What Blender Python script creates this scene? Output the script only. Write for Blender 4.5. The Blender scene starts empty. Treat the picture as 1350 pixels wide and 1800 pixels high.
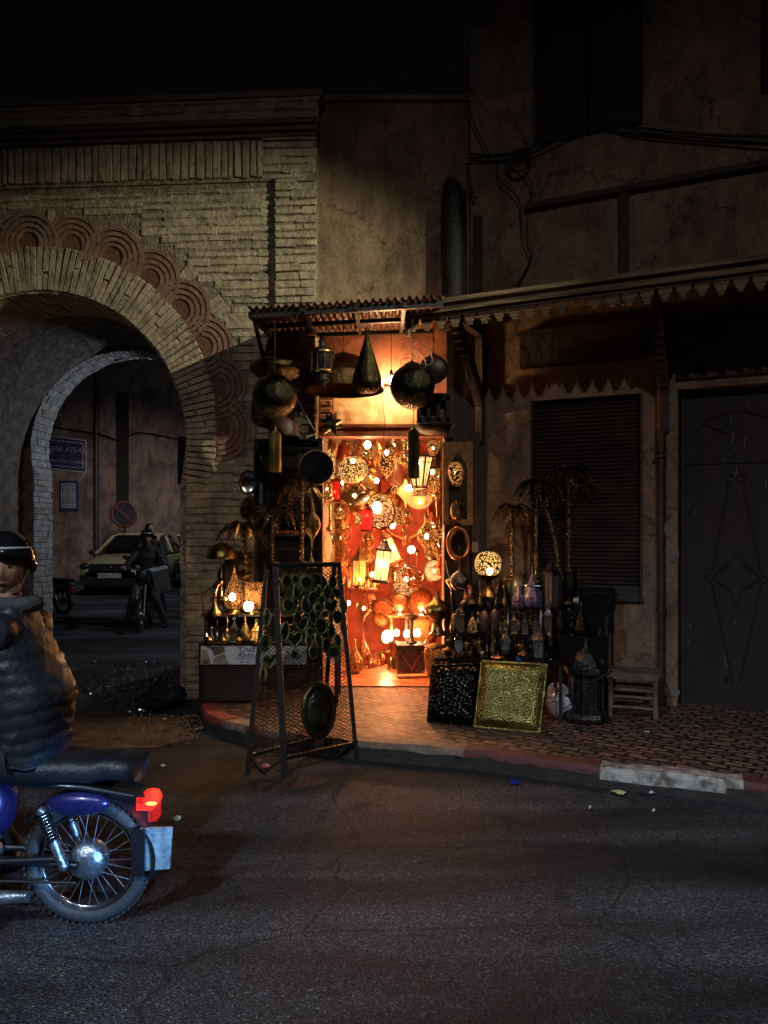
import bpy, math, random
from math import sin, cos, pi, radians, sqrt, atan2, hypot
from mathutils import Vector, Matrix, Euler
sc = bpy.context.scene
COL = sc.collection
F, CX, HY, EYE = 1350.0, 675.0, 935.0, 1.55
# ------------------------------------------------------------------ camera
cam = bpy.data.cameras.new('camera'); camo = bpy.data.objects.new('camera', cam); COL.objects.link(camo)
camo.location = (0, 0, EYE); camo.rotation_euler = (radians(90), 0, 0)
cam.sensor_fit = 'VERTICAL'; cam.sensor_height = 36; cam.sensor_width = 27; cam.lens = 27
cam.shift_y = 35/1800; cam.clip_end = 400; cam.clip_start = .05
sc.camera = camo
# ------------------------------------------------------------------ night sky
w = bpy.data.worlds.new('World'); sc.world = w; w.use_nodes = True
nt = w.node_tree; nt.nodes.clear()
sky = nt.nodes.new('ShaderNodeTexSky'); sky.sky_type = 'NISHITA'; sky.sun_disc = False
sky.sun_elevation = radians(-4); sky.sun_rotation = radians(200)
bg = nt.nodes.new('ShaderNodeBackground'); bg.inputs[1].default_value = .08
wo = nt.nodes.new('ShaderNodeOutputWorld')
nt.links.new(sky.outputs[0], bg.inputs[0]); nt.links.new(bg.outputs[0], wo.inputs[0])
sc.view_settings.view_transform = 'Standard'; sc.view_settings.look = 'None'
sc.view_settings.exposure = 0; sc.view_settings.gamma = 1
sc.render.resolution_x = 768; sc.render.resolution_y = 1024
cy = sc.cycles
cy.max_bounces = 6; cy.diffuse_bounces = 3; cy.glossy_bounces = 3; cy.transmission_bounces = 4; cy.transparent_max_bounces = 12
cy.caustics_reflective = False; cy.caustics_refractive = False; cy.sample_clamp_indirect = 2.0; cy.sample_clamp_direct = 0
cy.use_denoising = True

def lamp(name, kind, loc, energy, color, size=.05, aim=None, angle=60, blend=.5, parent=None):
    d = bpy.data.lights.new(name, kind); d.energy = energy; d.color = color
    if kind in ('POINT', 'SPOT'): d.shadow_soft_size = size
    if kind == 'SPOT': d.spot_size = radians(angle); d.spot_blend = blend
    o = bpy.data.objects.new(name, d); COL.objects.link(o); o.location = loc
    if aim is not None:
        o.rotation_euler = (Vector(aim) - Vector(loc)).to_track_quat('-Z', 'Y').to_euler()
    if parent: o.parent = parent
    return o
# street lighting (lamps outside the frame)
lamp('gate_floodlight', 'SPOT', (3.6, 3.6, 5.0), 1080, (.96, .94, .62), .03, aim=(-1.6, 7.1, 3.3), angle=36, blend=.95)
lamp('street_light', 'SPOT', (1.2, -8.5, 10.4), 1500, (.97, .95, .92), .10, aim=(.5, 1.6, 0), angle=66, blend=1)
lamp('road_light', 'SPOT', (-3.0, -3.0, 5.6), 2100, (.64, .79, 1), .25, aim=(.3, .9, 0), angle=66, blend=1)
lamp('scooter_headlight', 'SPOT', (1.3, .6, .75), 1000, (.18, .45, 1), .06, aim=(-1.12, 3.0, .36), angle=15, blend=.9)
lamp('alley_light', 'SPOT', (-3.6, 13.2, 6.0), 620, (.86, .88, 1), .15, aim=(-6.6, 19.5, 0), angle=80, blend=1)
lamp('alley_light', 'SPOT', (-5.5, 18.0, 4.6), 330, (1, .84, .72), .15, aim=(-8.5, 24, 1.2), angle=75, blend=1)
lamp('alley_light', 'POINT', (-1.7, 11.8, 3.6), 130, (.8, .88, 1), .1)

# ------------------------------------------------------------------ helpers
def P(px, py, Y): return Vector(((px-CX)/F*Y, Y, EYE+(HY-py)/F*Y))
def G(px, py, z=0.0):
    Y = (EYE-z)*F/(py-HY); return Vector(((px-CX)/F*Y, Y, z))
def S(n, Y): return n/F*Y

class MB:
    def __init__(s): s.v = []; s.f = []; s.sm = []
    def add(s, vs, fs, smooth=False):
        b = len(s.v); s.v += [tuple(v) for v in vs]
        s.f += [tuple(i+b for i in f) for f in fs]; s.sm += [smooth]*len(fs); return s
    def box(s, c, d, M=None, ch=0):
        x, y, z = d[0]/2, d[1]/2, d[2]/2
        vs = [Vector((a*x, b*y, e*z)) for e in (-1, 1) for b in (-1, 1) for a in (-1, 1)]
        if M is not None: vs = [M @ v for v in vs]
        c = Vector(c); vs = [v+c for v in vs]
        return s.add(vs, [(0,2,3,1),(4,5,7,6),(0,1,5,4),(2,6,7,3),(0,4,6,2),(1,3,7,5)])
    def bar(s, a, b, w, h=None, up=(0,0,1)):
        a = Vector(a); b = Vector(b); h = h or w; d = (b-a); L = d.length; d.normalize()
        u = Vector(up)
        if abs(d.dot(u)) > .98: u = Vector((0,1,0))
        x = d.cross(u).normalized(); y = x.cross(d)
        M = Matrix((x, d, y)).transposed()
        return s.box((a+b)/2, (w, L, h), M)
    def tube(s, pts, r, n=8, cap=True, smooth=True):
        pts = [Vector(p) for p in pts]; m = len(pts)
        rs = r if isinstance(r, (list, tuple)) else [r]*m
        rings = []; prev = None
        for i, p in enumerate(pts):
            t = (pts[min(i+1, m-1)]-pts[max(i-1, 0)]).normalized()
            if prev is None:
                q = Vector((0,0,1)) if abs(t.z) < .9 else Vector((1,0,0))
                x = t.cross(q).normalized()
            else: x = (prev - t*prev.dot(t)).normalized()
            prev = x; y = t.cross(x)
            rings.append([p+(x*cos(2*pi*k/n)+y*sin(2*pi*k/n))*rs[i] for k in range(n)])
        vs = [v for R in rings for v in R]; fs = []
        for i in range(m-1):
            for k in range(n):
                k2 = (k+1) % n; fs.append((i*n+k, i*n+k2, (i+1)*n+k2, (i+1)*n+k))
        s.add(vs, fs, smooth)
        if cap: s.add(rings[0][::-1], [tuple(range(n))]); s.add(rings[-1], [tuple(range(n))])
        return s
    def lathe(s, prof, c=(0,0,0), n=20, M=None, smooth=True, sq=None, arc=None):
        # prof: (radius, height); sq: polygon side count for a faceted look
        if sq: n = sq; smooth = False
        c = Vector(c); vs = []; fs = []; m = len(prof)
        off = pi/n if sq else 0
        for (r, z) in prof:
            for k in range(n):
                a = 2*pi*k/n+off; v = Vector((r*cos(a), r*sin(a), z))
                if M is not None: v = M @ v
                vs.append(v+c)
        for i in range(m-1):
            for k in range(n):
                k2 = (k+1) % n; fs.append((i*n+k, i*n+k2, (i+1)*n+k2, (i+1)*n+k))
        return s.add(vs, fs, smooth)
    def ball(s, c, r, n=16, m=10, sc_=(1,1,1), M=None):
        pr = [(max(1e-4, r*sin(pi*i/m)), -r*cos(pi*i/m)) for i in range(m+1)]
        D = Matrix.Diagonal(Vector(sc_)); MM = (M @ D) if M is not None else D
        return s.lathe(pr, c, n, MM)
    def prism(s, poly, y0, y1, M=None, o=(0,0,0)):
        # polygon in x-z extruded along y
        n = len(poly); o = Vector(o)
        vs = [Vector((x, y0, z)) for x, z in poly]+[Vector((x, y1, z)) for x, z in poly]
        if M is not None: vs = [M @ v for v in vs]
        vs = [v+o for v in vs]
        return s.add(vs, [tuple(range(n)), tuple(range(2*n-1, n-1, -1))]+[(i, i+n, (i+1) % n+n, (i+1) % n) for i in range(n)])
    def ring(s, c, ro, ri, t, n=28, M=None, sx=1):
        prof = [(ri, -t/2), (ro, -t/2), (ro, t/2), (ri, t/2), (ri, -t/2)]
        R = Matrix.Rotation(pi/2, 3, 'X'); D = Matrix.Diagonal(Vector((sx, 1, 1)))
        MM = D @ R if M is None else M @ D @ R
        return s.lathe(prof, c, n, MM)
    def torus(s, c, R, r, n=24, k=8, M=None, sx=1, a0=0, a1=2*pi):
        pts = []
        full = abs(a1-a0-2*pi) < 1e-6; cnt = n+1
        for i in range(cnt):
            a = a0+(a1-a0)*i/n; v = Vector((R*cos(a)*sx, 0, R*sin(a)))
            if M is not None: v = M @ v
            pts.append(v+Vector(c))
        return s.tube(pts, r, k, cap=not full)
    def merge(s, other, M=None, o=(0,0,0)):
        o = Vector(o); b = len(s.v)
        s.v += [tuple((M @ Vector(v) if M is not None else Vector(v))+o) for v in other.v]
        s.f += [tuple(i+b for i in f) for f in other.f]; s.sm += other.sm
        return s

def obj(name, mb, mat, parent=None, loc=None, rot=None):
    me = bpy.data.meshes.new(name); me.from_pydata(mb.v, [], mb.f); me.validate()
    if len(me.polygons) == len(mb.sm): me.polygons.foreach_set('use_smooth', mb.sm)
    me.materials.append(mat); me.update()
    o = bpy.data.objects.new(name, me); COL.objects.link(o)
    if parent: o.parent = parent
    if loc is not None: o.location = loc
    if rot is not None: o.rotation_euler = rot
    return o
def thing(name, label, cat, loc=(0,0,0), rz=0, group=None):
    o = bpy.data.objects.new(name, None); COL.objects.link(o); o.empty_display_size = .1
    o.location = loc; o.rotation_euler = (0, 0, rz); return tag(o, label, cat, group)
def tag(o, label, cat, group=None):
    o['label'] = label; o['category'] = cat
    if group: o['group'] = group
    return o
def struct(name, mb, mat, kind='structure', label=None):
    o = obj(name, mb, mat); o['kind'] = kind
    if label: o['label'] = label
    return o
def dup(root, loc, rz=None, label=None, group=None, scale=None):
    r = root.copy(); COL.objects.link(r); r.location = loc
    if rz is not None: r.rotation_euler = (0, 0, rz)
    if label: r['label'] = label
    if group: r['group'] = group
    if scale: r.scale = (scale,)*3
    for ch in list(root.children):
        c = ch.copy(); COL.objects.link(c); c.parent = r
        for g in ch.children:
            d = g.copy(); COL.objects.link(d); d.parent = c
    return r

# ------------------------------------------------------------------ materials
MC = {}
def nodes(name):
    m = bpy.data.materials.new(name); m.use_nodes = True
    n = m.node_tree; n.nodes.clear(); return m, n, n.nodes, n.links
def N(n, t, **kw):
    x = n.new(t)
    for k, v in kw.items(): setattr(x, k, v)
    return x
def ramp(ns, stops):
    r = ns.new('ShaderNodeValToRGB'); e = r.color_ramp.elements
    while len(e) < len(stops): e.new(.5)
    for i, (p, c) in enumerate(stops):
        e[i].position = p; e[i].color = (c[0], c[1], c[2], 1) if not isinstance(c, (int, float)) else (c, c, c, 1)
    return r
def mat(name, c, rough=.6, metal=0, c2=None, ns_=6, bump=.0, bs=40, detail=6, rv=.15, spec=.5, coat=0, mixlo=.35, mixhi=.65, stretch=(1,1,1), emis=None, es=0):
    if name in MC: return MC[name]
    m, t, n, l = nodes(name)
    tc = N(n, 'ShaderNodeTexCoord'); mp = N(n, 'ShaderNodeMapping'); mp.inputs['Scale'].default_value = stretch
    l.new(tc.outputs['Object'], mp.inputs[0])
    nz = N(n, 'ShaderNodeTexNoise'); nz.inputs['Scale'].default_value = ns_; nz.inputs['Detail'].default_value = detail; nz.inputs['Roughness'].default_value = .6
    l.new(mp.outputs[0], nz.inputs['Vector'])
    c2 = c2 or tuple(x*.6 for x in c)
    rp = ramp(n, [(mixlo, c2), (mixhi, c)]); l.new(nz.outputs['Fac'], rp.inputs[0])
    b = N(n, 'ShaderNodeBsdfPrincipled'); o = N(n, 'ShaderNodeOutputMaterial')
    l.new(rp.outputs[0], b.inputs['Base Color'])
    b.inputs['Metallic'].default_value = metal; b.inputs['Specular IOR Level'].default_value = spec
    b.inputs['Coat Weight'].default_value = coat
    rr = N(n, 'ShaderNodeMapRange'); rr.inputs['To Min'].default_value = max(.02, rough-rv); rr.inputs['To Max'].default_value = min(1, rough+rv)
    l.new(nz.outputs['Fac'], rr.inputs['Value']); l.new(rr.outputs[0], b.inputs['Roughness'])
    if bump:
        n2 = N(n, 'ShaderNodeTexNoise'); n2.inputs['Scale'].default_value = bs; n2.inputs['Detail'].default_value = 5
        l.new(mp.outputs[0], n2.inputs['Vector'])
        bp = N(n, 'ShaderNodeBump'); bp.inputs['Strength'].default_value = bump; bp.inputs['Distance'].default_value = .02
        l.new(n2.outputs['Fac'], bp.inputs['Height']); l.new(bp.outputs[0], b.inputs['Normal'])
    if emis: b.inputs['Emission Color'].default_value = (*emis, 1); b.inputs['Emission Strength'].default_value = es
    l.new(b.outputs[0], o.inputs[0]); MC[name] = m; return m
def glow(name, c, s, sampling='NONE'):
    if name in MC: return MC[name]
    m, t, n, l = nodes(name)
    e = N(n, 'ShaderNodeEmission'); e.inputs[0].default_value = (*c, 1); e.inputs[1].default_value = s
    o = N(n, 'ShaderNodeOutputMaterial'); tr = N(n, 'ShaderNodeBsdfTransparent'); ad = N(n, 'ShaderNodeAddShader')
    l.new(e.outputs[0], ad.inputs[0]); l.new(tr.outputs[0], ad.inputs[1]); l.new(ad.outputs[0], o.inputs[0])   # clear glass bulb: the filament's light passes
    m.cycles.emission_sampling = sampling; MC[name] = m; return m
def pierced(name, base, scale=60, lit=0, litc=(1,.45,.1), hole=.35, rough=.3, tint=None, bump=.5, trans=True, metal=1):
    """cut or punched sheet metal: cells of a voronoi are holes; a lit shade glows through them"""
    if name in MC: return MC[name]
    m, t, n, l = nodes(name)
    tc = N(n, 'ShaderNodeTexCoord'); v = N(n, 'ShaderNodeTexVoronoi'); v.inputs['Scale'].default_value = scale
    l.new(tc.outputs['Object'], v.inputs['Vector'])
    lt = N(n, 'ShaderNodeMath', operation='LESS_THAN'); lt.inputs[1].default_value = hole; l.new(v.outputs['Distance'], lt.inputs[0])
    nz = N(n, 'ShaderNodeTexNoise'); nz.inputs['Scale'].default_value = 9; l.new(tc.outputs['Object'], nz.inputs['Vector'])
    rp = ramp(n, [(.35, tuple(x*.45 for x in base)), (.7, base)]); l.new(nz.outputs['Fac'], rp.inputs[0])
    b = N(n, 'ShaderNodeBsdfPrincipled'); b.inputs['Metallic'].default_value = metal; b.inputs['Roughness'].default_value = rough
    l.new(rp.outputs[0], b.inputs['Base Color'])
    bp = N(n, 'ShaderNodeBump'); bp.inputs['Strength'].default_value = bump; bp.inputs['Distance'].default_value = .01
    l.new(v.outputs['Distance'], bp.inputs['Height']); l.new(bp.outputs[0], b.inputs['Normal'])
    o = N(n, 'ShaderNodeOutputMaterial'); mx = N(n, 'ShaderNodeMixShader'); l.new(lt.outputs[0], mx.inputs[0]); l.new(b.outputs[0], mx.inputs[1])
    if lit:
        e = N(n, 'ShaderNodeEmission'); e.inputs[1].default_value = lit
        cr = ramp(n, [(.3, tuple(x*.5 for x in litc)), (.7, litc)]); l.new(v.outputs['Color'], cr.inputs[0]); l.new(cr.outputs[0], e.inputs[0])
        tr = N(n, 'ShaderNodeBsdfTransparent'); m2 = N(n, 'ShaderNodeMixShader'); m2.inputs[0].default_value = .5
        l.new(tr.outputs[0], m2.inputs[1]); l.new(e.outputs[0], m2.inputs[2]); l.new(m2.outputs[0], mx.inputs[2])
    elif trans:
        tr = N(n, 'ShaderNodeBsdfTransparent'); l.new(tr.outputs[0], mx.inputs[2])
    else:
        d = N(n, 'ShaderNodeBsdfPrincipled'); d.inputs['Base Color'].default_value = (*[x*.08 for x in base], 1); d.inputs['Roughness'].default_value = .5
        l.new(d.outputs[0], mx.inputs[2])
    l.new(mx.outputs[0], o.inputs[0]); m.cycles.emission_sampling = 'NONE'; MC[name] = m; return m
def glassm(name, c, a=.5, rough=.05, lit=0):
    if name in MC: return MC[name]
    m, t, n, l = nodes(name)
    g = N(n, 'ShaderNodeBsdfPrincipled'); g.inputs['Base Color'].default_value = (*c, 1); g.inputs['Roughness'].default_value = rough
    if lit: g.inputs['Emission Color'].default_value = (*c, 1); g.inputs['Emission Strength'].default_value = lit
    tr = N(n, 'ShaderNodeBsdfTransparent'); tr.inputs[0].default_value = (*c, 1)
    mx = N(n, 'ShaderNodeMixShader'); mx.inputs[0].default_value = a
    o = N(n, 'ShaderNodeOutputMaterial'); l.new(tr.outputs[0], mx.inputs[1]); l.new(g.outputs[0], mx.inputs[2]); l.new(mx.outputs[0], o.inputs[0])
    m.cycles.emission_sampling = 'NONE'; MC[name] = m; return m

def asphalt():
    m, t, n, l = nodes('asphalt')
    tc = N(n, 'ShaderNodeTexCoord'); big = N(n, 'ShaderNodeTexNoise'); big.inputs['Scale'].default_value = 1.1; big.inputs['Detail'].default_value = 8
    mp = N(n, 'ShaderNodeMapping'); mp.inputs['Scale'].default_value = (.42, 1.9, 1); mp.inputs['Rotation'].default_value = (0, 0, radians(20))
    l.new(tc.outputs['Object'], mp.inputs[0]); l.new(mp.outputs[0], big.inputs['Vector'])
    r1 = ramp(n, [(.36, (.020, .021, .023)), (.47, (.044, .046, .051)), (.56, (.066, .069, .076)), (.68, (.105, .109, .118))]); l.new(big.outputs['Fac'], r1.inputs[0])
    v = N(n, 'ShaderNodeTexVoronoi'); v.inputs['Scale'].default_value = 135; l.new(tc.outputs['Object'], v.inputs['Vector'])
    sp = ramp(n, [(.0, .35), (.5, .85), (.9, 1.6), (1, 3.6)])
    sx = N(n, 'ShaderNodeSeparateColor'); l.new(v.outputs['Color'], sx.inputs[0]); l.new(sx.outputs[0], sp.inputs[0])
    mu = N(n, 'ShaderNodeMix', data_type='RGBA', blend_type='MULTIPLY'); mu.inputs[0].default_value = 1
    l.new(r1.outputs[0], mu.inputs[6]); l.new(sp.outputs[0], mu.inputs[7])
    pn = N(n, 'ShaderNodeTexNoise'); pn.inputs['Scale'].default_value = .9; pn.inputs['Detail'].default_value = 9; pn.inputs['Distortion'].default_value = .8
    mp2 = N(n, 'ShaderNodeMapping'); mp2.inputs['Rotation'].default_value = (0, 0, radians(-52)); mp2.inputs['Scale'].default_value = (.35, 1.5, 1); l.new(tc.outputs['Object'], mp2.inputs[0]); l.new(mp2.outputs[0], pn.inputs['Vector'])
    r4 = ramp(n, [(.40, .34), (.52, 1.0), (.62, 1.35)]); l.new(pn.outputs['Fac'], r4.inputs[0])
    sp2 = N(n, 'ShaderNodeTexNoise'); sp2.inputs['Scale'].default_value = 4.5; sp2.inputs['Detail'].default_value = 4; l.new(tc.outputs['Object'], sp2.inputs['Vector'])
    r5 = ramp(n, [(.30, .35), (.36, 1.0)]); l.new(sp2.outputs['Fac'], r5.inputs[0])
    cv = N(n, 'ShaderNodeTexVoronoi'); cv.feature = 'DISTANCE_TO_EDGE'; cv.inputs['Scale'].default_value = .55; cva = N(n, 'ShaderNodeVectorMath', operation='MULTIPLY_ADD'); cva.inputs[1].default_value = (.7,.7,.7); l.new(pn.outputs['Color'], cva.inputs[0]); l.new(tc.outputs['Object'], cva.inputs[2]); l.new(cva.outputs[0], cv.inputs['Vector'])
    r6 = ramp(n, [(0, .3), (.006, 1)]); l.new(cv.outputs['Distance'], r6.inputs[0])
    for rr_ in (r4, r5, r6):
        m_ = N(n, 'ShaderNodeMix', data_type='RGBA', blend_type='MULTIPLY'); m_.inputs[0].default_value = 1; l.new(mu.outputs[2], m_.inputs[6]); l.new(rr_.outputs[0], m_.inputs[7]); mu = m_
    b = N(n, 'ShaderNodeBsdfPrincipled'); l.new(mu.outputs[2], b.inputs['Base Color'])
    rr = N(n, 'ShaderNodeMapRange'); rr.inputs['To Min'].default_value = .62; rr.inputs['To Max'].default_value = .95; b.inputs['Specular IOR Level'].default_value = .35
    l.new(big.outputs['Fac'], rr.inputs['Value']); l.new(rr.outputs[0], b.inputs['Roughness'])
    n2 = N(n, 'ShaderNodeTexNoise'); n2.inputs['Scale'].default_value = 75; n2.inputs['Detail'].default_value = 3; l.new(tc.outputs['Object'], n2.inputs['Vector'])
    n3 = N(n, 'ShaderNodeTexNoise'); n3.inputs['Scale'].default_value = 3; l.new(tc.outputs['Object'], n3.inputs['Vector'])
    ad = N(n, 'ShaderNodeMath', operation='MULTIPLY_ADD'); ad.inputs[1].default_value = .5; l.new(n3.outputs['Fac'], ad.inputs[0]); l.new(n2.outputs['Fac'], ad.inputs[2])
    a2 = N(n, 'ShaderNodeMath', operation='MULTIPLY_ADD'); a2.inputs[1].default_value = .5; l.new(v.outputs['Distance'], a2.inputs[0]); l.new(ad.outputs[0], a2.inputs[2])
    bp = N(n, 'ShaderNodeBump'); bp.inputs['Strength'].default_value = 1; bp.inputs['Distance'].default_value = .024
    l.new(a2.outputs[0], bp.inputs['Height']); l.new(bp.outputs[0], b.inputs['Normal'])
    o = N(n, 'ShaderNodeOutputMaterial'); l.new(b.outputs[0], o.inputs[0]); return m
def cracked(name, c1, c2, scale, mortar, rough=.5, bump=1, rot=45, stretch=(1,1,1), dist=.1, metric=None, dd=.02):
    """paving blocks: voronoi cells with dark joints"""
    m, t, n, l = nodes(name)
    tc = N(n, 'ShaderNodeTexCoord'); mp = N(n, 'ShaderNodeMapping'); mp.inputs['Rotation'].default_value = (0, 0, radians(rot)); mp.inputs['Scale'].default_value = stretch
    l.new(tc.outputs['Object'], mp.inputs[0])
    nz = N(n, 'ShaderNodeTexNoise'); nz.inputs['Scale'].default_value = 5; l.new(mp.outputs[0], nz.inputs['Vector'])
    va = N(n, 'ShaderNodeVectorMath', operation='MULTIPLY_ADD'); va.inputs[1].default_value = (dist,)*3; l.new(nz.outputs['Color'], va.inputs[0]); l.new(mp.outputs[0], va.inputs[2])
    v = N(n, 'ShaderNodeTexVoronoi'); v.feature = 'DISTANCE_TO_EDGE'; v.inputs['Scale'].default_value = scale; v.inputs['Randomness'].default_value = .4; l.new(va.outputs[0], v.inputs['Vector'])
    vc = N(n, 'ShaderNodeTexVoronoi'); vc.inputs['Scale'].default_value = scale; vc.inputs['Randomness'].default_value = .4; l.new(va.outputs[0], vc.inputs['Vector'])
    sx = N(n, 'ShaderNodeSeparateColor'); l.new(vc.outputs['Color'], sx.inputs[0])
    r = ramp(n, [(0, c2), (1, c1)]); l.new(sx.outputs[0], r.inputs[0])
    mr = ramp(n, [(0.0, .12), (mortar, .2), (mortar*1.6, 1)]); l.new(v.outputs['Distance'], mr.inputs[0])
    mu = N(n, 'ShaderNodeMix', data_type='RGBA', blend_type='MULTIPLY'); mu.inputs[0].default_value = 1; l.new(r.outputs[0], mu.inputs[6]); l.new(mr.outputs[0], mu.inputs[7])
    b = N(n, 'ShaderNodeBsdfPrincipled'); l.new(mu.outputs[2], b.inputs['Base Color']); b.inputs['Roughness'].default_value = rough
    n2 = N(n, 'ShaderNodeTexNoise'); n2.inputs['Scale'].default_value = 60; l.new(tc.outputs['Object'], n2.inputs['Vector'])
    pr = ramp(n, [(0, 0), (mortar*2.2, 1)]); l.new(v.outputs['Distance'], pr.inputs[0])
    ad = N(n, 'ShaderNodeMath', operation='MULTIPLY_ADD'); ad.inputs[1].default_value = .35; l.new(n2.outputs['Fac'], ad.inputs[0]); l.new(pr.outputs[0], ad.inputs[2])
    a2 = N(n, 'ShaderNodeMath', operation='MULTIPLY_ADD'); a2.inputs[1].default_value = .5; l.new(sx.outputs[1], a2.inputs[0]); l.new(ad.outputs[0], a2.inputs[2])
    bp = N(n, 'ShaderNodeBump'); bp.inputs['Strength'].default_value = bump; bp.inputs['Distance'].default_value = dd
    l.new(a2.outputs[0], bp.inputs['Height']); l.new(bp.outputs[0], b.inputs['Normal'])
    o = N(n, 'ShaderNodeOutputMaterial'); l.new(b.outputs[0], o.inputs[0]); return m
def tilem(name, c1, c2, sx_, sy_, rough, rot=0, mort=(.05,.03,.02), ms=.02, wob=.02, nsc=12, bd=.01):
    m, t, n, l = nodes(name)
    tc = N(n, 'ShaderNodeTexCoord'); mp = N(n, 'ShaderNodeMapping'); mp.inputs['Rotation'].default_value = (0, 0, radians(rot)); l.new(tc.outputs['Object'], mp.inputs[0])
    br = N(n, 'ShaderNodeTexBrick'); br.inputs['Scale'].default_value = 1; br.inputs['Brick Width'].default_value = sx_; br.inputs['Row Height'].default_value = sy_
    br.inputs['Mortar Size'].default_value = ms*sy_; br.inputs['Color1'].default_value = (*c1, 1); br.inputs['Color2'].default_value = (*c2, 1); br.inputs['Mortar'].default_value = (*mort, 1)
    nz = N(n, 'ShaderNodeTexNoise'); nz.inputs['Scale'].default_value = nsc; nz.inputs['Detail'].default_value = 4; l.new(tc.outputs['Object'], nz.inputs['Vector'])
    va = N(n, 'ShaderNodeVectorMath', operation='MULTIPLY_ADD'); va.inputs[1].default_value = (wob,)*3; l.new(nz.outputs['Color'], va.inputs[0]); l.new(mp.outputs[0], va.inputs[2])
    l.new(va.outputs[0], br.inputs['Vector'])
    b = N(n, 'ShaderNodeBsdfPrincipled'); l.new(br.outputs['Color'], b.inputs['Base Color'])
    rr = N(n, 'ShaderNodeMapRange'); rr.inputs['To Min'].default_value = rough-.12; rr.inputs['To Max'].default_value = rough+.2; l.new(nz.outputs['Fac'], rr.inputs['Value']); l.new(rr.outputs[0], b.inputs['Roughness'])
    iv = N(n, 'ShaderNodeMath', operation='MULTIPLY_ADD'); iv.inputs[1].default_value = -1; l.new(br.outputs['Fac'], iv.inputs[0]); l.new(nz.outputs['Fac'], iv.inputs[2])
    bp = N(n, 'ShaderNodeBump'); bp.inputs['Strength'].default_value = .8; bp.inputs['Distance'].default_value = bd; l.new(iv.outputs[0], bp.inputs['Height']); l.new(bp.outputs[0], b.inputs['Normal'])
    o = N(n, 'ShaderNodeOutputMaterial'); l.new(b.outputs[0], o.inputs[0]); return m

def plaster(name, c1, c2, sc_=1.0):
    m, t, n, l = nodes(name); tc = N(n, 'ShaderNodeTexCoord')
    def nz(s, st, det=8, dist=0):
        mp = N(n, 'ShaderNodeMapping'); mp.inputs['Scale'].default_value = st; l.new(tc.outputs['Object'], mp.inputs[0])
        x = N(n, 'ShaderNodeTexNoise'); x.inputs['Scale'].default_value = s*sc_; x.inputs['Detail'].default_value = det; x.inputs['Roughness'].default_value = .68; x.inputs['Distortion'].default_value = dist
        l.new(mp.outputs[0], x.inputs['Vector']); return x
    big = nz(1.6, (1,1,1), 10, .6); streak = nz(3.0, (2.2,2.2,.6), 8); fine = nz(26, (1,1,1), 5)
    r = ramp(n, [(.30, c2), (.46, tuple((x+y)/2 for x, y in zip(c1, c2))), (.60, c1)]); l.new(big.outputs['Fac'], r.inputs[0])
    r2 = ramp(n, [(.36, .6), (.56, 1.0)]); l.new(streak.outputs['Fac'], r2.inputs[0]); r3 = ramp(n, [(.3, .72), (.6, 1.08)]); l.new(fine.outputs['Fac'], r3.inputs[0])
    m1 = N(n, 'ShaderNodeMix', data_type='RGBA', blend_type='MULTIPLY'); m1.inputs[0].default_value = 1; l.new(r.outputs[0], m1.inputs[6]); l.new(r2.outputs[0], m1.inputs[7])
    m2 = N(n, 'ShaderNodeMix', data_type='RGBA', blend_type='MULTIPLY'); m2.inputs[0].default_value = 1; l.new(m1.outputs[2], m2.inputs[6]); l.new(r3.outputs[0], m2.inputs[7])
    v = N(n, 'ShaderNodeTexVoronoi'); v.feature = 'DISTANCE_TO_EDGE'; v.inputs['Scale'].default_value = .9*sc_
    va = N(n, 'ShaderNodeVectorMath', operation='MULTIPLY_ADD'); va.inputs[1].default_value = (.9,.9,.9); l.new(big.outputs['Color'], va.inputs[0]); l.new(tc.outputs['Object'], va.inputs[2]); l.new(va.outputs[0], v.inputs['Vector'])
    cr = ramp(n, [(0, .25), (.007, 1)]); l.new(v.outputs['Distance'], cr.inputs[0])
    m3 = N(n, 'ShaderNodeMix', data_type='RGBA', blend_type='MULTIPLY'); m3.inputs[0].default_value = .4; l.new(m2.outputs[2], m3.inputs[6]); l.new(cr.outputs[0], m3.inputs[7])
    b = N(n, 'ShaderNodeBsdfPrincipled'); b.inputs['Roughness'].default_value = .92; l.new(m3.outputs[2], b.inputs['Base Color'])
    ad = N(n, 'ShaderNodeMath', operation='MULTIPLY_ADD'); ad.inputs[1].default_value = 2.2; l.new(big.outputs['Fac'], ad.inputs[0]); l.new(fine.outputs['Fac'], ad.inputs[2])
    a2 = N(n, 'ShaderNodeMath', operation='ADD'); l.new(ad.outputs[0], a2.inputs[0]); l.new(cr.outputs[0], a2.inputs[1])
    bp = N(n, 'ShaderNodeBump'); bp.inputs['Strength'].default_value = .8; bp.inputs['Distance'].default_value = .018; l.new(a2.outputs[0], bp.inputs['Height']); l.new(bp.outputs[0], b.inputs['Normal'])
    o = N(n, 'ShaderNodeOutputMaterial'); l.new(b.outputs[0], o.inputs[0]); MC[name] = m; return m
BRICK = mat('eroded_brick', (.47, .38, .275), .88, c2=(.22, .17, .122), ns_=7, bump=1, bs=22, mixlo=.3, mixhi=.6)
MORT = mat('mortar', (.36, .29, .21), .95, c2=(.10, .08, .058), ns_=14, bump=1, bs=40)
REDP = mat('red_plaster_carving', (.32, .18, .135), .88, c2=(.16, .09, .07), ns_=16, bump=.35, bs=60)
PLAS = plaster('ochre_plaster', (.36, .235, .155), (.13, .085, .06))
PLASR = plaster('rose_plaster', (.33, .245, .215), (.10, .072, .064), 1.0)
REDW = mat('red_shop_plaster', (.40, .075, .036), .8, c2=(.20, .036, .019), ns_=5, bump=.5, bs=14)
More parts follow.
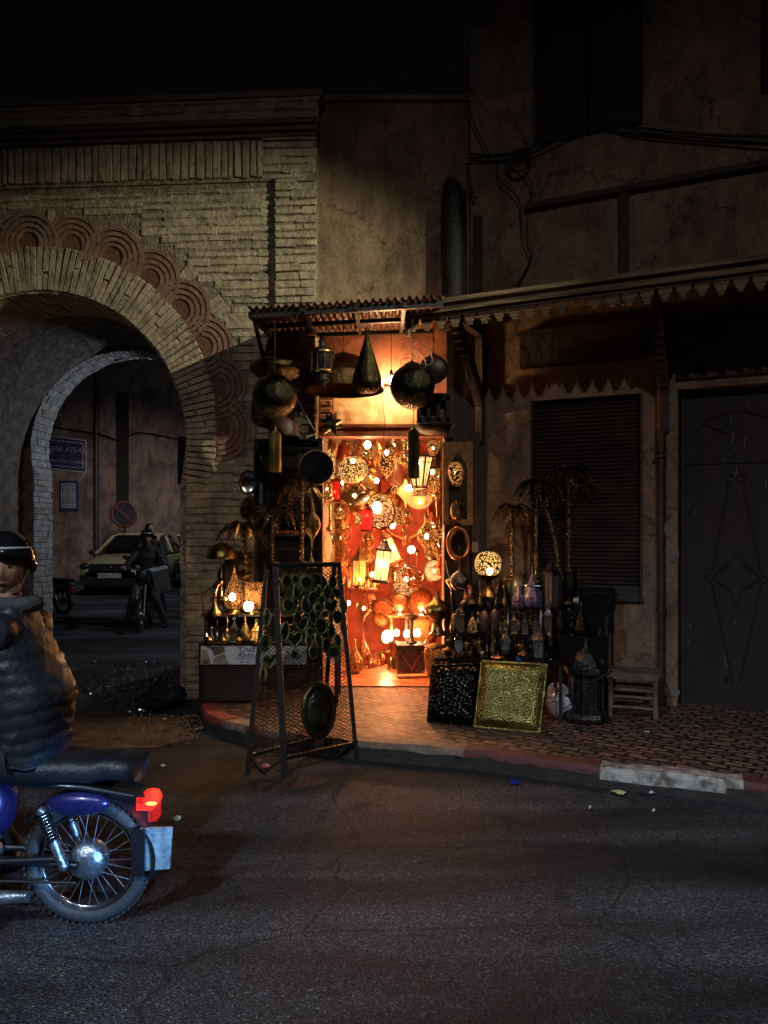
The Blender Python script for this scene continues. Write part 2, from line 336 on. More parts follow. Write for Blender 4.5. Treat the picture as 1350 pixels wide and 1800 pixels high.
DARKM = mat('black_iron', (.010, .009, .009), .5, .25, c2=(.018, .014, .012), ns_=20, bump=.2, bs=80)
DARKB = mat('dark_void', (.006, .006, .006), .85, spec=.15)
WOODC = mat('weathered_canopy_wood', (.30, .20, .12), .75, c2=(.10, .062, .036), ns_=5, bump=.8, bs=12, stretch=(.35, 3, 7), mixlo=.36, mixhi=.62)
WOODD = mat('dark_wood', (.045, .027, .018), .6, c2=(.02, .013, .01), ns_=6, bump=.5, bs=18, stretch=(1,1,.3))
BRASS = mat('aged_brass', (.52, .36, .12), .30, 1, c2=(.22, .14, .05), ns_=14, bump=.25, bs=60)
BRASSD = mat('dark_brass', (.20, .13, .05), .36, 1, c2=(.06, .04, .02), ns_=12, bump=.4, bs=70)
COPPER = mat('copper', (.60, .24, .11), .35, 1, c2=(.30, .10, .05), ns_=10, bump=.2, bs=50)
STEEL = mat('worn_steel', (.28, .27, .26), .32, 1, c2=(.10, .095, .09), ns_=12, bump=.2, bs=60)
CHROME = mat('polished_chrome', (.55, .56, .58), .18, 1, c2=(.32, .33, .35), ns_=12)
GRN = mat('green_patina', (.16, .20, .06), .32, .9, c2=(.05, .06, .02), ns_=18, bump=.5, bs=60)
BULB = glow('bulb_glow', (1, .70, .34), 14)
BULBW = glow('bright_bulb_glow', (1, .80, .50), 40)
WIRE = mat('black_cable', (.012, .012, .012), .5)
WIREW = mat('pale_cable', (.45, .40, .34), .5)
# ================================================================== ground
rnd = random.Random(7)
mb = MB(); mb.add([(-120,-40,0),(120,-40,0),(120,160,0),(-120,160,0)], [(0,1,2,3)])
struct('road', mb, asphalt())
# pavement outline (kerb line)
KP = [(6.5,2.3),(2.30,4.27),(2.05,4.38),(1.31,4.66),(.60,5.0),(-.134,5.22),(-.79,5.47),(-1.17,5.73),(-1.40,6.02),(-1.52,6.35),(-1.56,6.65),(-1.57,7.02)]
KH = .12
def off(poly, d):
    out = []
    for i, p in enumerate(poly):
        a = Vector(poly[max(i-1,0)]); b = Vector(poly[min(i+1,len(poly)-1)]); t = (b-a).normalized(); n = Vector((t.y, -t.x))
        out.append((p[0]+n.x*d, p[1]+n.y*d))
    return out
def resample(poly, step):
    out = []; acc = 0
    for i in range(len(poly)-1):
        a = Vector(poly[i]); b = Vector(poly[i+1]); L = (b-a).length; k = max(1, round(L/step))
        for j in range(k): out.append(tuple(a.lerp(b, j/k)))
    out.append(poly[-1]); return out
KI = off(KP, .13)
poly = [(x, y) for x, y in KI]+[(-.9,7.3),(-.55,7.3),(-.55,7.12),(.72,7.12),(9,5.2)]
mb = MB(); n = len(poly); mb.add([(x, y, KH-.006) for x, y in poly], [tuple(range(n))])
PAVE = tilem('stone_sett_paving', (.27,.14,.09), (.09,.055,.04), .125, .075, .6, rot=34, mort=(.012,.009,.008), ms=.17, wob=.15, nsc=6, bd=.03)
struct('pavement', mb, PAVE)
# kerb stones, painted
KRED = mat('kerb_red_paint', (.13, .034, .03), .7, c2=(.07, .045, .038), ns_=16, bump=.6, bs=30, mixlo=.3, mixhi=.5)
KWHT = mat('kerb_worn_white_paint', (.50, .47, .42), .7, c2=(.13, .11, .09), ns_=14, bump=.7, bs=30, mixlo=.38, mixhi=.58)
KBAR = mat('kerb_bare_stone', (.28, .2, .14), .75, c2=(.13, .09, .065), ns_=14, bump=.8, bs=25)
fine = resample(KP, .09); fin = off(fine, .15)
def xpx(p): return p[0]/p[1]*F+CX
KSHADE = mat('kerb_face_shade', (.045,.038,.033), .9, c2=(.02,.018,.016), ns_=9, bump=.8, bs=25)  # shade on the kerb's street face, painted as a dark colour
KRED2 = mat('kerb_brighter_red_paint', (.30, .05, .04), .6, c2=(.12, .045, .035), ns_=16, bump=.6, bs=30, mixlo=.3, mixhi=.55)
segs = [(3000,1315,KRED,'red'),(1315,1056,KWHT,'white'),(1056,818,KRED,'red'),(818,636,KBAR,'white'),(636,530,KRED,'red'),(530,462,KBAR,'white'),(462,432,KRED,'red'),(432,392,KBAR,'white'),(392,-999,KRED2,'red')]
lab = {0:'red painted kerb stone running out at the right edge',1:'long chipped white kerb stone at the right of the road edge',2:'dull red kerb stone left of the chipped white one',3:'pale kerb stone lit orange right of the wire mesh stand',4:'red kerb stone behind the legs of the mesh stand',5:'worn pale kerb stone seen through the mesh stand on its left',6:'short red kerb stone near the mesh stand left foot',7:'patchy pale kerb stone on the bend of the pavement',8:'bright red rounded kerb end beside the brick pier'}
for si, (x1, x0, m_, cn) in enumerate(segs):
    idx = [i for i in range(len(fine)) if x0 <= xpx(fine[i]) <= x1 or (si == 8 and fine[i][0] < -1.3)]
    if si == 0: idx = [i for i in range(len(fine)) if xpx(fine[i]) >= x1-1700 and fine[i][0] >= 2.03]
    if idx and idx[-1]+1 < len(fine): idx.append(idx[-1]+1)
    if si == 0: idx = idx
    if len(idx) < 2: continue
    mb = MB(); vs = []; m = len(idx)
    for i in idx:
        a = fine[i]; b = fin[i]; j = rnd.uniform(-.006, .006)
        ox = a[0]-(b[0]-a[0])*.06; oy = a[1]-(b[1]-a[1])*.06
        cxx = a[0]+(b[0]-a[0])*.12; cyy = a[1]+(b[1]-a[1])*.12
        vs += [(ox, oy, -.02), (a[0], a[1], KH-.022+j), (cxx, cyy, KH+.004+j), (b[0], b[1], KH+.003+j), (b[0], b[1], 0)]
    fs = [(i*5+k, (i+1)*5+k, (i+1)*5+k+1, i*5+k+1) for i in range(m-1) for k in range(4)]
    fs += [(0,1,2,3,4), tuple((m-1)*5+k for k in (4,3,2,1,0))]
    mb.add(vs, fs)
    o = obj('kerb_stone', mb, m_)
    g_ = MB(); vs = []  # dark strip over the lower face stands in for its shade
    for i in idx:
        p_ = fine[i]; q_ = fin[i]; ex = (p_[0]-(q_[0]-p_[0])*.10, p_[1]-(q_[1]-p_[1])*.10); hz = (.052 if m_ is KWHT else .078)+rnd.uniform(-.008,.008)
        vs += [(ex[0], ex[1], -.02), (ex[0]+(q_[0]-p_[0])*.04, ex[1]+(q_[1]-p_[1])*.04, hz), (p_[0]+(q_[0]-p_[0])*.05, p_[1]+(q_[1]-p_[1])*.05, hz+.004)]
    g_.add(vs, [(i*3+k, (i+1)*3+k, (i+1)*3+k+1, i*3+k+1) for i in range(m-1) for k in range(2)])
    obj('shaded_foot', g_, KSHADE, o); tag(o, lab[si], 'kerb', 'painted kerb stones along the pavement')

# earth and wet grit beside the gate pier
def patch(name, pts, m_, z=.004, kind='structure', amp=.03, label=None, n=34, seed=3):
    r = random.Random(seed); c = sum((Vector(p) for p in pts), Vector((0,0)))/len(pts)
    mb = MB(); vs = []; rows = 12; pts2 = resample(pts+[pts[0]], .12)[:-1]; m = len(pts2)
    for k in range(rows):
        f = k/(rows-1)
        for p in pts2:
            q = c.lerp(Vector(p), 1-f*.999); e = min(1, f*3)
            vs.append((q.x, q.y, z+e*r.uniform(0, amp)))
    fs = [(k*m+i, k*m+(i+1) % m, (k+1)*m+(i+1) % m, (k+1)*m+i) for k in range(rows-1) for i in range(m)]
    mb.add(vs, fs, True); return struct(name, mb, m_, kind, label)
DIRT = mat('trodden_earth', (.16, .105, .068), .9, c2=(.07, .045, .03), ns_=7, bump=1, bs=18)
patch('earth_verge', [(-1.42,5.75),(-1.65,5.5),(-2.4,5.42),(-2.95,5.75),(-2.7,6.3),(-1.9,6.45),(-1.6,6.3)], DIRT, amp=.035)
WETD = mat('wet_black_grit', (.02, .02, .022), .22, c2=(.035, .034, .036), ns_=20, bump=1, bs=45, rv=.1)
patch('wet_ground', [(-1.95,7.1),(-2.0,6.3),(-2.7,6.2),(-3.7,6.9),(-3.4,8.6),(-2.3,9.6),(-1.95,9.4)], WETD, amp=.02, seed=5)
mb = MB(); r = random.Random(11)
for i in range(1100):
    t = r.random(); x = -2.0-1.4*r.random()-.2*t; y = 6.5+2.6*r.random()
    if x < -2-(y-6.2)*.75: continue
    s_ = r.uniform(.006, .018); M = Euler((r.random()*3, r.random()*3, r.random()*3)).to_matrix()
    mb.box((x, y, s_*.6+.012), (s_*1.6, s_, s_*.7), M)
GLINT = mat('wet_stone_chips', (.14, .145, .155), .14, 0, c2=(.04, .04, .045), ns_=30, coat=.8, spec=.9)
struct('wet_grit', mb, GLINT, 'stuff', 'wet glinting stone chips strewn under the brick arch')
mb = MB(); r = random.Random(19)
for i in range(420):
    x = r.uniform(-2.1,-1.30); y = r.uniform(5.55,6.45)
    if x > -1.38 and y < 6.0: continue
    s_ = r.uniform(.006,.02); mb.box((x,y,s_*.5+.008),(s_*1.7,s_*1.2,s_),Euler((r.random()*3,r.random(),r.random()*3)).to_matrix())
struct('rubble', mb, mat('earth_rubble', (.2,.14,.095), .9, c2=(.08,.055,.04), ns_=20, bump=.5), 'stuff', 'crumbs of broken earth and stone beside the kerb end')

# ================================================================== brick gateway
GO = Vector((-.62, 7.05, 0)); GR = atan2(-.066, .998)
gate = thing('gateway', 'tall pale brick gateway with a round arch edged by red interlaced fans', 'gateway', GO, GR)
cu, cz, RI = -2.64, 2.385, 1.425   # arch centre (local), intrados radius
SP = cz - .35                         # jambs run below here
def rex(a): return (320+27*max(0, cos(a)))/F*7.2   # extrados radius by angle from the top
def brick(mb, c, w, h, d, ang, r, er=.009):
    # weathered brick: front face slightly domed, corners jittered, axis along ang in x-z plane
    ca, sa = cos(ang), sin(ang)
    j = lambda: r.uniform(-er, er)
    out = []
    for (fx, fz, fy) in ((-1,-1,0),(1,-1,0),(1,1,0),(-1,1,0)):
        x = fx*w/2+j(); z = fz*h/2+j()*.7; out.append((x, .0+.0, z))
    fr = r.uniform(-d, -.55*d)
    inn = []
    for (fx, fz) in ((-1,-1),(1,-1),(1,1),(-1,1)):
        x = fx*(w/2-min(.003, w*.1))+j()*.4; z = fz*(h/2-min(.009, h*.2))+j()*.6; inn.append((x, fr+j()*.4, z))
    vs = [(c[0]+x*ca-z*sa, c[1]+y, c[2]+x*sa+z*ca) for x, y, z in out+inn]
    mb.add(vs, [(4,5,6,7),(0,1,5,4),(1,2,6,5),(2,3,7,6),(3,0,4,7)], False)
def course_wall(mb, u0, u1, z0, z1, y, keep, r, h=.074, lw=(.18,.32), d=.017, gap=.020):
    z = z0
    while z < z1-.02:
        hh = min(h, z1-z); u = u0-r.uniform(0, .12)
        while u < u1:
            w_ = r.uniform(*lw); a = max(u, u0); b = min(u+w_, u1)
            if b-a > .03:
                cu_, cz_ = (a+b)/2, z+hh/2
                k = keep(cu_, cz_)
                if k: brick(mb, (cu_, y, cz_+r.uniform(-.004,.004)), b-a+.004, hh-(gap*r.uniform(.7,1.3) if r.random() < .5 else -.002), d, r.uniform(-.012,.012), r)
            u += w_
        z += h
ZT = 5.52
r = random.Random(5)
# backing wall in local frame, front face y=0, cut by arch
def arch_pts(R, zc, n=40, a0=-1, a1=1, c=cu):
    return [(c+R*sin(a0*pi/2*1.0+(a1-a0)*pi/2*i/n), zc+R*cos(a0*pi/2+(a1-a0)*pi/2*i/n)) for i in range(n+1)]
def arch_wall(mb, u0, u1, zt, y, R, zc, c=cu, zb=0, inn=None):
    """face with an arched opening at plane y, from zb up to zt"""
    n = 48; pts = [(c+R*sin(-pi/2*1.17+pi*1.17*i/n), zc+R*cos(-pi/2*1.17+pi*1.17*i/n)) for i in range(n+1)]
    pts = [(pts[0][0], zb)]+pts+[(pts[-1][0], zb)]
    vs = []; fs = []
    for (x, z) in pts:
        dx = x-c; tx = min(max(c+dx*3.2, u0), u1) if z > zb else (u0 if dx < 0 else u1)
        if z < zc-.1: tx = u0 if dx < 0 else u1; tz = z
        else:
            tz = zt if abs(dx) < R*.72 else zc-.1+(zt-zc+.1)*max(0,(1-(abs(dx)-R*.72)/(R*.28)))
            if abs(dx) >= R*.72: tx = u0 if dx < 0 else u1
            else: tx = c+dx/(R*.72)*((u1-c) if dx > 0 else (c-u0))
        vs += [(x, y, z), (tx, y, tz)]
    for i in range(len(pts)-1): fs.append((2*i, 2*i+2, 2*i+3, 2*i+1))
    mb.add(vs, fs); return pts
U0 = -6.2
mb = MB(); ip = arch_wall(mb, U0, 0, ZT, 0, RI, cz)
# return of the pier on the right and the top
mb.add([(0,0,0),(0,.9,0),(0,.9,ZT),(0,0,ZT)], [(0,1,2,3)])
mb.add([(U0,0,ZT),(0,0,ZT),(0,.9,ZT),(U0,.9,ZT)], [(0,1,2,3)])
obj('wall_core', mb, MORT, gate)
# reveal (soffit) of the front arch, with bricks as radial strips
def reveal(mbb, pts, y0, y1, r, inward=.012, zmin=0):
    seg = []
    for i in range(len(pts)-1):
        a = Vector(pts[i]); b = Vector(pts[i+1]); L = (b-a).length; k = max(1, round(L/.075))
        for j in range(k): seg.append((a.lerp(b, j/k), a.lerp(b, (j+1)/k)))
    for a, b in seg:
        t = (b-a).normalized(); nn = Vector((t.y, -t.x))   # into opening
        y = y0-r.uniform(0,.1)
        while y < y1:
            L = r.uniform(.16,.24); ya = max(y, y0); yb = min(y+L, y1); y += L
            if yb-ya < .02: continue
            g = .008+r.uniform(0,.006); h = inward*r.uniform(.5,1.3)
            A = a+t*g; B = b-t*g*.6
            mbb.add([(a.x,ya,a.y),(b.x,ya,b.y),(b.x,yb,b.y),(a.x,yb,a.y),
                     (A.x+nn.x*h,ya+.006,A.y+nn.y*h),(B.x+nn.x*h,ya+.006,B.y+nn.y*h),(B.x+nn.x*h,yb-.006,B.y+nn.y*h),(A.x+nn.x*h,yb-.006,A.y+nn.y*h)],
                    [(4,5,6,7),(0,1,5,4),(1,2,6,5),(2,3,7,6),(3,0,4,7)], False)
mb = MB(); reveal(mb, ip, .0, .76, r); obj('arch_soffit', mb, BRICK, gate)
mb = MB()   # front brickwork
def dist(u, z): return hypot(u-cu, z-cz)
def ang(u, z): return atan2(u-cu, z-cz)
gu = -.42       # groove
gz = EYE+(HY-327)/F*7.1
scal = [(k*radians(12.6), +1) for k in range(-8, 8)]
scal = [(radians(2.5)*-1+k*radians(12.7)) for k in range(-7, 8)]
def scr(a): return rex(a)+.03
SCR = .29
def keep_panel(u, z):
    d_ = dist(u, z); a = abs(ang(u, z))
    if z < cz: return abs(u-cu) > 1.70 if z < cz-.35 else abs(u-cu) > 1.72
    if d_ < rex(a)+.02: return False
    return True
def in_scallop(u, z, k=.96):
    for a in scal:
        if abs(a) > radians(97): continue
        if hypot(u-(cu+scr(a)*sin(a)), z-(cz+scr(a)*cos(a))) < SCR*k: return True
    return False
course_wall(mb, gu+.055, 0, 0, EYE+(HY-318)/F*7.05, -.05, lambda u, z: True, r, d=.026)
course_wall(mb, cu+RI+.0, gu-.05, 0, cz-.30, 0, lambda u, z: not in_scallop(u, z), r)
course_wall(mb, cu+1.0, gu-.03, cz-.30, gz-.03, 0, lambda u, z: keep_panel(u, z) and not in_scallop(u, z) and not (dist(u, z) > rex(ang(u,z)) and dist(u,z) < 2.2 and abs(ang(u,z)) < 1.0), r)
course_wall(mb, U0, cu-1.9, 0, gz-.03, 0, lambda u, z: keep_panel(u, z) and not in_scallop(u, z), r)
course_wall(mb, cu-1.9, cu+1.0, cz+2.12, gz-.03, 0, lambda u, z: not in_scallop(u, z) and dist(u, z) > 2.2, r)
# radial bricks around the fans
for k in range(-42, 43):
    a = k*radians(1.75)
    if abs(a) > 1.0: continue
    for rr, hh in ((1.93, .2), (2.12, .17)):
        u = cu+rr*sin(a); z = cz+rr*cos(a)
        if r.random() < .12 and rr > 2 or in_scallop(u, z, 1.08) or z > gz-.10 or u > gu-.1: continue
        brick(mb, (u, 0, z), .058, hh-.012, .022, -a, r)
# voussoirs
nv = 100
for k in range(nv):
    a = -radians(104)+(k+.5)*radians(208)/nv
    ri = RI; ro = rex(a); mid = (ri+ro)/2
    wv = mid*radians(208)/nv
    spl = r.uniform(.35,.65); L = ro-ri
    for (s0, s1) in ((0, spl), (spl, 1)) if r.random() < .25 else ((0, 1),):
        rr = ri+L*(s0+s1)/2
        brick(mb, (cu+rr*sin(a), -.012, cz+rr*cos(a)), rr*radians(208)/nv-.008-r.uniform(0,.006), L*(s1-s0)-.008, .020, -a+r.uniform(-.015,.015), r)
# soldier band, ledges and crown
z0 = EYE+(HY-318)/F*7.1; z1 = EYE+(HY-245)/F*7.1
u = U0
while u < -.5:
    w_ = r.uniform(.055,.085)
    brick(mb, (u+w_/2, -.012, (z0+z1)/2), w_-.010-r.uniform(0,.012), z1-z0-.03-r.uniform(0,.03), .018, 0, r); u += w_
course_wall(mb, -.5, 0, z0-.02, z1, -.012, lambda u, z: True, r)
course_wall(mb, U0, .03, EYE+(HY-213)/F*7.05, ZT, -.06, lambda u, z: True, r, gap=.01)
obj('brickwork', mb, BRICK, gate)
mb = MB()
# recessed panel frame made as proud strips on the wall
mb.box((gu+.04+.19, -.024, (z0+0)/2), (-(gu+.04)+.0, .046, z0), None)
mb.box((U0/2, -.012, (gz+.03+z0)/2), (-U0, .02, z0-gz-.07))
mb.box((U0/2+.015, -.03, (EYE+(HY-213)/F*7.05+ZT)/2), (-U0+.03, .058, ZT-(EYE+(HY-213)/F*7.05)))
obj('frame_strip', mb, MORT, gate)
mb = MB()
zl = EYE+(HY-240)/F*7.05; zl2 = EYE+(HY-218)/F*7.05
mb.box((U0/2+.01, -.035, (zl+zl2)/2), (-U0+.02, .07, .035)); mb.box((U0/2+.02, -.05, zl2-.012), (-U0+.04, .1, .03)); mb.box((U0/2, -.02, zl+.01), (-U0, .04, .03))
obj('string_course', mb, mat('faded_string_course',(.22,.13,.10),.9,c2=(.12,.08,.06),bump=.8,bs=20), gate)
mb = MB(); mb.box((U0/2+.02, .4, ZT+.02), (-U0+.08, .98, .05)); obj('coping', mb, mat('coping_plaster', (.3,.2,.14), .9, bump=.6, bs=12), gate)
# red fans: concentric interlaced arcs clipped outside the extrados
mb = MB()
for si, a in enumerate(scal):
    if abs(a) > radians(97): continue
    c = (cu+scr(a)*sin(a), cz+scr(a)*cos(a))
    dz = -.022 - (.004 if si % 2 else 0)
    for q, (ro_, ri_) in enumerate(((SCR, SCR-.034), (SCR-.052, SCR-.086), (SCR-.104, SCR-.138), (SCR-.156, SCR-.186))):
        n = 26; vs = []; rows = []
        for i in range(n+1):
            b = a-radians(118)+radians(236)*i/n
            po = (c[0]+ro_*sin(b), c[1]+ro_*cos(b)); pi_ = (c[0]+ri_*sin(b), c[1]+ri_*cos(b))
            okk = dist((po[0]+pi_[0])/2, (po[1]+pi_[1])/2) > rex(b if abs(b) < pi else a)-.0
            rows.append((po, pi_, okk))
        for i in range(n):
            if not (rows[i][2] and rows[i+1][2]): continue
            (p0, q0, _), (p1, q1, _) = rows[i], rows[i+1]
            mb.add([(p0[0],0,p0[1]),(p1[0],0,p1[1]),(q1[0],0,q1[1]),(q0[0],0,q0[1]),(p0[0],dz,p0[1]),(p1[0],dz,p1[1]),(q1[0],dz,q1[1]),(q0[0],dz,q0[1])],
                   [(4,5,6,7),(0,1,5,4),(2,3,7,6),(1,2,6,5),(3,0,4,7)])
    mb.lathe([(.098,0),(.098,-.018),(.0001,-.026)], (c[0],0,c[1]), 16, Matrix.Rotation(-pi/2, 3, 'X') @ Matrix.Diagonal(Vector((1,1,-1))))
obj('interlaced_fans', mb, REDP, gate)
mb = MB()
for si, a in enumerate(scal):   # flat red ground under the arcs
    if abs(a) > radians(97): continue
    c = (cu+scr(a)*sin(a), cz+scr(a)*cos(a)); n = 24
    ring = [(c[0]+(SCR+.004)*sin(2*pi*i/n), -.004-.0006*si, c[1]+(SCR+.004)*cos(2*pi*i/n)) for i in range(n)]
    mb.add(ring, [tuple(range(n))])
obj('fan_ground', mb, mat('red_fan_ground', (.2,.085,.06), .9, c2=(.1,.045,.035), ns_=20, bump=.5, bs=50), gate)
# dark joint round the extrados: shallow gap made by brick steps
# passage: side walls, vault, rear arch
RUB = mat('rubble_wall', (.26,.215,.17), .9, c2=(.09,.075,.06), ns_=8, bump=1, bs=14)
mb = MB(); Rv = 1.53; n = 24
vp = [(cu-Rv, 0)]+[(cu+Rv*sin(-pi/2+pi*i/n), cz+Rv*cos(-pi/2+pi*i/n)) for i in range(n+1)]+[(cu+Rv, 0)]
for i in range(len(vp)-1):
    a, b = vp[i], vp[i+1]; mb.add([(a[0],.76,a[1]),(b[0],.76,b[1]),(b[0],2.5,b[1]),(a[0],2.5,a[1])], [(0,1,2,3)], True)
for s_ in (-1, 1): mb.add([(cu+s_*RI,.76,0),(cu+s_*Rv,.76,0),(cu+s_*Rv,.76,cz),(cu+s_*RI,.76,cz)], [(0,1,2,3)])
obj('passage_vault', mb, RUB, gate)
R2 = 1.24; cz2 = 2.62
mb = MB(); ip2 = arch_wall(mb, U0, 0, ZT, 2.5, R2, cz2, c=cu-.20)
arch_wall(mb, U0, 0, ZT, 2.98, R2, cz2, c=cu-.20)
mb.add([(U0,0,0),(U0,2.98,0),(U0,2.98,ZT),(U0,0,ZT)], [(0,1,2,3)]); mb.add([(0,.9,0),(0,2.98,0),(0,2.98,ZT),(0,.9,ZT)], [(0,1,2,3)])
obj('rear_wall', mb, RUB, gate)
mb = MB(); reveal(mb, ip2, 2.5, 2.98, r, .016); obj('rear_arch_soffit', mb, mat('pale_grey_brick', (.55,.54,.53), .85, c2=(.25,.24,.23), ns_=10, bump=.8, bs=30), gate)  # rear reveal brick is paler and greyer than the front brick

# ================================================================== shop building (middle)
YS = 7.2
def xs(px, Y=YS): return (px-CX)/F*Y
def zs(py, Y=YS): return EYE+(HY-py)/F*Y
def holed(mb, u0, u1, z0, z1, holes, y=0, depth=.15, jit=None):
    us = sorted({u0, u1, *[h[0] for h in holes], *[h[1] for h in holes]}); zz = sorted({z0, z1, *[h[2] for h in holes], *[h[3] for h in holes]})
    us = [u for u in us if u0 <= u <= u1]; zz = [z for z in zz if z0 <= z <= z1]
    for i in range(len(us)-1):
        for j in range(len(zz)-1):
            cu_, cz_ = (us[i]+us[i+1])/2, (zz[j]+zz[j+1])/2
            if any(h[0] < cu_ < h[1] and h[2] < cz_ < h[3] for h in holes): continue
            mb.add([(us[i],y,zz[j]),(us[i+1],y,zz[j]),(us[i+1],y,zz[j+1]),(us[i],y,zz[j+1])], [(0,1,2,3)])
    for (a, b, c, d) in holes:
        mb.add([(a,y,c),(b,y,c),(b,y,d),(a,y,d),(a,y+depth,c),(b,y+depth,c),(b,y+depth,d),(a,y+depth,d)], [(0,1,5,4),(1,2,6,5),(2,3,7,6),(3,0,4,7)])
shop = thing('shop_building', 'narrow plastered building with the glowing lantern shop at its foot', 'shop', (0, YS, 0))
DW = (xs(568), xs(779), -.05, zs(768)); AL = (xs(586), xs(741), zs(745), zs(674))
mb = MB(); holed(mb, -.62, 1.05, zs(560), zs(178), [], depth=.14); obj('wall', mb, PLAS, shop)
SHOPF = mat('sooty_red_plaster', (.42,.13,.06), .85, c2=(.20,.075,.04), ns_=3, bump=.7, bs=12)
mb = MB(); holed(mb, -.62, 1.05, -.05, zs(560), [DW, AL], depth=.16); obj('shop_front', mb, SHOPF, shop)
mb = MB(); mb.add([(AL[0],.16,AL[2]),(AL[1],.16,AL[2]),(AL[1],.16,AL[3]),(AL[0],.16,AL[3])], [(0,1,2,3)])
mb.box(((AL[0]+AL[1])/2, .16, AL[2]-.02), (AL[1]-AL[0]+.1, .36, .035))
obj('alcove_panel', mb, mat('peeling_pale_plaster', (.62,.46,.26), .8, c2=(.4,.24,.12), ns_=7, bump=1, bs=10), shop)
mb = MB(); mb.box((.2, .18, zs(178)+.02), (1.66, .44, .05)); obj('parapet', mb, PLAS, shop)
# doorway frame
mb = MB()
mb.box(((DW[0]+DW[1])/2, -.02, DW[3]+.022), (DW[1]-DW[0]+.12, .07, .045)); mb.box(((DW[0]+DW[1])/2, -.015, DW[3]+.10), (DW[1]-DW[0]+.10, .05, .03))
mb.box((DW[0]-.018, -.02, DW[3]/2), (.036, .06, DW[3])); mb.box((DW[1]+.018, -.02, DW[3]/2), (.036, .06, DW[3]))
obj('door_frame', mb, mat('varnished_frame', (.30,.11,.05), .4, c2=(.15,.05,.02), ns_=8), shop)
# shop room
RX0, RX1, RY = -.95, .98, 2.05
mb = MB(); mb.add([(RX0,RY,0),(RX1,RY,0),(RX1,RY,2.75),(RX0,RY,2.75)], [(0,1,2,3)]); mb.add([(RX0,.16,0),(RX0,RY,0),(RX0,RY,2.75),(RX0,.16,2.75)], [(0,1,2,3)])
mb.add([(RX1,.16,0),(RX1,RY,0),(RX1,RY,2.75),(RX1,.16,2.75)], [(0,1,2,3)]); mb.add([(RX0,.16,0),(DW[0],.16,0),(DW[0],.16,2.75),(RX0,.16,2.75)], [(0,1,2,3)])
mb.add([(DW[1],.16,0),(RX1,.16,0),(RX1,.16,2.75),(DW[1],.16,2.75)], [(0,1,2,3)])
obj('room_walls', mb, REDW, shop)
mb = MB(); mb.add([(RX0,.16,2.62),(RX1,.16,2.62),(RX1,RY,2.62),(RX0,RY,2.62)], [(0,1,2,3)]); obj('ceiling', mb, mat('shop_ceiling', (.35,.16,.08), .8), shop)
mb = MB(); mb.add([(RX0,-.1,.125),(RX1,-.1,.125),(RX1,RY,.125),(RX0,RY,.125)], [(0,1,2,3)])
obj('floor', mb, tilem('terracotta_floor_tiles', (.42,.17,.08), (.33,.12,.055), .34, .17, .3, rot=28, ms=.05), shop)
# small brick flank left of the alcove
mb = MB(); course_wall(mb, -.60, AL[0]-.02, AL[2]-.05, AL[3]+.1, -.006, lambda u, z: True, r, d=.02, h=.07); obj('brick_patch', mb, mat('warm_brick', (.45,.24,.13), .85, c2=(.25,.12,.07), ns_=8, bump=1, bs=25), shop)

# ================================================================== building on the right
W0 = Vector((2.37, 6.4, 0)); RA = atan2(-.426, .905)
def ur(px): k = (px-CX)/F; return (6.4*k-2.37)/(.905+.426*k)
def yr(u): return 6.4-.426*u
def zr(px, py): return EYE+(HY-py)/F*yr(ur(px))
rb = thing('plastered_building', 'tall brown plastered house with closed shutter, iron doors and black upper windows', 'building', W0, RA)
UL = ur(838)
SH = (ur(932), ur(1130), zr(1030,1049), zr(1030,698)); DR = (ur(1192), ur(1192)+1.62, .1, zr(1250,682))
UW = (ur(936), ur(1130), zr(1030,240), 8.2); UW2 = (ur(1337), ur(1337)+1.1, zr(1340,168), 8.2)
mb = MB(); holed(mb, UL-.06, 4.5, -.02, 8.6, [SH, DR, UW, UW2], depth=.13)
mb.add([(UL-.06,0,-.02),(UL-.06,1.6,-.02),(UL-.06,1.6,8.6),(UL-.06,0,8.6)], [(0,1,2,3)])
obj('wall', mb, PLAS, rb)
mb = MB()
for h in (UW, UW2): mb.add([(h[0],.13,h[2]),(h[1],.13,h[2]),(h[1],.13,h[3]),(h[0],.13,h[3])], [(0,1,2,3)])
obj('upper_window', mb, DARKB, rb)
# roller shutter
SHM = mat('brown_shutter_metal', (.055,.038,.032), .55, .3, c2=(.028,.02,.017), ns_=5, bump=.2, bs=30, stretch=(1,1,3))
mb = MB(); n = 46; zz = SH[2]+.10; dz = (SH[3]-zz)/n
for i in range(n):
    z = zz+i*dz
    mb.add([(SH[0]+.01,.085,z),(SH[1]-.01,.085,z),(SH[1]-.01,.068,z+dz*.45),(SH[0]+.01,.068,z+dz*.45),(SH[1]-.01,.085,z+dz),(SH[0]+.01,.085,z+dz)], [(0,1,2,3),(3,2,4,5)])
sh_o = obj('roller_shutter', mb, SHM, rb)
mb = MB(); mb.box(((SH[0]+SH[1])/2,.07,SH[2]+.05),(SH[1]-SH[0]-.02,.03,.1)); mb.box(((SH[0]+SH[1])/2,-.01,SH[2]-.014),(SH[1]-SH[0]+.02,.07,.025)); mb.box(((SH[0]+SH[1])/2+.18,.05,SH[2]+.06),(.09,.02,.02))
obj('bottom_bar', mb, SHM, sh_o)
mb = MB(); mb.box((SH[0]+.012,.05,(SH[2]+SH[3])/2),(.024,.09,SH[3]-SH[2])); mb.box((SH[1]-.012,.05,(SH[2]+SH[3])/2),(.024,.09,SH[3]-SH[2])); obj('shutter_rail', mb, SHM, sh_o)
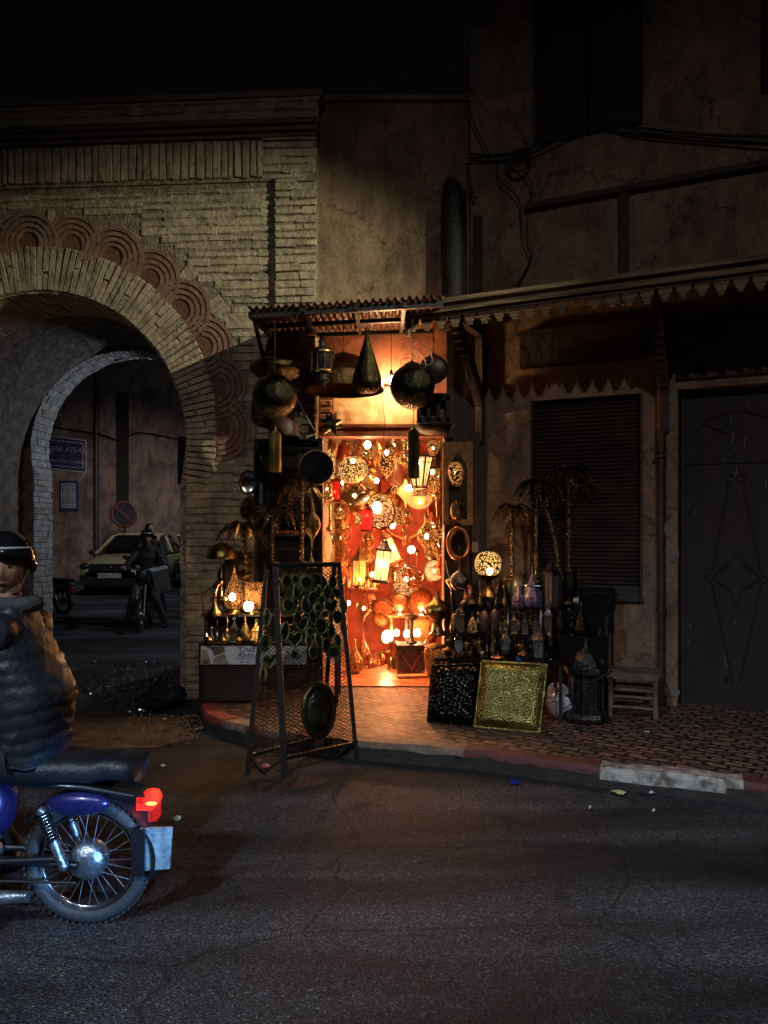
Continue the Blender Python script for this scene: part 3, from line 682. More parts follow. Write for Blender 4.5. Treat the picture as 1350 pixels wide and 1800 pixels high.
# iron double door
DOORM = mat('rusty_brown_door', (.032,.018,.017), .65, .2, c2=(.014,.009,.009), ns_=4, bump=.35, bs=22, stretch=(1,1,.4))
IRON = mat('door_iron', (.05,.032,.03), .55, .5)
SCRT = mat('scraped_paint', (.2,.17,.15), .7)
for li in range(2):
    u0 = DR[0]+.015+li*.80; u1 = u0+.785
    mb = MB(); mb.box(((u0+u1)/2, .09, (DR[2]+DR[3])/2), (u1-u0, .03, DR[3]-DR[2]-.02))
    mb.box((u0+.02,.07,(DR[2]+DR[3])/2),(.035,.03,DR[3]-DR[2]-.02)); mb.box((u1-.02,.07,(DR[2]+DR[3])/2),(.035,.03,DR[3]-DR[2]-.02)); mb.box(((u0+u1)/2,.071,2.12),(u1-u0-.08,.02,.02))
    dl = obj('door_leaf', mb, DOORM, rb)
    c = (u0+u1)/2+.03; mb = MB(); y = .068
    def pl(pts, rr=.008): mb.tube([(c+x, y, z) for x, z in pts], rr, 6)
    pl([(-.26,2.45),(-.08,2.53),(.0,2.53)]); pl([(-.26,2.45),(-.06,2.36)]); pl([(.03,2.54),(.27,2.46)]); pl([(.27,2.46),(.27,2.2)])
    pl([(-.18,1.18),(-.05,1.30),(0,1.42),(.05,1.30),(.18,1.18)]); pl([(-.18,1.18),(-.05,1.08),(0,.96),(.05,1.08),(.18,1.18)])
    pl([(-.18,1.12),(-.03,.35)]); pl([(.18,1.12),(.03,.35)]); pl([(-.05,1.96),(-.18,1.24)]); pl([(.05,1.96),(.18,1.24)])
    for (x, z) in ((-.2,1.17),(.2,1.17),(-.05,.35),(.05,.35),(-.04,1.99),(.04,1.99)): mb.torus((c+x, y, z), .028, .006, 14, 6)
    obj('scrollwork', mb, IRON, dl)
    mb = MB()
    for q in range(26):
        x = r.uniform(u0+.04,u1-.04); z = r.uniform(.3,2.6); hgt = r.choice((.012,.02,.05,.09))*r.uniform(.5,1.2)
        mb.box((x,.0735,z),(.006,.003,hgt),Matrix.Rotation(r.uniform(-.2,.2),3,'Y'))
    obj('paint_scrape', mb, SCRT, dl)
    xh = u1-.05 if li == 0 else u0+.05
    obj('handle', MB().tube([(xh,.06,1.12),(xh,.03,1.14),(xh,.03,1.26),(xh,.06,1.28)],.008,8).box((xh,.068,1.05),(.05,.012,.08)), IRON, dl)
    for zh in (.5,1.5,2.4): obj('hinge', MB().tube([((u0+.012) if li==0 else (u1-.012),.062,zh-.06),((u0+.012) if li==0 else (u1-.012),.062,zh+.06)],.014,10), IRON, dl)
# trim: lintel rail over door, recessed sign boards, pilaster, mouldings
mb = MB(); mb.box((DR[0]+.81,-.02,DR[3]+.05),(1.75,.05,.10)); mb.box((DR[0]-.045,-.02,(DR[3]+.1)/2),(.085,.045,DR[3]-.1)); obj('door_surround', mb, PLAS, rb)
BRD = mat('burnt_signboard', (.022,.018,.017), .7, c2=(.045,.03,.024), ns_=7, bump=.8, bs=12)
mb = MB(); a, b = ur(916), ur(1132); zc = zr(1024,610)
mb.box(((a+b)/2,-.03,zc),(b-a,.05,.30)); mb.box(((a+b)/2,-.05,zc+.16),(b-a+.04,.07,.03)); obj('signboard', mb, BRD, rb)
mb = MB(); a = ur(1197); mb.box((a+.75,-.03,zr(1270,598)),(1.5,.05,.26)); mb.box((a+.75,-.05,zr(1270,572)),(1.55,.08,.04)); mb.box((a+.75,-.04,zr(1270,660)),(1.55,.09,.03)); obj('signboard', mb, BRD, rb)
mb = MB(); zt = zr(1100,335); mb.box((1.6,-.03,zt),(5.6,.06,.05)); mb.box((ur(1098),-.02,(zt+3.5)/2),(.075,.045,zt-3.5)); mb.box((ur(836)+.03,-.02,(zt+3.5)/2),(.07,.045,zt-3.5))
obj('moulding', mb, mat('dark_moulding', (.06,.04,.03), .8, bump=.5), rb)
mb = MB(); z = zs(470)
mb.tube([(ur(1163),-.05,.12),(ur(1163),-.05,zr(1163,800))], .028, 12); mb.tube([(ur(1163),-.05,zr(1163,1075)),(ur(1163),-.05,zr(1163,1065))], .036, 12)
mb.tube([(ur(1163),-.05,zr(1163,800)),(ur(1163),-.05,zr(1163,640))], .032, 12); mb.ball((ur(1163),-.06,zr(1163,803)), .045, 8, 6, (1.2,1,.5))
obj('drainpipe', mb, mat('dark_pipe', (.035,.027,.023), .55, .2, c2=(.08,.05,.035), ns_=8, bump=.4), rb)
# flaking patches on the pilaster
mb = MB()
for (px, py, w_, h_) in ((1178,930,.05,.09),(1183,975,.05,.08),(1178,740,.04,.10),(1182,700,.05,.05),(1180,1215,.08,.05)):
    u = ur(px); z = zr(px,py); pts = [(u+w_*cos(t)*r.uniform(.6,1.1), z+h_*sin(t)*r.uniform(.6,1.1)) for t in [i*pi/5 for i in range(10)]]
    mb.prism(pts, -.052, -.03)
obj('flaked_plaster', mb, mat('grey_flake', (.26,.22,.18), .9, bump=.8), rb)
# canopy with stepped valance
D = .85
zf0, zf1 = 3.325, 3.43   # fascia
cl = -2.00; cr_ = 4.2
can = obj('canopy_roof', MB().box(((cl+cr_)/2, -D/2-.01, 0), (cr_-cl+.02, D+.12, .03)), WOODC, rb)
can.location = (0, 0, 3.53); can.rotation_euler = (radians(10), 0, 0)
mb = MB(); pitch = .125; pts = [(cl, zf1), (cl, zf0)]
u = cl; st = [(0,0),(0,-.035),(.014,-.035),(.014,-.062),(.028,-.062),(.028,-.088),(.062,-.088),(.062,-.062),(.076,-.062),(.076,-.035),(.090,-.035),(.090,0),(.106,0),(.106,.028),(.110,.028),(.110,0)]
while u < cr_-pitch:
    for (a, b) in st: pts.append((u+a+.008, zf0+b))
    u += pitch
pts += [(cr_, zf0), (cr_, zf1)]
# build strip cell-wise (concave outline): vertical quads
mb = MB(); u = cl
def vq(a, b, z0, z1): mb.box(((a+b)/2, 0, (z0+z1)/2), (b-a, .024, z1-z0))
vq(cl, cr_, zf0, zf1)
while u < cr_-pitch:
    jj = r.uniform(-.004,.004)
    for (a, b, dz) in ((.004,.018,-.035),(.018,.032,-.062),(.032,.072,-.09),(.072,.086,-.062),(.086,.100,-.035)):
        if (int((u-cl)/pitch) % 17) == 11 and dz < -.05: continue
        vq(u+a, u+b, zf0+dz+jj, zf0+.0001)
    u += pitch
obj('valance', mb, WOODC, rb, loc=(0,-D,0))
mb = MB(); mb.box(((cl+cr_)/2, -D-.022, zf1+.018), (cr_-cl+.04, .06, .035)); mb.box(((cl+cr_)/2,-D-.016,zf0+.012),(cr_-cl,.012,.012)); mb.box((cl+.01,-D-.02,zf0-.02),(.03,.04,.22)); obj('canopy_edge', mb, WOODC, rb)
mb = MB()
for i in range(9): mb.box((cl+.2+i*.7, -D/2, 3.50), (.05, D, .05), Matrix.Rotation(radians(10),3,'X'))
obj('rafter', mb, WOODD, rb)
# carved brackets
for uu in (ur(846), ur(1170), ur(1170)+2.2):
    mb = MB(); nn = 15
    p = [(-.03, 3.34)]
    for i in range(nn+1):
        t = i/nn; y = -.80*(1-t)**1.25; z = 3.34-.72*t**.9
        p.append((y, z)); p.append((y+.02, z-.055)) 
    p.append((-.03, 2.5))
    vs = [(0+s_*.035, y, z) for s_ in (-1,1) for (y, z) in p]; k = len(p)
    # strips against wall line
    for i in range(k-1):
        (y0,z0_), (y1,z1_) = p[i], p[i+1]
        yb0 = max(y0, min(-.0, y0+.12)); yb1 = max(y1, min(-.0, y1+.12))
        mb.add([(uu-.035,y0,z0_),(uu-.035,y1,z1_),(uu-.035,yb1,z1_+.07),(uu-.035,yb0,z0_+.07),(uu+.035,y0,z0_),(uu+.035,y1,z1_),(uu+.035,yb1,z1_+.07),(uu+.035,yb0,z0_+.07)],
               [(0,1,2,3),(7,6,5,4),(0,4,5,1),(3,2,6,7)])
    mb.box((uu,-.04,2.85),(.07,.08,.95)); mb.box((uu,-.42,3.38),(.07,.84,.07))
    obj('bracket', mb, WOODD, rb)
# side panel wall filling between shop front and right building (planks)
mb = MB()
a = Vector((xs(783), 7.0)); b = Vector((xs(848)+.02, 7.02))
for i in range(5):
    p = a.lerp(b, (i+.5)/5); mb.box((p.x, 7.08-.0+.012*(i%2), 1.95), (.075, .03, 3.2))
o = obj('plank_infill', mb, WOODD); tag(o, 'dark vertical planks between the shop doorway and the brown house', 'planks')

# ================================================================== corrugated awning
aw = thing('corrugated_awning', 'rusty corrugated metal awning on a dark frame over the shop front', 'awning')
A0 = Vector((-1.05,5.9,3.275)); A1 = Vector((.46,5.9,3.365)); B0 = Vector((-1.05,7.13,3.40)); B1 = Vector((.46,7.13,3.45))
mb = MB(); n = 190; rows = 5; vs = []
for j in range(rows):
    v = j/(rows-1)
    for i in range(n+1):
        u = i/n; p = A0.lerp(A1, u).lerp(B0.lerp(B1, u), v); nx = 27
        vs.append((p.x, p.y+.01*sin(i*.9), p.z+.016*sin(u*nx*2*pi)+.004*sin(i*.37)))
mb.add(vs, [(j*(n+1)+i, j*(n+1)+i+1, (j+1)*(n+1)+i+1, (j+1)*(n+1)+i) for j in range(rows-1) for i in range(n)], True)
RUST = mat('rusty_corrugated_sheet', (.20,.085,.06), .6, .35, c2=(.07,.04,.035), ns_=6, bump=.3, bs=30)
so = obj('corrugated_sheet', mb, RUST, aw); md = so.modifiers.new('thick', 'SOLIDIFY'); md.thickness = .004
mb = MB()
dn = Vector((0,0,-.045))
mb.bar(A0+dn+Vector((0,.06,0)), A1+dn+Vector((0,.06,0)), .035, .05); mb.bar(A0+dn+Vector((.02,.04,0)), B0+dn+Vector((.02,0,0)), .04, .04)
mb.bar(A0.lerp(B0,.5)+dn, A1.lerp(B1,.5)+dn, .035, .035); mb.bar(B0+dn+Vector((0,-.04,0)), B1+dn+Vector((0,-.04,0)), .035, .035)
for t in (.28,.55,.8): mb.bar(A0.lerp(A1,t)+dn, B0.lerp(B1,t)+dn, .03, .03)
mb.bar(A0+dn+Vector((.03,.12,0)), Vector((-1.0,7.03,2.7)), .03, .03)
obj('frame', mb, DARKM, aw)

# ---- old duct on the wall, cables
o = obj('vent_duct', MB().tube([(xs(797,7.05),7.07,3.4),(xs(797,7.05),7.07,zs(360,7.05)),(xs(795,7.05),7.08,zs(325,7.05)),(xs(793,7.05),7.14,zs(312,7.05))],[.10,.10,.085,.05],18).tube([(xs(812,7.05),7.12,3.4),(xs(812,7.05),7.12,zs(330,7.05))],.05,12).torus((xs(797,7.05),7.07,zs(395,7.05)),.103,.01,20,6,Matrix.Rotation(pi/2,3,'X')), mat('dull_duct_metal',(.035,.032,.030),.65,.3,c2=(.014,.013,.012),ns_=6,bump=.4))
tag(o, 'fat vertical grey duct on the wall above the corrugated awning', 'duct')
def wp(px, py, off_=.06):
    u = ur(px); q = W0+Vector((.905,-.426,0))*u+Vector((-.426,-.905,0))*off_; q.z = EYE+(HY-py)/F*yr(u); return q
def cable(name, pts, rr, m_, label, cat='cable'):
    # smooth through points
    out = []
    for i in range(len(pts)-1):
        p0 = pts[max(i-1,0)]; p1 = pts[i]; p2 = pts[i+1]; p3 = pts[min(i+2,len(pts)-1)]
        for k in range(8):
            t = k/8; out.append(.5*((2*p1)+(p2-p0)*t+(2*p0-5*p1+4*p2-p3)*t*t+(3*p1-3*p2+p3-p0)*t**3))
    out.append(pts[-1])
    return tag(obj(name, MB().tube(out, rr, 6), m_), label, cat)
cable('power_cable', [wp(826,275),wp(870,278),wp(930,268),wp(1000,235),wp(1060,222),wp(1130,232),wp(1250,243),wp(1400,248)], .012, WIRE, 'thick black cable sagging across the brown house under the upper window')
cable('power_cable', [wp(826,282),wp(880,281),wp(940,272),wp(1005,243),wp(1058,226),wp(1140,240),wp(1260,250),wp(1400,262)], .009, WIRE, 'second thinner cable running just below the thick one on the house')
cable('loose_wire', [wp(822,170),wp(832,210),wp(850,250),wp(866,278)], .006, WIRE, 'thin wire slanting from the roof corner to the cable coil')
cable('loose_wire', [wp(880,283),wp(882,320),wp(915,355),wp(922,420),wp(935,455),wp(920,490),wp(906,506)], .005, WIRE, 'longest loose wire dangling over the brown wall to the canopy')
cable('loose_wire', [wp(900,285),wp(938,330),wp(930,400),wp(938,450),wp(928,480),wp(910,508)], .005, WIRE, 'loose wire curling beside the longest one above the canopy')
cable('loose_wire', [wp(828,282),wp(830,320),wp(836,350),wp(842,352)], .008, WIRE, 'short bundled wires hanging at the left corner of the brown house')
mb = MB()
for k in range(4):
    q = wp(915+k*2, 288+k*2, .07+.01*k); mb.torus(q, .10-.009*k, .006, 24, 6, Matrix.Rotation(RA,3,'Z'), sx=1.15)
tag(obj('cable_coil', mb, WIRE), 'coil of spare black cable hung on the brown house wall', 'cable')
# ================================================================== lantern kit
PR = {
 'globe': [(.02,0),(.25,.02),(.5,.075),(.78,.2),(.95,.36),(1,.52),(.95,.67),(.8,.81),(.55,.92),(.3,.98),(.2,1)],
 'egg': [(.01,0),(.12,.03),(.4,.13),(.68,.28),(.9,.46),(1,.62),(.95,.76),(.75,.89),(.45,.97),(.28,1)],
 'ovoid': [(.3,0),(.62,.05),(.85,.17),(.98,.34),(1,.48),(.92,.66),(.74,.82),(.45,.95),(.1,1)],
 'onion': [(.45,0),(.75,.03),(.93,.1),(1,.2),(.96,.31),(.82,.43),(.6,.55),(.36,.67),(.18,.79),(.08,.9),(.02,1)],
 'drop': [(.3,0),(.6,.03),(.86,.09),(1,.18),(.95,.28),(.75,.44),(.52,.6),(.3,.76),(.13,.9),(.02,1)],
 'cyl': [(.9,0),(1,.02),(1,.3),(1,.6),(1,.86),(.8,.9),(.55,.94),(.2,.97),(.05,1)],
 'disc': [(.1,0),(.45,.08),(.75,.2),(.95,.36),(1,.5),(.93,.62),(.7,.74),(.4,.82),(.22,.9),(.18,1)],
 'dome': [(1,0),(1.02,.05),(.97,.3),(.85,.55),(.64,.78),(.38,.93),(.12,1)],
 'bowl': [(.1,0),(.4,.06),(.7,.22),(.9,.5),(1,.85),(1.03,1)],
 'vase': [(.45,0),(.5,.04),(.35,.1),(.5,.2),(.9,.38),(1,.52),(.8,.68),(.35,.8),(.3,.9),(.5,1)],
 'bottle': [(.7,0),(.95,.05),(1,.2),(.8,.34),(.4,.48),(.2,.6),(.16,.8),(.24,.9),(.14,1)],
 'tajine': [(.9,0),(1,.06),(.98,.16),(.6,.3),(.35,.5),(.2,.72),(.1,.84),(.18,.92),(.08,1)],
 'pyramid': [(.85,0),(1,.05),(1,.42),(.5,.72),(.1,.95),(.03,1)],
 'heart': [(.25,0),(.4,.1),(.65,.25),(.9,.5),(1,.72),(.95,.9),(.8,1)],
 'samovar': [(.55,0),(.62,.04),(.5,.08),(.42,.14),(.36,.24),(.34,.34),(.5,.40),(.95,.52),(1,.62),(.88,.72),(.5,.8),(.3,.86),(.16,.92),(.1,1)],
 'spindle': [(.06,0),(.14,.1),(.2,.22),(.6,.34),(.95,.46),(1,.56),(.8,.68),(.3,.8),(.2,.9),(.1,1)],
 'candle': [(.5,0),(.9,.04),(.5,.08),(.25,.14),(.3,.3),(.2,.5),(.34,.7),(.2,.84),(.6,.92),(.9,.96),(.9,1)],
}
def prof(k, w, h): return [(max(r*w/2, .0006), z*h) for r, z in PR[k]]
ALL = []
PB = pierced('punched_brass', (.42,.27,.09), 95)
PBD = pierced('punched_dark_brass', (.075,.055,.022), 110, hole=.28, trans=False, rough=.26, bump=.45)
PBS = pierced('punched_dark_sphere', (.05,.046,.024), 120, hole=.3, trans=False, rough=.24, bump=.45)
PGOLD = pierced('punched_gold', (.40,.33,.10), 170, hole=.28, trans=False, rough=.28, bump=.9)
PSTEEL = pierced('punched_steel', (.22,.21,.19), 120, hole=.25, trans=False, rough=.3)
PCOP = pierced('punched_copper', (.50,.20,.07), 100, hole=.3, trans=False, rough=.35)
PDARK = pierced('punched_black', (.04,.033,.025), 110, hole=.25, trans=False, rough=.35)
LITA = pierced('lit_amber_filigree', (.30,.13,.035), 72, lit=2.3, litc=(1,.42,.10), hole=.40)
LITF = pierced('lit_fine_filigree', (.25,.09,.03), 95, lit=1.9, litc=(1,.36,.09), hole=.45)
LITY = pierced('lit_yellow_filigree', (.34,.2,.05), 66, lit=3.0, litc=(1,.56,.17), hole=.45)
LITD = pierced('lit_copper_filigree', (.34,.11,.035), 80, lit=1.0, litc=(1,.25,.05), hole=.40)
LITW = pierced('lit_pale_disc', (.35,.17,.05), 55, lit=2.6, litc=(1,.55,.2), hole=.5)
GRED = glassm('red_glass', (.85,.035,.02), .55, lit=.55)
GAMB = glassm('amber_glass', (1,.55,.18), .5, lit=.9)
GYEL = glassm('yellow_glass', (1,.72,.34), .55, lit=1.5)
GCLR = glassm('clear_glass', (.9,.9,.85), .16)
GDIM = glassm('smoky_glass', (.22,.17,.12), .5)

def bulbpt(t, x, z, r_=.016, e=0, y=0, c=(1,.46,.15), bright=False):
    o = obj('bulb', MB().ball((x,y,z), r_, 12, 8, (1,1,1.25)), BULBW if bright else BULB, t)
    if e: lamp('lamp_light', 'POINT', (x, y-.0, z), e*4.0, c, max(r_*.9,.012), parent=t)
    return o
def piece(name, kind, px, py, Y, w, h, m, label, cat, group=None, lit=0, bz=.55, br=.016, hang=None, sq=None, n=22, capm=None, base=None, tilt=0, rz=0, bright=False, extra=None, by=0):
    """lathe-turned lamp or vessel; (px, py) is the centre in the photo, w and h in photo pixels"""
    W_, H_ = S(w, Y), S(h, Y); c = P(px, py, Y); o0 = Vector((c.x, c.y, c.z-H_/2))
    if base is not None: o0.z = base
    t = thing(name, label, cat, o0, rz, group)
    if tilt: t.rotation_euler = (0, tilt, rz)
    capm = capm or BRASSD
    hgt = 1.0
    obj('shade' if lit or hang is not None else 'body', MB().lathe(prof(kind, W_, H_), n=n, sq=sq), m, t)
    mb = MB(); pr_ = PR[kind]; rt = max(pr_[-1][0]*W_/2, W_*.06)
    mb.lathe([(rt*1.25, H_*.985),(rt*1.05,H_+.006),(rt*.5,H_+.016),(.003,H_+.026)], n=12)
    if kind in ('globe','egg','spindle','disc'): mb.lathe([(rt*1.9,H_*.955),(rt*1.6,H_*1.01),(rt*.7,H_*1.04),(.004,H_*1.06+.012)], n=14)
    obj('cap', mb, capm, t)
    if base is not None or (hang is None and kind in ('globe','onion','vase','bottle','ovoid','drop')):
        rb_ = max(pr_[0][0]*W_/2, W_*.2); obj('foot', MB().lathe([(rb_*.9,.012),(rb_*1.1,.004),(rb_*1.15,-.002),(.001,-.002)], n=14), capm, t)
    if hang is not None:
        zt_ = EYE+(HY-hang)/F*Y-o0.z
        if zt_ > H_+.02:
            mb = MB(); mb.tube([(0,0,H_+.015),(0,0,zt_)], .0028, 5)
            k = int(min(14, (zt_-H_)/.05))
            for i in range(k): mb.torus((0,0,H_+.03+i*.05), .009, .002, 8, 4, Matrix.Rotation((i%2)*pi/2,3,'Z'))
            obj('chain', mb, DARKM, t)
    if lit: bulbpt(t, 0, bz*H_, br, lit if lit > .01 else 0, bright=bright, y=by*W_/2)
    if extra: extra(t, W_, H_)
    ALL.append(t); return t
def lantern(px, py, Y, w, h, label, group=None, sides=6, glass=None, fm=None, lit=0, hang=None, base=None, tilt=0, bright=False, taper=1.0, roof=.3, rz=0, br=.014, bz=.35, name='lantern', ogee=False):
    W_, H_ = S(w, Y), S(h, Y); c = P(px, py, Y); o0 = Vector((c.x, c.y, c.z-H_/2))
    if base is not None: o0.z = base
    t = thing(name, label, 'lantern', o0, rz, group); t.rotation_euler = (0, tilt, rz)
    fm = fm or BRASSD; glass = glass or GAMB; R = W_/2; zb = .07*H_; zt_ = H_*(1-roof)
    rb_, rt = R*.86/ (taper if taper > 1 else 1), R*.86*(taper if taper < 1 else 1)
    obj('base', MB().lathe([(.001,-.0),(rb_*1.14,0),(rb_*1.16,zb*.45),(rb_*1.0,zb)], sq=sides), fm, t)
    obj('panes', MB().lathe([(rb_*.96,zb),(rt*.96,zt_)], sq=sides), glass, t)
    mb = MB()
    for k in range(sides):
        a = 2*pi*k/sides+pi/sides; a2 = a+2*pi/sides
        p0 = Vector((rb_*cos(a), rb_*sin(a), zb)); p1 = Vector((rt*cos(a), rt*sin(a), zt_)); mb.bar(p0, p1, R*.09)
        q0 = Vector((rb_*cos(a2), rb_*sin(a2), zb)); q1 = Vector((rt*cos(a2), rt*sin(a2), zt_))
        mb.bar(p0.lerp(p1,.82), q0.lerp(q1,.82), R*.05)
        mb.bar(p0.lerp(q0,.5), p1.lerp(q1,.5), R*.035)
    obj('frame', mb, fm, t)
    if ogee: pr_ = [(rt*1.2,zt_-.01*H_),(rt*1.2,zt_+.02*H_),(rt*.98,zt_+.05*H_),(rt*.9,zt_+.35*roof*H_),(rt*.55,zt_+.6*roof*H_),(rt*.16,zt_+.74*roof*H_),(rt*.12,zt_+.84*roof*H_),(.003,H_)]
    else: pr_ = [(rt*1.2,zt_-.01*H_),(rt*1.18,zt_+.03*H_),(rt*.8,zt_+.3*roof*H_),(rt*.45,zt_+.55*roof*H_),(rt*.42,zt_+.68*roof*H_),(rt*.12,zt_+.85*roof*H_),(.003,H_)]
    obj('roof', MB().lathe(pr_, sq=sides), fm, t)
    obj('ring', MB().torus((0,0,H_+.008), .012, .0025, 14, 6), fm, t)
    if hang is not None:
        zz_ = EYE+(HY-hang)/F*Y-o0.z
        if zz_ > H_+.03: obj('chain', MB().tube([(0,0,H_+.02),(0,0,zz_)], .0025, 5), DARKM, t)
    if lit: bulbpt(t, 0, H_*bz, br, lit if lit > .01 else 0, bright=bright)
    ALL.append(t); return t

# ================================================================== hanging under the awning
g = 'big pierced lamps hung under the awning'
piece('pendant_lamp','globe',483,697,6.0,79,79,PBS,'dark punched metal globe hung over the left side of the doorway','pendant lamp',g,hang=560)
piece('pendant_lamp','disc',487,646,6.5,97,52,PBD,'flat saucer shaped brass lamp above the left dark globe','pendant lamp',g,hang=560)
piece('pendant_lamp','globe',725,680,6.0,80,80,PBS,'dark punched metal globe hung over the right side of the doorway','pendant lamp',g,hang=560)
piece('pendant_lamp','drop',645,636,6.05,52,114,PBD,'long cone shaped pierced lamp hung at the middle of the awning','pendant lamp',g,hang=560)
piece('pendant_lamp','dome',604,655,6.75,140,66,pierced('brown_punched_dome',(.16,.09,.04),150,hole=.25,trans=False,rough=.4),'wide shallow dark dome shade behind the cone lamp','pendant lamp',g,hang=560)
def orn(t, W_, H_):
    mb = MB(); mb.lathe([(W_*.5,H_*.33),(W_*.56,H_*.35),(W_*.5,H_*.38)],n=20); obj('band', mb, BRASS, t); obj('band', MB().lathe([(W_*.5,H_*.68),(W_*.55,H_*.7),(W_*.5,H_*.73)],n=20), BRASS, t)
    mb = MB()
    for k in range(10):
        a = 2*pi*k/10; mb.tube([(W_*.49*cos(a),W_*.49*sin(a),H_*.36),(W_*.49*cos(a),W_*.49*sin(a),H_*.71)], .003, 5)
    obj('column', mb, BRASSD, t)
PR['ornate'] = [(.03,0),(.12,.04),(.06,.08),(.35,.14),(.7,.22),(.5,.26),(.9,.33),(.9,.7),(.95,.74),(.6,.79),(.3,.82),(.25,.88),(.35,.9),(.1,1)]
piece('pendant_lamp','ornate',566,640,6.2,42,96,DARKM,'slim black and brass column lamp between saucer and dome shades','pendant lamp',g,hang=560,extra=orn)
piece('pendant_lamp','cyl',484,792,6.1,21,76,PGOLD,'golden punched cylinder lamp below the left dark globe','pendant lamp',g,hang=740,capm=BRASS)
piece('pendant_lamp','cyl',727,795,6.1,20,92,pierced('punched_green_brass',(.14,.15,.05),170,hole=.25,trans=False,rough=.3,bump=.9),'greenish punched cylinder lamp below the right dark globe','pendant lamp',g,hang=715)
piece('pendant_lamp','globe',762,650,6.6,52,50,DARKM,'small black round shade behind the right dark globe','pendant lamp',g,hang=560)
piece('pendant_lamp','dome',500,745,6.8,54,46,mat('dull_maroon_shade',(.10,.05,.045),.5,.4),'dull brown shade half hidden under the left dark globe','pendant lamp',g,hang=700)
# bare bulb lighting the alcove
t = thing('bare_bulb','very bright bare bulb in a dark socket above the doorway','light bulb',P(688,668,7.06))
obj('bulb', MB().ball((0,0,0),.036,16,12,(1,1,1.2)), glow('main_bulb_glow',(1,.86,.62),90), t)
obj('socket', MB().lathe([(.016,.03),(.018,.07),(.012,.085),(.003,.1)],n=14).tube([(0,0,.1),(0,.01,.5)],.003,5), DARKM, t)
lamp('lamp_light','POINT',(0,.0,-.0),28,(1,.55,.20),.036,parent=t)
# second socket pair seen left of globe
# star
def star(px, py, Y, r_px, m, label, spikes=14, seed=2):
    t = thing('star_lantern', label, 'star', P(px,py,Y)); r_ = S(r_px,Y); rr = random.Random(seed)
    mb = MB(); dirs = []
    for i in range(spikes):
        z = 1-2*(i+.5)/spikes; a = i*2.39996; dirs.append(Vector((sqrt(1-z*z)*cos(a), sqrt(1-z*z)*sin(a), z)))
    for d in dirs:
        q = d.orthogonal().normalized(); q2 = d.cross(q); b = r_*.34
        mb.add([d*r_, d*r_*.25+q*b, d*r_*.25+q2*b, d*r_*.25-q*b, d*r_*.25-q2*b], [(0,1,2),(0,2,3),(0,3,4),(0,4,1)])
    obj('points', mb, m, t); obj('hanger', MB().tube([(0,0,0),(0,.1,S(60,Y))],.002,5), DARKM, t); return t
star(583,745,6.75,25,mat('dark_star_metal',(.10,.09,.05),.3,.9,bump=.3),'dark many pointed metal star lantern by the left door corner')
# wire loops over right globe and white cable
o = obj('wire_tangle', MB().torus(P(727,628,5.95),S(12,6),.0035,16,5,Matrix.Rotation(.7,3,'Y'),sx=2.2).torus(P(742,622,5.97),S(13,6),.0035,16,5,Matrix.Rotation(.9,3,'Y'),sx=1.8).torus(P(716,636,5.95),S(7,6),.003,16,5,sx=1.7), mat('copper_wire',(.5,.3,.25),.35,.8)); tag(o,'tangle of shiny looped wire on top of the right dark globe','wire')
cable('pale_cable', [P(522,700,6.6),P(540,735,6.7),P(556,760,6.75),P(575,775,6.9)], .004, WIREW, 'pale cable sagging from the left globe to the door frame')
cable('pale_cable', [P(520,722,6.5),P(519,750,6.5),P(505,765,6.5),P(490,756,6.5)], .003, WIREW, 'thin pale wire loop under the left dark globe')
cable('bulb_cable', [P(684,655,6.85),P(672,700,6.98),P(676,735,7.0),P(674,775,7.1)], .003, WIRE, 'thin black wire crossing the bright alcove')
# black slatted basket and tray at right of alcove
t = thing('slatted_lamp_box','black box lantern with tall slots above the door right corner','lantern',P(762,725,6.95)); s1 = S(1,6.95)
mb = MB(); mb.box((0,0,26*s1),(56*s1,.12,12*s1)); mb.box((0,0,-18*s1),(56*s1,.12,14*s1))
for x in (-26,-9,8,24): mb.box((x*s1,0,5*s1),(7*s1,.12,46*s1))
obj('box_frame', mb, DARKM, t); mb = MB()
obj('back_panel', MB().box((0,.07,5*s1),(50*s1,.01,44*s1)), mat('dusty_pink_panel',(.42,.22,.16),.7), t)
piece('tray','bowl',762,757,6.8,62,16,DARKM,'black shallow tray under the slotted box lantern','tray',capm=DARKM)
# ================================================================== inside the shop
G1 = 'lit lamps filling the shop'
def disc(px, py, Y, w, h, m, label, lit=0, cat='wall lamp', depth=.05, rim=None, tilt=0, rz=0, name='round_wall_lamp', bx=0, bz_=0, br=.018, bright=False, group=None, knob=False, concave=False):
    t = thing(name, label, cat, P(px,py,Y), rz, group); t.rotation_euler = (0,tilt,rz)
    W_, H_ = S(w,Y)/2, S(h,Y)/2; R = Matrix.Diagonal(Vector((W_,1,H_))) @ Matrix.Rotation(pi/2,3,'X')
    sg = -1 if concave else 1
    obj('face', MB().lathe([(1,0),(.92,.35*depth*sg),(.7,.75*depth*sg),(.4,.95*depth*sg),(.001,depth*sg)], n=32, M=R), m, t)
    obj('rim', MB().lathe([(1.0,-.006),(1.06,0),(1.06,.012),(.98,.02),(.94,.012)], n=32, M=R), rim or BRASSD, t)
    if knob: obj('boss', MB().ball((0,-depth-.003,0),.02,12,8,(1.2,.5,.7)), DARKM, t)
    if lit: bulbpt(t, bx*W_, bz_*H_, br, lit if lit > .01 else 0, y=-depth-.03, bright=bright)
    ALL.append(t); return t
piece('pendant_lamp','globe',621,826,7.5,52,50,LITY,'round basket weave lamp glowing at the doorway top left','pendant lamp',G1,lit=1.8,bz=.78,br=.020,hang=770,by=-.6,bright=True)
piece('pendant_lamp','egg',680,813,7.4,35,56,LITA,'tall pointed egg lamp glowing near the top centre of the doorway','pendant lamp',G1,lit=1.8,bz=.8,br=.021,hang=770,by=-.5,bright=True)
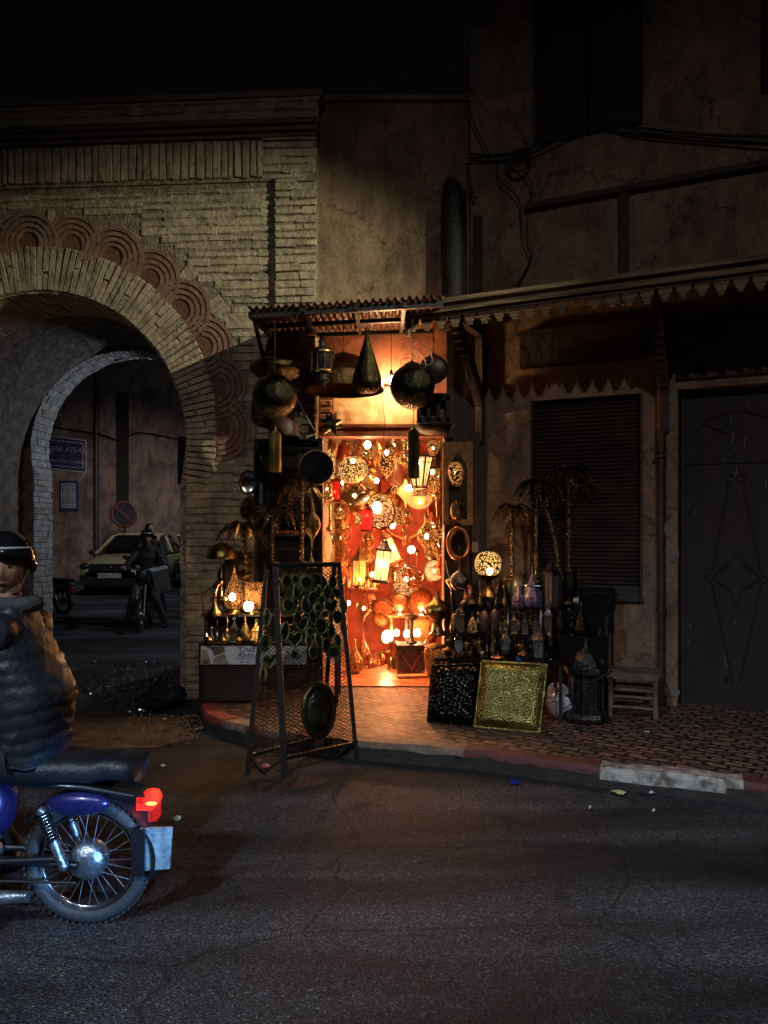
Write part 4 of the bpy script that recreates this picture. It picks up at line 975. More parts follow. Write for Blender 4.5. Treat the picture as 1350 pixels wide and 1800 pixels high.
piece('light_bulb','globe',646,782,7.4,12,14,BULB,'small bare bulb between the basket lamp and the egg lamp','light bulb',G1,hang=768)
lantern(737,826,7.5,60,66,'wide flared eight sided lantern with pale yellow panes hung top right in shop',G1,8,GYEL,BRASSD,lit=2.5,hang=770,taper=1.9,roof=.18,bz=.7,br=.022,bright=True)
piece('pendant_lamp','cyl',581,815,7.5,16,54,LITY,'narrow glowing tube lamp at the doorway top left corner','pendant lamp',G1,lit=.01,hang=770)
lantern(588,857,7.6,27,52,'dark red glass lantern below the narrow tube lamp',G1,6,GRED,mat('red_lantern_metal',(.22,.02,.015),.4,.5),lit=.01,hang=800)
piece('pendant_lamp','disc',624,872,7.6,52,34,GDIM,'dark oval smoky glass shade with a bulb under the basket lamp','pendant lamp',G1,lit=.5,bz=.5,br=.014,hang=770,by=-1.0)
disc(669,899,7.7,50,62,LITW,'large perforated sun disc lamp, brightest one at the middle of the shop',lit=6,bx=-.25,bz_=.2,br=.045,bright=True,depth=.07)
lantern(645,908,7.45,26,52,'bright red glass lantern hanging in front of the large sun disc lamp',G1,6,glassm('bright_red_glass',(1,.05,.03),.6,lit=1.1),mat('red_lantern_metal',(.22,.02,.015),.4,.5),lit=.6,hang=775,bz=.55,br=.014)
disc(712,902,9.0,84,88,mat('copper_tray_face',(.30,.065,.03),.5,.7,c2=(.16,.035,.018),ns_=10,bump=.2),'big round copper tray on the back wall right of the sun disc lamp',cat='tray',name='copper_tray',rim=COPPER,depth=.02,concave=True)
piece('pendant_lamp','spindle',713,866,7.8,30,50,GAMB,'small glass drop chandelier with two bulbs over the copper tray','pendant lamp',G1,lit=1.0,bz=.66,br=.015,hang=770,by=-1.1)
piece('light_bulb','globe',720,858,7.7,11,13,BULB,'small bare bulb right of the glass drop chandelier','light bulb',G1,hang=840)
piece('pendant_lamp','bowl',737,884,7.9,46,22,GAMB,'amber glass bowl hanging right of the chandelier','pendant lamp',G1,hang=770,lit=.3,bz=.5,br=.011,by=-1.1)
piece('pendant_lamp','spindle',749,945,7.5,33,76,LITA,'glowing ball lamp with long brass neck on the right side of the doorway','pendant lamp',G1,lit=1.2,bz=.53,br=.018,hang=790,by=-1.05,bright=True)
lantern(632,996,7.9,31,74,'tall seeded glass house lantern standing on the small wall shelf',G1,6,GAMB,BRASSD,lit=1.2,roof=.35,bz=.2,br=.018,bright=True)
lantern(668,984,7.6,34,82,'bright six sided hanging lantern with clear panes at the shop centre',G1,6,GYEL,DARKM,lit=2.0,hang=900,bz=.42,br=.03,bright=True,tilt=.12)
lantern(697,957,7.8,30,66,'tilted lantern with blazing bulb right of the six sided one',G1,6,GYEL,COPPER,lit=1.6,tilt=-.42,bz=.4,br=.028,bright=True,hang=900)
disc(723,966,8.6,15,15,glow('round_window_glow',(1,.75,.45),6),'tiny bright porthole lamp on the red wall',rim=DARKM,lit=.6,br=.012,depth=.02)
# star disc
t = disc(763,1003,8.0,36,38,glow('star_disc_glow',(1,.62,.22),1.1),'round yellow lamp with a black eight pointed star pattern',rim=BRASSD,depth=.02,lit=.01,br=.008)
mb = MB(); R_ = S(16,8.0); pts = [Vector((R_*cos(2*pi*k/8+.39),-.03,R_*sin(2*pi*k/8+.39))) for k in range(8)]
for k in range(8): mb.bar(pts[k],pts[(k+3)%8],.004)
mb.torus((0,-.03,0),R_*1.02,.003,24,5); obj('star_grille', mb, DARKM, t)
disc(714,1023,8.9,50,52,LITW,'round hammered wall lamp with dark centre boss glowing over the plates',lit=3.2,bx=.15,bz_=.3,br=.042,bright=True,knob=True,depth=.06)
PLM = mat('engraved_copper_plate',(.50,.16,.06),.38,.9,c2=(.28,.07,.03),ns_=22,bump=.8,bs=60)
disc(701,1062,8.8,36,38,PLM,'round engraved plate with a bulb, middle one above the low table',.5,cat='plate',name='engraved_plate',bx=.1,bz_=-.4,br=.015)
disc(740,1058,8.7,44,46,PLM,'largest engraved plate with a bulb at the right above the low table',.6,cat='plate',name='engraved_plate',bx=.0,bz_=-.5,br=.018)
disc(673,1072,8.7,36,36,PLM,'round engraved plate without a bulb left of the middle plate',cat='plate',name='engraved_plate')
disc(650,1053,8.9,24,26,PLM,'small copper plate behind the egg lamp on the left',cat='plate',name='engraved_plate')
disc(668,1090,8.5,28,22,PLM,'tilted oval copper dish below the bulbless plate',cat='plate',name='engraved_plate',tilt=.3)
piece('table_lamp','spindle',637,1069,8.0,27,58,LITD,'egg shaped copper filigree lamp with a bulb on the left of the floor display','lamp',G1,lit=.7,bz=.52,br=.017,by=-1.0,tilt=.1)
piece('floor_lamp','onion',624,1122,7.75,31,54,LITD,'larger teardrop filigree lamp on the shop floor at the left','lamp',base=.135)
piece('floor_lamp','onion',638,1108,8.0,27,62,LITD,'slim teardrop filigree lamp behind the larger one','lamp',base=.16)
# red-lit wall, shelf on left
t = thing('wall_shelf','small wooden wall shelf with a row of little glasses','shelf',P(636,1036,7.9)); s1 = S(1,7.9)
obj('board', MB().box((0,.05,0),(54*s1,.16,.014)), COPPER, t); obj('bracket', MB().bar((-20*s1,.1,-.01),(-24*s1,.1,-.12),.012), DARKM, t)
obj('rack_side', MB().box((-27*s1,.02,-.16),(.02,.05,.62)), COPPER, t)
for k in range(9):
    piece('tea_glass','bottle' if k%3==1 else 'vase',614+k*5.6,1026,7.85,5.5,17,COPPER if k%2 else GAMB,['tea glass at the left end of the wall shelf','second little glass from the left on the wall shelf','third little glass from the left on the wall shelf','fourth little glass from the left on the wall shelf','middle little glass on the wall shelf','fourth little glass from the right on the wall shelf','third little glass from the right on the wall shelf','second little glass from the right on the wall shelf','glass at the right end of the wall shelf'][k],'glass','little glasses on the wall shelf',n=10)
# low table with back light
t = thing('low_table','low wooden table on thin legs against the back wall','table',P(722,1083,8.4)); s1 = S(1,8.4)
obj('tabletop', MB().box((0,.06,0),(80*s1,.22,.025)), COPPER, t)
for x in (-34,-8,34): obj('leg', MB().box((x*s1,.0,-.29),(.028,.028,.56)), WOODD if x==-8 else COPPER, t)
for (x, py, sz, e, lb) in ((681,1119,20,2.2,'round bright glass lamp under the low table at its left leg'),(697,1112,11,.8,'small bright bulb lamp under the low table left of the black pillar'),(715,1114,12,1.0,'bright bulb lamp hidden left of the black pillar lantern'),(733,1112,13,1.4,'bright bulb lamp just right of the black pillar lantern')):
    piece('glass_lamp','ovoid',x,py,8.3,sz,sz*1.15,glow('lamp_shade_glow',(1,.62,.24),7),lb,'lamp',G1,lit=e,bz=.5,br=.02,bright=True)
disc(741,1108,9.15,50,46,mat('yellow_back_tray',(.75,.5,.15),.4,.6,bump=.2),'yellow lit round tray leaning behind the low table',cat='tray',name='leaning_tray',depth=.02)
# small clutter on the shop floor back
r = random.Random(41)
clut = [('small brass pot','pot','vase'),('little copper bottle','bottle','bottle'),('small tajine dish','dish','tajine'),('round brass box','box','ovoid'),('small filigree candle holder','candle holder','bowl'),('tiny dome lamp','lamp','dome')]
wh = ['beside the teardrop lamps','left of the bright glass lamp','in front of the bright glass lamp','below the low table left half','at the foot of the table leg','behind the black box on the floor','right of the teardrop lamps','behind the small gold box','below the tilted copper dish','beside the perforated basket','by the shop back wall left corner','next to the yellow leaning tray']
for k in range(12):
    x = 650+k*7.5 if k < 8 else 648+ (k-8)*24
    c0 = clut[k % 6]; Yk = 8.0+.08*(k % 5); zz_ = .125 if k < 8 else .24
    piece('clutter_'+c0[1].replace(' ','_') if False else c0[1].replace(' ','_'), c0[2], x, 1130, Yk, r.uniform(9,15), r.uniform(14,26), [COPPER,BRASS,LITD,PCOP][k%4], c0[0]+' '+wh[k], c0[1], 'small wares on the shop floor', base=zz_ if k < 8 else .125, n=12)
# black pillar lantern on its carved box
t = thing('carved_box','dark carved wooden box standing on the shop floor tiles','box',(xs(723,7.62),7.62,.127),.06); s1 = S(1,7.62)
mb = MB(); mb.box((0,.1,.13),(47*s1,.25,.24)); obj('body', mb, mat('carved_black_wood',(.06,.035,.02),.5,c2=(.02,.012,.008),ns_=22,bump=1,bs=40), t)
obj('lid', MB().box((0,.1,.275),(51*s1,.28,.05)), DARKM, t); mb = MB()
for s_ in (-1,1):
    for u_ in (-1,1): mb.box((s_*20*s1,-.03,.13+u_*.1),(.03,.012,.03))
mb.bar((-.08,-.03,.2),(0,-.03,.06),.012); mb.bar((.08,-.03,.2),(0,-.03,.06),.012); obj('carving', mb, COPPER, t)
obj('wood_block', MB().box((0,-.1,.012),(52*s1,.12,.022),Matrix.Rotation(.1,3,'Z')), mat('raw_wood',(.45,.22,.1),.7), t)
piece('pillar_candlestick','candle',723,1109,7.7,26,48,DARKM,'black pillar candlestick on top of the dark carved box','candlestick',base=.127+.305,capm=DARKM)
# walls of small hanging things: filigree cones, dishes, hooks
r = random.Random(8)
wallset = [
 (600,960,7.9,24,70,'cyl',LITD,'rectangular copper filigree tube on the left wall','lamp'),(604,905,8.3,26,60,'egg',PCOP,'copper egg shade on the left wall above the filigree tube','lamp'),
 (580,905,7.35,14,60,'candle',BRASS,'brass candle arm at the left door jamb','candlestick'),(577,960,7.35,14,60,'vase',GAMB,'amber vase shape at the left door jamb lower down','vase'),
 (603,793,8.0,26,34,'dome',COPPER,'copper dome shade at the ceiling left of the bare bulb','lamp'),(629,790,8.2,24,40,'cyl',LITD,'copper filigree tube at the ceiling behind the basket lamp','lamp'),
 (660,800,8.4,22,48,'egg',PCOP,'dark egg shade at the ceiling between the basket and egg lamps','lamp'),(707,793,8.4,20,44,'cyl',LITY,'yellow tube lamp at the ceiling left of the flared lantern','lamp'),
 (765,800,7.9,30,44,'dome',DARKM,'black shade at the ceiling right corner','lamp'),(697,825,8.6,30,60,'onion',mat('purple_brown_shade',(.22,.08,.05),.5,.3),'brown onion shade behind the flared lantern','lamp'),
 (633,893,7.9,44,30,'bowl',PCOP,'copper mesh bowl left of the sun disc lamp','bowl'),(765,850,8.2,30,40,'globe',LITA,'amber globe behind the flared lantern right edge','lamp'),
 (768,900,7.5,12,64,'candle',BRASS,'twisted brass chain lamp at the right door jamb','lamp'),(770,960,7.6,26,50,'egg',LITA,'amber egg lamp right of the long necked ball lamp','lamp'),
 (686,1010,8.7,20,28,'cyl',LITD,'small mesh box lamp hung below the six sided lantern','lamp'),(733,995,8.9,10,50,'candle',COPPER,'thin copper hook hanging over the hammered wall lamp','hook'),
 (575,862,7.35,20,44,'ovoid',LITA,'amber oval lamp at the left jamb beside the red lantern','lamp'),(655,860,8.8,30,50,'cyl',PCOP,'copper tube behind the oval smoky shade','lamp'),
 (603,1005,8.3,20,40,'vase',COPPER,'copper vase left of the house lantern','vase'),(766,1068,7.95,20,36,'vase',PCOP,'dark copper vase behind the brass samovar','vase'),
 (753,1136,7.9,20,26,'ovoid',PCOP,'round copper pot beside the perforated basket','pot'),(695,1140,7.95,22,22,'bowl',COPPER,'copper bowl just left of the carved box','bowl')]
for (x,y,Y,w_,h_,k,m_,lb,ct) in wallset:
    piece({'hook':'wall_hook','lamp':'pendant_lamp'}.get(ct,ct), k, x, y, Y, w_, h_, m_, lb, ct, 'wares crowding the shop', lit=.01 if m_ in (LITA,LITY) else 0, br=.012, hang=(y-h_/2-8 if ct=='lamp' else None))
for (px,py,w_,h_,lb) in ((594,935,30,56,'framed copper relief panel on the left wall, upper one'),(594,990,28,44,'framed copper relief panel on the left wall, lower one'),(773,838,20,60,'narrow copper relief panel at the right wall')):
    t = thing('relief_panel', lb, 'panel', P(px,py,8.6)); s1 = S(1,8.6); obj('plate', MB().box((0,0,0),(w_*s1,.02,h_*s1)), PLM, t)
    mb = MB(); 
    for a,b,c_,d_ in ((-.5,-.5,.5,-.5),(.5,-.5,.5,.5),(.5,.5,-.5,.5),(-.5,.5,-.5,-.5)): mb.bar((a*w_*s1,-.015,b*h_*s1),(c_*w_*s1,-.015,d_*h_*s1),.018)
    obj('frame', mb, COPPER, t)
for (x0,y0,x1,y1,lb) in ((575,775,640,860,'black lamp flex looping across the doorway top left'),(660,775,625,870,'black lamp flex hanging left of the egg lamp'),(600,890,655,845,'black lamp flex rising to the basket lamp from the left wall')):
    cable('lamp_flex', [P(x0,y0,7.4),P((x0+x1)/2-4,(y0+y1)/2+10,7.45),P(x1,y1,7.5)], .004, WIRE, lb)
# extra lights to fill the room where the photograph shows crowded bulbs
t = thing('ceiling_bulb','bulb at the shop ceiling behind the egg lamp','light bulb',P(690,775,8.4)); bulbpt(t,0,0,.02,5,c=(1,.45,.16))
t = thing('ceiling_bulb','bulb at the shop back wall near the red lantern','light bulb',P(612,925,8.7)); bulbpt(t,0,0,.015,3,c=(1,.3,.12))
# ================================================================== right jamb: door panel, mirror, sphere
def pxq(px,py,Y): return P(px,py,Y)
t = thing('carved_door_panel','carved wooden panel with arched mirror hung beside the doorway','panel',P(805,850,6.85),-.14); s1=S(1,6.85); w_=52*s1; h_=146*s1
CARV = mat('carved_honey_wood',(.50,.27,.10),.45,c2=(.26,.12,.04),ns_=26,bump=1,bs=60)
mb = MB()
hw, hh = w_/2, h_/2; iw = w_*.31
a_z = hh*.55   # arch spring
mb.box((-(hw+iw)/2,0,0),(hw-iw,.03,2*hh)); mb.box(((hw+iw)/2,0,0),(hw-iw,.03,2*hh)); mb.box((0,0,-hh*.93),(2*iw,.029,hh*.14)); mb.box((0,0,hh*.88),(2*iw,.029,hh*.24))
n=10
for s_ in (-1,1):
    for i in range(n):
        x0=iw*(1-i/n); x1=iw*(1-(i+1)/n); z0_=hh*.38+hh*.36*(i/n)**.7; z1_=hh*.38+hh*.36*((i+1)/n)**.7
        mb.prism([(s_*x0,z0_),(s_*x1,z1_),(s_*x1,hh*.77),(s_*x0,hh*.77)],-.014,.014)
obj('frame', mb, CARV, t)
obj('mirror', MB().box((0,.012,-.05*hh),(2*iw,.004,hh*1.65)), mat('old_mirror',(.55,.5,.45),.08,1,c2=(.4,.36,.3),ns_=3), t)
obj('cross_rail', MB().box((0,-.002,-.12*hh),(2*iw,.02,.04)), DARKM, t)
obj('lattice_strip', MB().box((-hw-.016,0,-.02),(.02,.025,2*hh*1.02)), BRASS, t)
t2 = piece('pendant_lamp','egg',800,833,6.7,26,44,LITA,'amber egg lamp hanging before the arched mirror','pendant lamp',lit=.01,hang=800,br=.008)
piece('leaf_dish','ovoid',803,897,6.74,24,34,PB,'woven leaf shaped dish in the lower opening of the carved panel','dish')
t = thing('oval_mirror','oval copper framed mirror below the carved panel','mirror',P(806,955,6.8),-.15); s1=S(1,6.8)
obj('frame', MB().torus((0,0,0),26*s1,5*s1,36,10,Matrix.Diagonal(Vector((.66,1,1)))), COPPER, t); obj('mirror', MB().lathe([(25*s1,0),(.001,0)],(0,.01,0),32,Matrix.Diagonal(Vector((.66,1,1))) @ Matrix.Rotation(pi/2,3,'X')), MC['old_mirror'], t)
piece('pendant_lamp','globe',808,1022,6.55,35,35,PSTEEL,'dull steel ball lamp hanging under the oval mirror','pendant lamp',hang=960,capm=STEEL)
cable('white_flex',[P(783,985,6.7),P(788,1010,6.6),P(800,1030,6.5),P(822,1037,6.45)],.0045,WIREW,'white flex running from the doorway to the steel ball lamp')
o = obj('jamb_post', MB().box((xs(786,6.95),7.0,1.2),(.05,.05,2.3)).box((xs(838,6.9),6.98,1.25),(.07,.06,2.4)).box((xs(812,6.9),7.0,2.38),(.30,.06,.05)), WOODD); tag(o,'black wooden door posts carrying the carved panel and oval mirror','door frame')
o = obj('wall_socket', MB().box(P(835,962,6.85),(.05,.04,.09)).ball(P(835,962,6.82),.014,8,6), mat('grimy_switch',(.25,.2,.15),.5)); tag(o,'small grimy switch box on the post right of the oval mirror','switch')
# brass samovar on perforated heart basket
piece('perforated_basket','heart',766,1140,6.9,42,76,LITD,'tall heart shaped perforated copper basket by the doorway right side','basket',base=.14)
piece('samovar','samovar',769,1080,6.85,46,74,BRASS,'polished brass samovar on the perforated copper basket','samovar',extra=lambda t,W_,H_: (obj('handle',MB().torus((W_*.55,0,H_*.6),W_*.16,.006,16,6),BRASS,t),obj('spout',MB().tube([(-W_*.4,0,H_*.5),(-W_*.6,0,H_*.52),(-W_*.68,0,H_*.64)],[.012,.008,.005],8),BRASS,t)),rz=.4)
piece('tall_candlestick','candle',795,1075,6.75,24,110,BRASSD,'tall dark turned candlestick right of the brass samovar','candlestick')
# ================================================================== tiered display on the right
TD = Vector((.42,5.98,0)); TA = atan2(-.21,.86); ta = Vector((cos(TA),sin(TA),0)); tn = Vector((-sin(TA),cos(TA),0))
t = thing('display_stand','black stepped display stand with four levels crowded by lanterns','display stand',TD,TA)
LV = [(.567,-.03,.96,0,.26),(.735,.06,1.28,.24,.18),(.915,.10,1.34,.42,.18),(1.08,.62,1.36,.60,.25)]
for i,(z,x0,x1,y,d_) in enumerate(LV):
    obj('shelf_board', MB().box(((x0+x1)/2,y+d_/2,z-.012),(x1-x0,d_,.024)), DARKB, t)
for x,y,z in ((0,.02,.56),(.93,.02,.56),(.08,.42,.9),(1.28,.42,.9),(.65,.8,1.07),(1.34,.8,1.07),(1.28,.62,1.07)): obj('leg', MB().bar((x,y,.12),(x,y,z-.02),.025), DARKM, t)
obj('brace', MB().bar((1.0,.0,.13),(1.34,.62,1.05),.025), DARKM, t); obj('brace', MB().bar((.97,.1,.3),(1.3,.0,.52),.02), DARKM, t)
for i,(z,x0,x1,y,d_) in enumerate(LV[1:]): obj('riser', MB().box(((x0+x1)/2,y+.01,z-.1),(x1-x0,.008,.14)), DARKB, t)
def onshelf(lv, x, dy=.08):
    z,x0,x1,y,d_ = LV[lv]; q = TD+ta*x+tn*(y+dy); return q, z
def wares(lv, px, w_, h_, k, m_, lb, nm, ct, sq=None, dy=.07, lan=None, **kw):
    # find x along the shelf for the photo column
    z,x0,x1,y,d_ = LV[lv]; kk=(px-CX)/F; b=TD+tn*(y+dy); u=(kk*b.y-b.x)/(ta.x-kk*ta.y); q=b+ta*u
    if lan: return lantern(px, 1000, q.y, w_, h_, lb, 'lanterns on the right display stand', base=z, **lan)
    return piece(nm, k, px, 1000, q.y, w_, h_, m_, lb, ct, 'wares on the right display stand', base=z+.002, sq=sq, **kw)
D4 = dict(sides=4,glass=GDIM,fm=STEEL,roof=.35); D6 = dict(sides=6,glass=GDIM,fm=DARKM,roof=.35)
# bottom level
wares(0,788,18,12,'bowl',PSTEEL,'small steel dish at the left end of the front shelf','dish','dish')
wares(0,806,16,46,None,None,'slim clear glass lantern on the front shelf left','lantern','lantern',lan=dict(sides=6,glass=GCLR,fm=CHROME,roof=.3))
wares(0,820,14,28,'cyl',BRASSD,'small cup holder right of the slim clear lantern','cup','cup')
wares(0,842,26,30,'ovoid',PBD,'round engraved ball box on the front shelf left half','box','ball',dy=.12)
wares(0,866,18,56,'bottle',BRASSD,'long necked dark bottle between two ball boxes on the front shelf','bottle','bottle',dy=.1)
wares(0,890,28,44,'ovoid',PSTEEL,'tall egg shaped silver box at the centre of the front shelf','box','egg',dy=.12)
wares(0,919,30,28,'ovoid',PBD,'low round brass ball box right of the silver egg','box','ball',dy=.12)
wares(0,951,40,60,None,None,'grey metal lantern with pointed roof and cut out sides, on the front shelf right','lantern','lantern',lan=dict(sides=6,glass=PSTEEL,fm=STEEL,roof=.42),dy=.14)
wares(0,875,26,8,'disc',COPPER,'flat copper dish at the front edge of the shelf','dish','dish',dy=.03)
for k,x in enumerate((800,812,826)): wares(0,x,9,9,'bowl',CHROME,['left','middle','right'][k]+' one of three tiny chrome cups at the front shelf edge','cup','cup',dy=.02)
o = obj('blue_box', MB().box((TD+ta*.64+tn*.05+Vector((0,0,.567+.016))),(.075,.06,.03),Matrix.Rotation(TA,3,'Z')), mat('blue_card',(.06,.12,.35),.4)); tag(o,'small blue card box at the front shelf edge','box')
wares(0,922,22,11,'bowl',mat('violet_foil',(.35,.3,.6),.2,1,bump=.5),'shiny violet foil bowl on the front shelf','bowl','bowl',dy=.03)
# second level
wares(1,808,20,46,None,None,'small dark lantern at the left end of the second shelf','lantern','lantern',lan=dict(D6,ogee=True))
wares(1,830,22,30,'pyramid',PB,'pierced pyramid candle lamp on the second shelf left','lamp','candle lamp',sq=4)
wares(1,851,20,38,'ovoid',mat('brown_leather',(.10,.045,.03),.45,bump=.3),'dark brown oval flask right of the pierced pyramid','flask','flask')
wares(1,869,18,42,'ovoid',MC['brown_leather'],'second dark brown flask, slimmer, on the second shelf','flask','flask')
for k,(x,h_) in enumerate(((887,26),(903,34),(922,32),(941,30))):
    wares(1,x,17,h_,None,None,['small brass house lantern, leftmost of four on the second shelf','bright gold roofed lantern, second of the four small ones','dim box lantern, third of the four small ones','dim box lantern, rightmost of the four small ones'][k],'lantern','lantern',lan=dict(sides=4,glass=GDIM,fm=[BRASS,BRASS,STEEL,STEEL][k],roof=.4))
wares(1,963,19,52,None,None,'tall grey pointed lantern at the right of the second shelf','lantern','lantern',lan=D4)
for k,x in enumerate((827,853,869)):
    q,z = onshelf(1,(x-790)/150.,.0); o = obj('hook', MB().tube([(0,0,0),(0,0,.035),(.006,-.004,.045),(.016,-.006,.043)],.0035,6), CHROME); o.location = TD+ta*((x-786)/170.)+tn*.235+Vector((0,0,.735)); tag(o,['left','middle','right'][k]+' one of three little curved chrome hooks on the second shelf edge','hook','chrome hooks')
# third level
wares(2,826,22,40,'ovoid',COPPER,'tilted copper vessel at the left end of the third shelf','vessel','vessel',dy=.12)
wares(2,825,30,18,'ovoid',PBD,'low round box in front of the copper vessel','box','box',dy=.03)
for k,(x,w_,h_,m_) in enumerate(((844,16,46,BRASS),(859,15,44,STEEL),(871,14,48,BRASS),(887,16,40,BRASSD))):
    wares(2,x,w_,h_,'bottle',m_,['yellow brass perfume bottle, leftmost of four on the third shelf','silver perfume bottle, second of four on the third shelf','beaded brass perfume bottle, third of four','squat dark perfume bottle, rightmost of four'][k],'perfume_bottle','bottle')
wares(2,913,38,62,'ovoid',mat('olive_glaze',(.06,.065,.04),.35,coat=.3,bump=.1),'big olive green glazed egg behind the perfume bottles','egg_vase','vase',dy=.15)
PLAST = mat('violet_plastic_wrap',(.13,.09,.17),.12,0,c2=(.03,.02,.05),ns_=16,bump=1,bs=26,coat=.6)
wares(2,912,26,50,'onion',PLAST,'small lamp wrapped in crinkled violet plastic','wrapped_lamp','lamp',dy=.05,sq=9)
wares(2,936,42,72,'onion',PLAST,'large lamp wrapped in crinkled violet plastic','wrapped_lamp','lamp',dy=.09,sq=11)
wares(2,968,34,88,None,None,'tall dark glass lantern on the right of the third shelf','lantern','lantern',lan=dict(sides=6,glass=GDIM,fm=DARKM,roof=.28),dy=.08)
wares(2,1000,20,24,'vase',BRASSD,'small dark vase at the right end of the third shelf','vase','vase')
# top level
wares(3,1000,48,24,'dome',CHROME,'shiny dome lid with silver highlights on the top shelf right','serving_dome','lid')
# lit mosaic globe on stand
PR['globe2'] = [(.5,0),(.8,.1),(.96,.28),(1,.48),(.94,.68),(.76,.86),(.45,.97),(.02,1)]
def gstand(t,W_,H_): obj('stand', MB().lathe([(W_*.40,.0),(W_*.30,-.02),(W_*.12,-.05),(W_*.10,-.10),(W_*.3,-.16),(W_*.32,-.17)],n=18), BRASSD, t)
piece('mosaic_globe_lamp','globe2',858,990,6.3,48,42,LITY,'lit mosaic glass globe lamp glowing on the right display','lamp',lit=3.6,bz=.2,br=.024,by=-.85,bright=True,extra=gstand)
# leaning square panels
def lean_panel(pts, zc, m_, label, bulge=.05, name='hammered_panel'):
    TL,TR,BR_,BL = [Vector(p) for p in pts]; t = thing(name,label,'panel',BL.lerp(BR_,.5)); o_=BL.lerp(BR_,.5)
    nn = ((BR_-BL).cross(TL-BL)).normalized()
    if nn.y > 0: nn = -nn
    mb = MB(); k=14; vs=[]
    for j in range(k+1):
        for i in range(k+1):
            u,v=i/k,j/k; e=min(u,1-u,v,1-v); p=BL.lerp(BR_,u).lerp(TL.lerp(TR,u),v); inward=.018*sin(pi*u)*(1 if v in(0,1) else 0)
            vs.append(p+nn*(bulge*min(1,e*7)**.6 - bulge*.5*(4*(u-.5)**2*0))-o_)
    mb.add(vs,[(j*(k+1)+i,j*(k+1)+i+1,(j+1)*(k+1)+i+1,(j+1)*(k+1)+i) for j in range(k) for i in range(k)],True)
    obj('front', mb, m_, t)
    mb = MB(); q=[TL-o_,TR-o_,BR_-o_,BL-o_]
    for i in range(4): mb.tube([q[i],q[(i+1)%4]],.010,8)
    obj('rim', mb, m_, t)
    mb = MB(); mb.add([v-nn*.012 for v in q],[(0,1,2,3)]); obj('back', mb, DARKM, t)
    return t
def gp(px,py,Y): return P(px,py,Y)
HGOLD = pierced('hammered_gold_sheet',(.42,.35,.10),95,hole=.2,trans=False,rough=.33,bump=.5)
HBLK = pierced('hammered_black_sheet',(.03,.026,.022),40,hole=.14,trans=False,rough=.2,bump=1)
lean_panel([gp(847,1163,5.72),gp(962,1168,5.60),gp(948,1288,5.47),gp(834,1277,5.645)],0,HGOLD,'square gold hammered metal panel leaning on the display stand')
lean_panel([gp(760,1171,5.92),gp(846,1167,5.78),gp(833,1275,5.66),gp(752,1268,5.80)],0,HBLK,'square black shiny panel leaning left of the gold one')
# bags and things under the stand
def crumple(name, px, py, Y, w_, h_, d_, m_, label, cat, seed, base=None, amp=.25):
    r = random.Random(seed); mb = MB(); W_,H_ = S(w_,Y)/2,S(h_,Y)/2; vs=[]; n,m=22,14; ph=[r.uniform(0,6) for _ in range(8)]
    for j in range(m+1):
        for i in range(n):
            a=2*pi*i/n; b=pi*j/m; d=1+amp*(sin(3*a+ph[0]+2*b)*.35+sin(7*a+ph[1]+5*b)*.25+sin(5*b+ph[2]+2*a)*.3)+r.uniform(-.05,.05)
            vs.append((W_*sin(b)*cos(a)*d, d_*sin(b)*sin(a)*d, max(-H_*.98,-H_*cos(b)*d)))
    mb.add(vs,[(j*n+i,j*n+(i+1)%n,(j+1)*n+(i+1)%n,(j+1)*n+i) for j in range(m) for i in range(n)],False)
    c=P(px,py,Y); c.z = (base+H_) if base is not None else c.z
    o=obj(name,mb,m_,loc=c); return tag(o,label,cat)
crumple('plastic_bag',983,1212,5.95,44,56,.12,mat('white_plastic_bag',(.55,.55,.56),.35,coat=.3),'crumpled white plastic bag under the right end of the display','bag',4,base=.12)
crumple('rubbish_bag',282,1240,6.75,84,44,.20,mat('dark_green_bag',(.012,.028,.030),.3,coat=.2),'dark green rubbish bag slumped by the gate pier','bag',9,base=.0)
crumple('stone',372,1236,6.75,22,22,.05,mat('broken_stone',(.2,.17,.14),.9,bump=.8),'small broken stone beside the foot of the gate pier','stone',2,base=.0,amp=.15)
# big floor lantern
Yl = 5.85; t = lantern(1030,1195,Yl,66,138,'large carved dark metal floor lantern with dome roof on the pavement',None,8,pierced('cut_grey_metal',(.09,.085,.08),70,hole=.3,rough=.4),mat('grey_lantern_metal',(.09,.085,.08),.4,.9,bump=.5,bs=50),base=.125,roof=.40,ogee=True)
s1=S(1,Yl)
obj('plinth', MB().lathe([(39*s1,0),(41*s1,.03),(38*s1,.06),(28*s1,.07)],sq=8), MC['grey_lantern_metal'], t); obj('band', MB().lathe([(35*s1,.34),(38*s1,.36),(38*s1,.39),(34*s1,.41)],sq=8), MC['cut_grey_metal'], t)
# stool
Ys=6.05; x0,x1=xs(1077,Ys),xs(1150,Ys); STW=mat('weathered_stool_wood',(.17,.13,.09),.7,c2=(.07,.05,.035),ns_=8,bump=.7,bs=20)
t = thing('wooden_stool','low rough wooden stool with rungs against the brown wall','stool',((x0+x1)/2,Ys,.12),-.35); hw=(x1-x0)/2*1.03
obj('seat', MB().box((0,.0,.325),(2*hw+.05,.30,.035)).box((0,-.14,.32),(2*hw+.05,.045,.05)), STW, t)
for sx_ in (-1,1):
    for sy_ in (-1,1): obj('leg', MB().tube([(sx_*hw,sy_*.13,0),(sx_*hw*.97,sy_*.13,.17),(sx_*hw,sy_*.13,.32)],[.024,.021,.023],9), STW, t)
for z in (.07,.15,.205):
    obj('rung', MB().tube([(-hw,-.13,z),(0,-.133,z+.005),(hw,-.13,z)],.013,8), STW, t)
    obj('rung', MB().tube([(-hw,.13,z),(hw,.13,z)],.012,8), STW, t)
for sx_ in (-1,1): obj('rung', MB().tube([(sx_*hw,-.13,.1),(sx_*hw,.13,.1)],.012,8), STW, t)
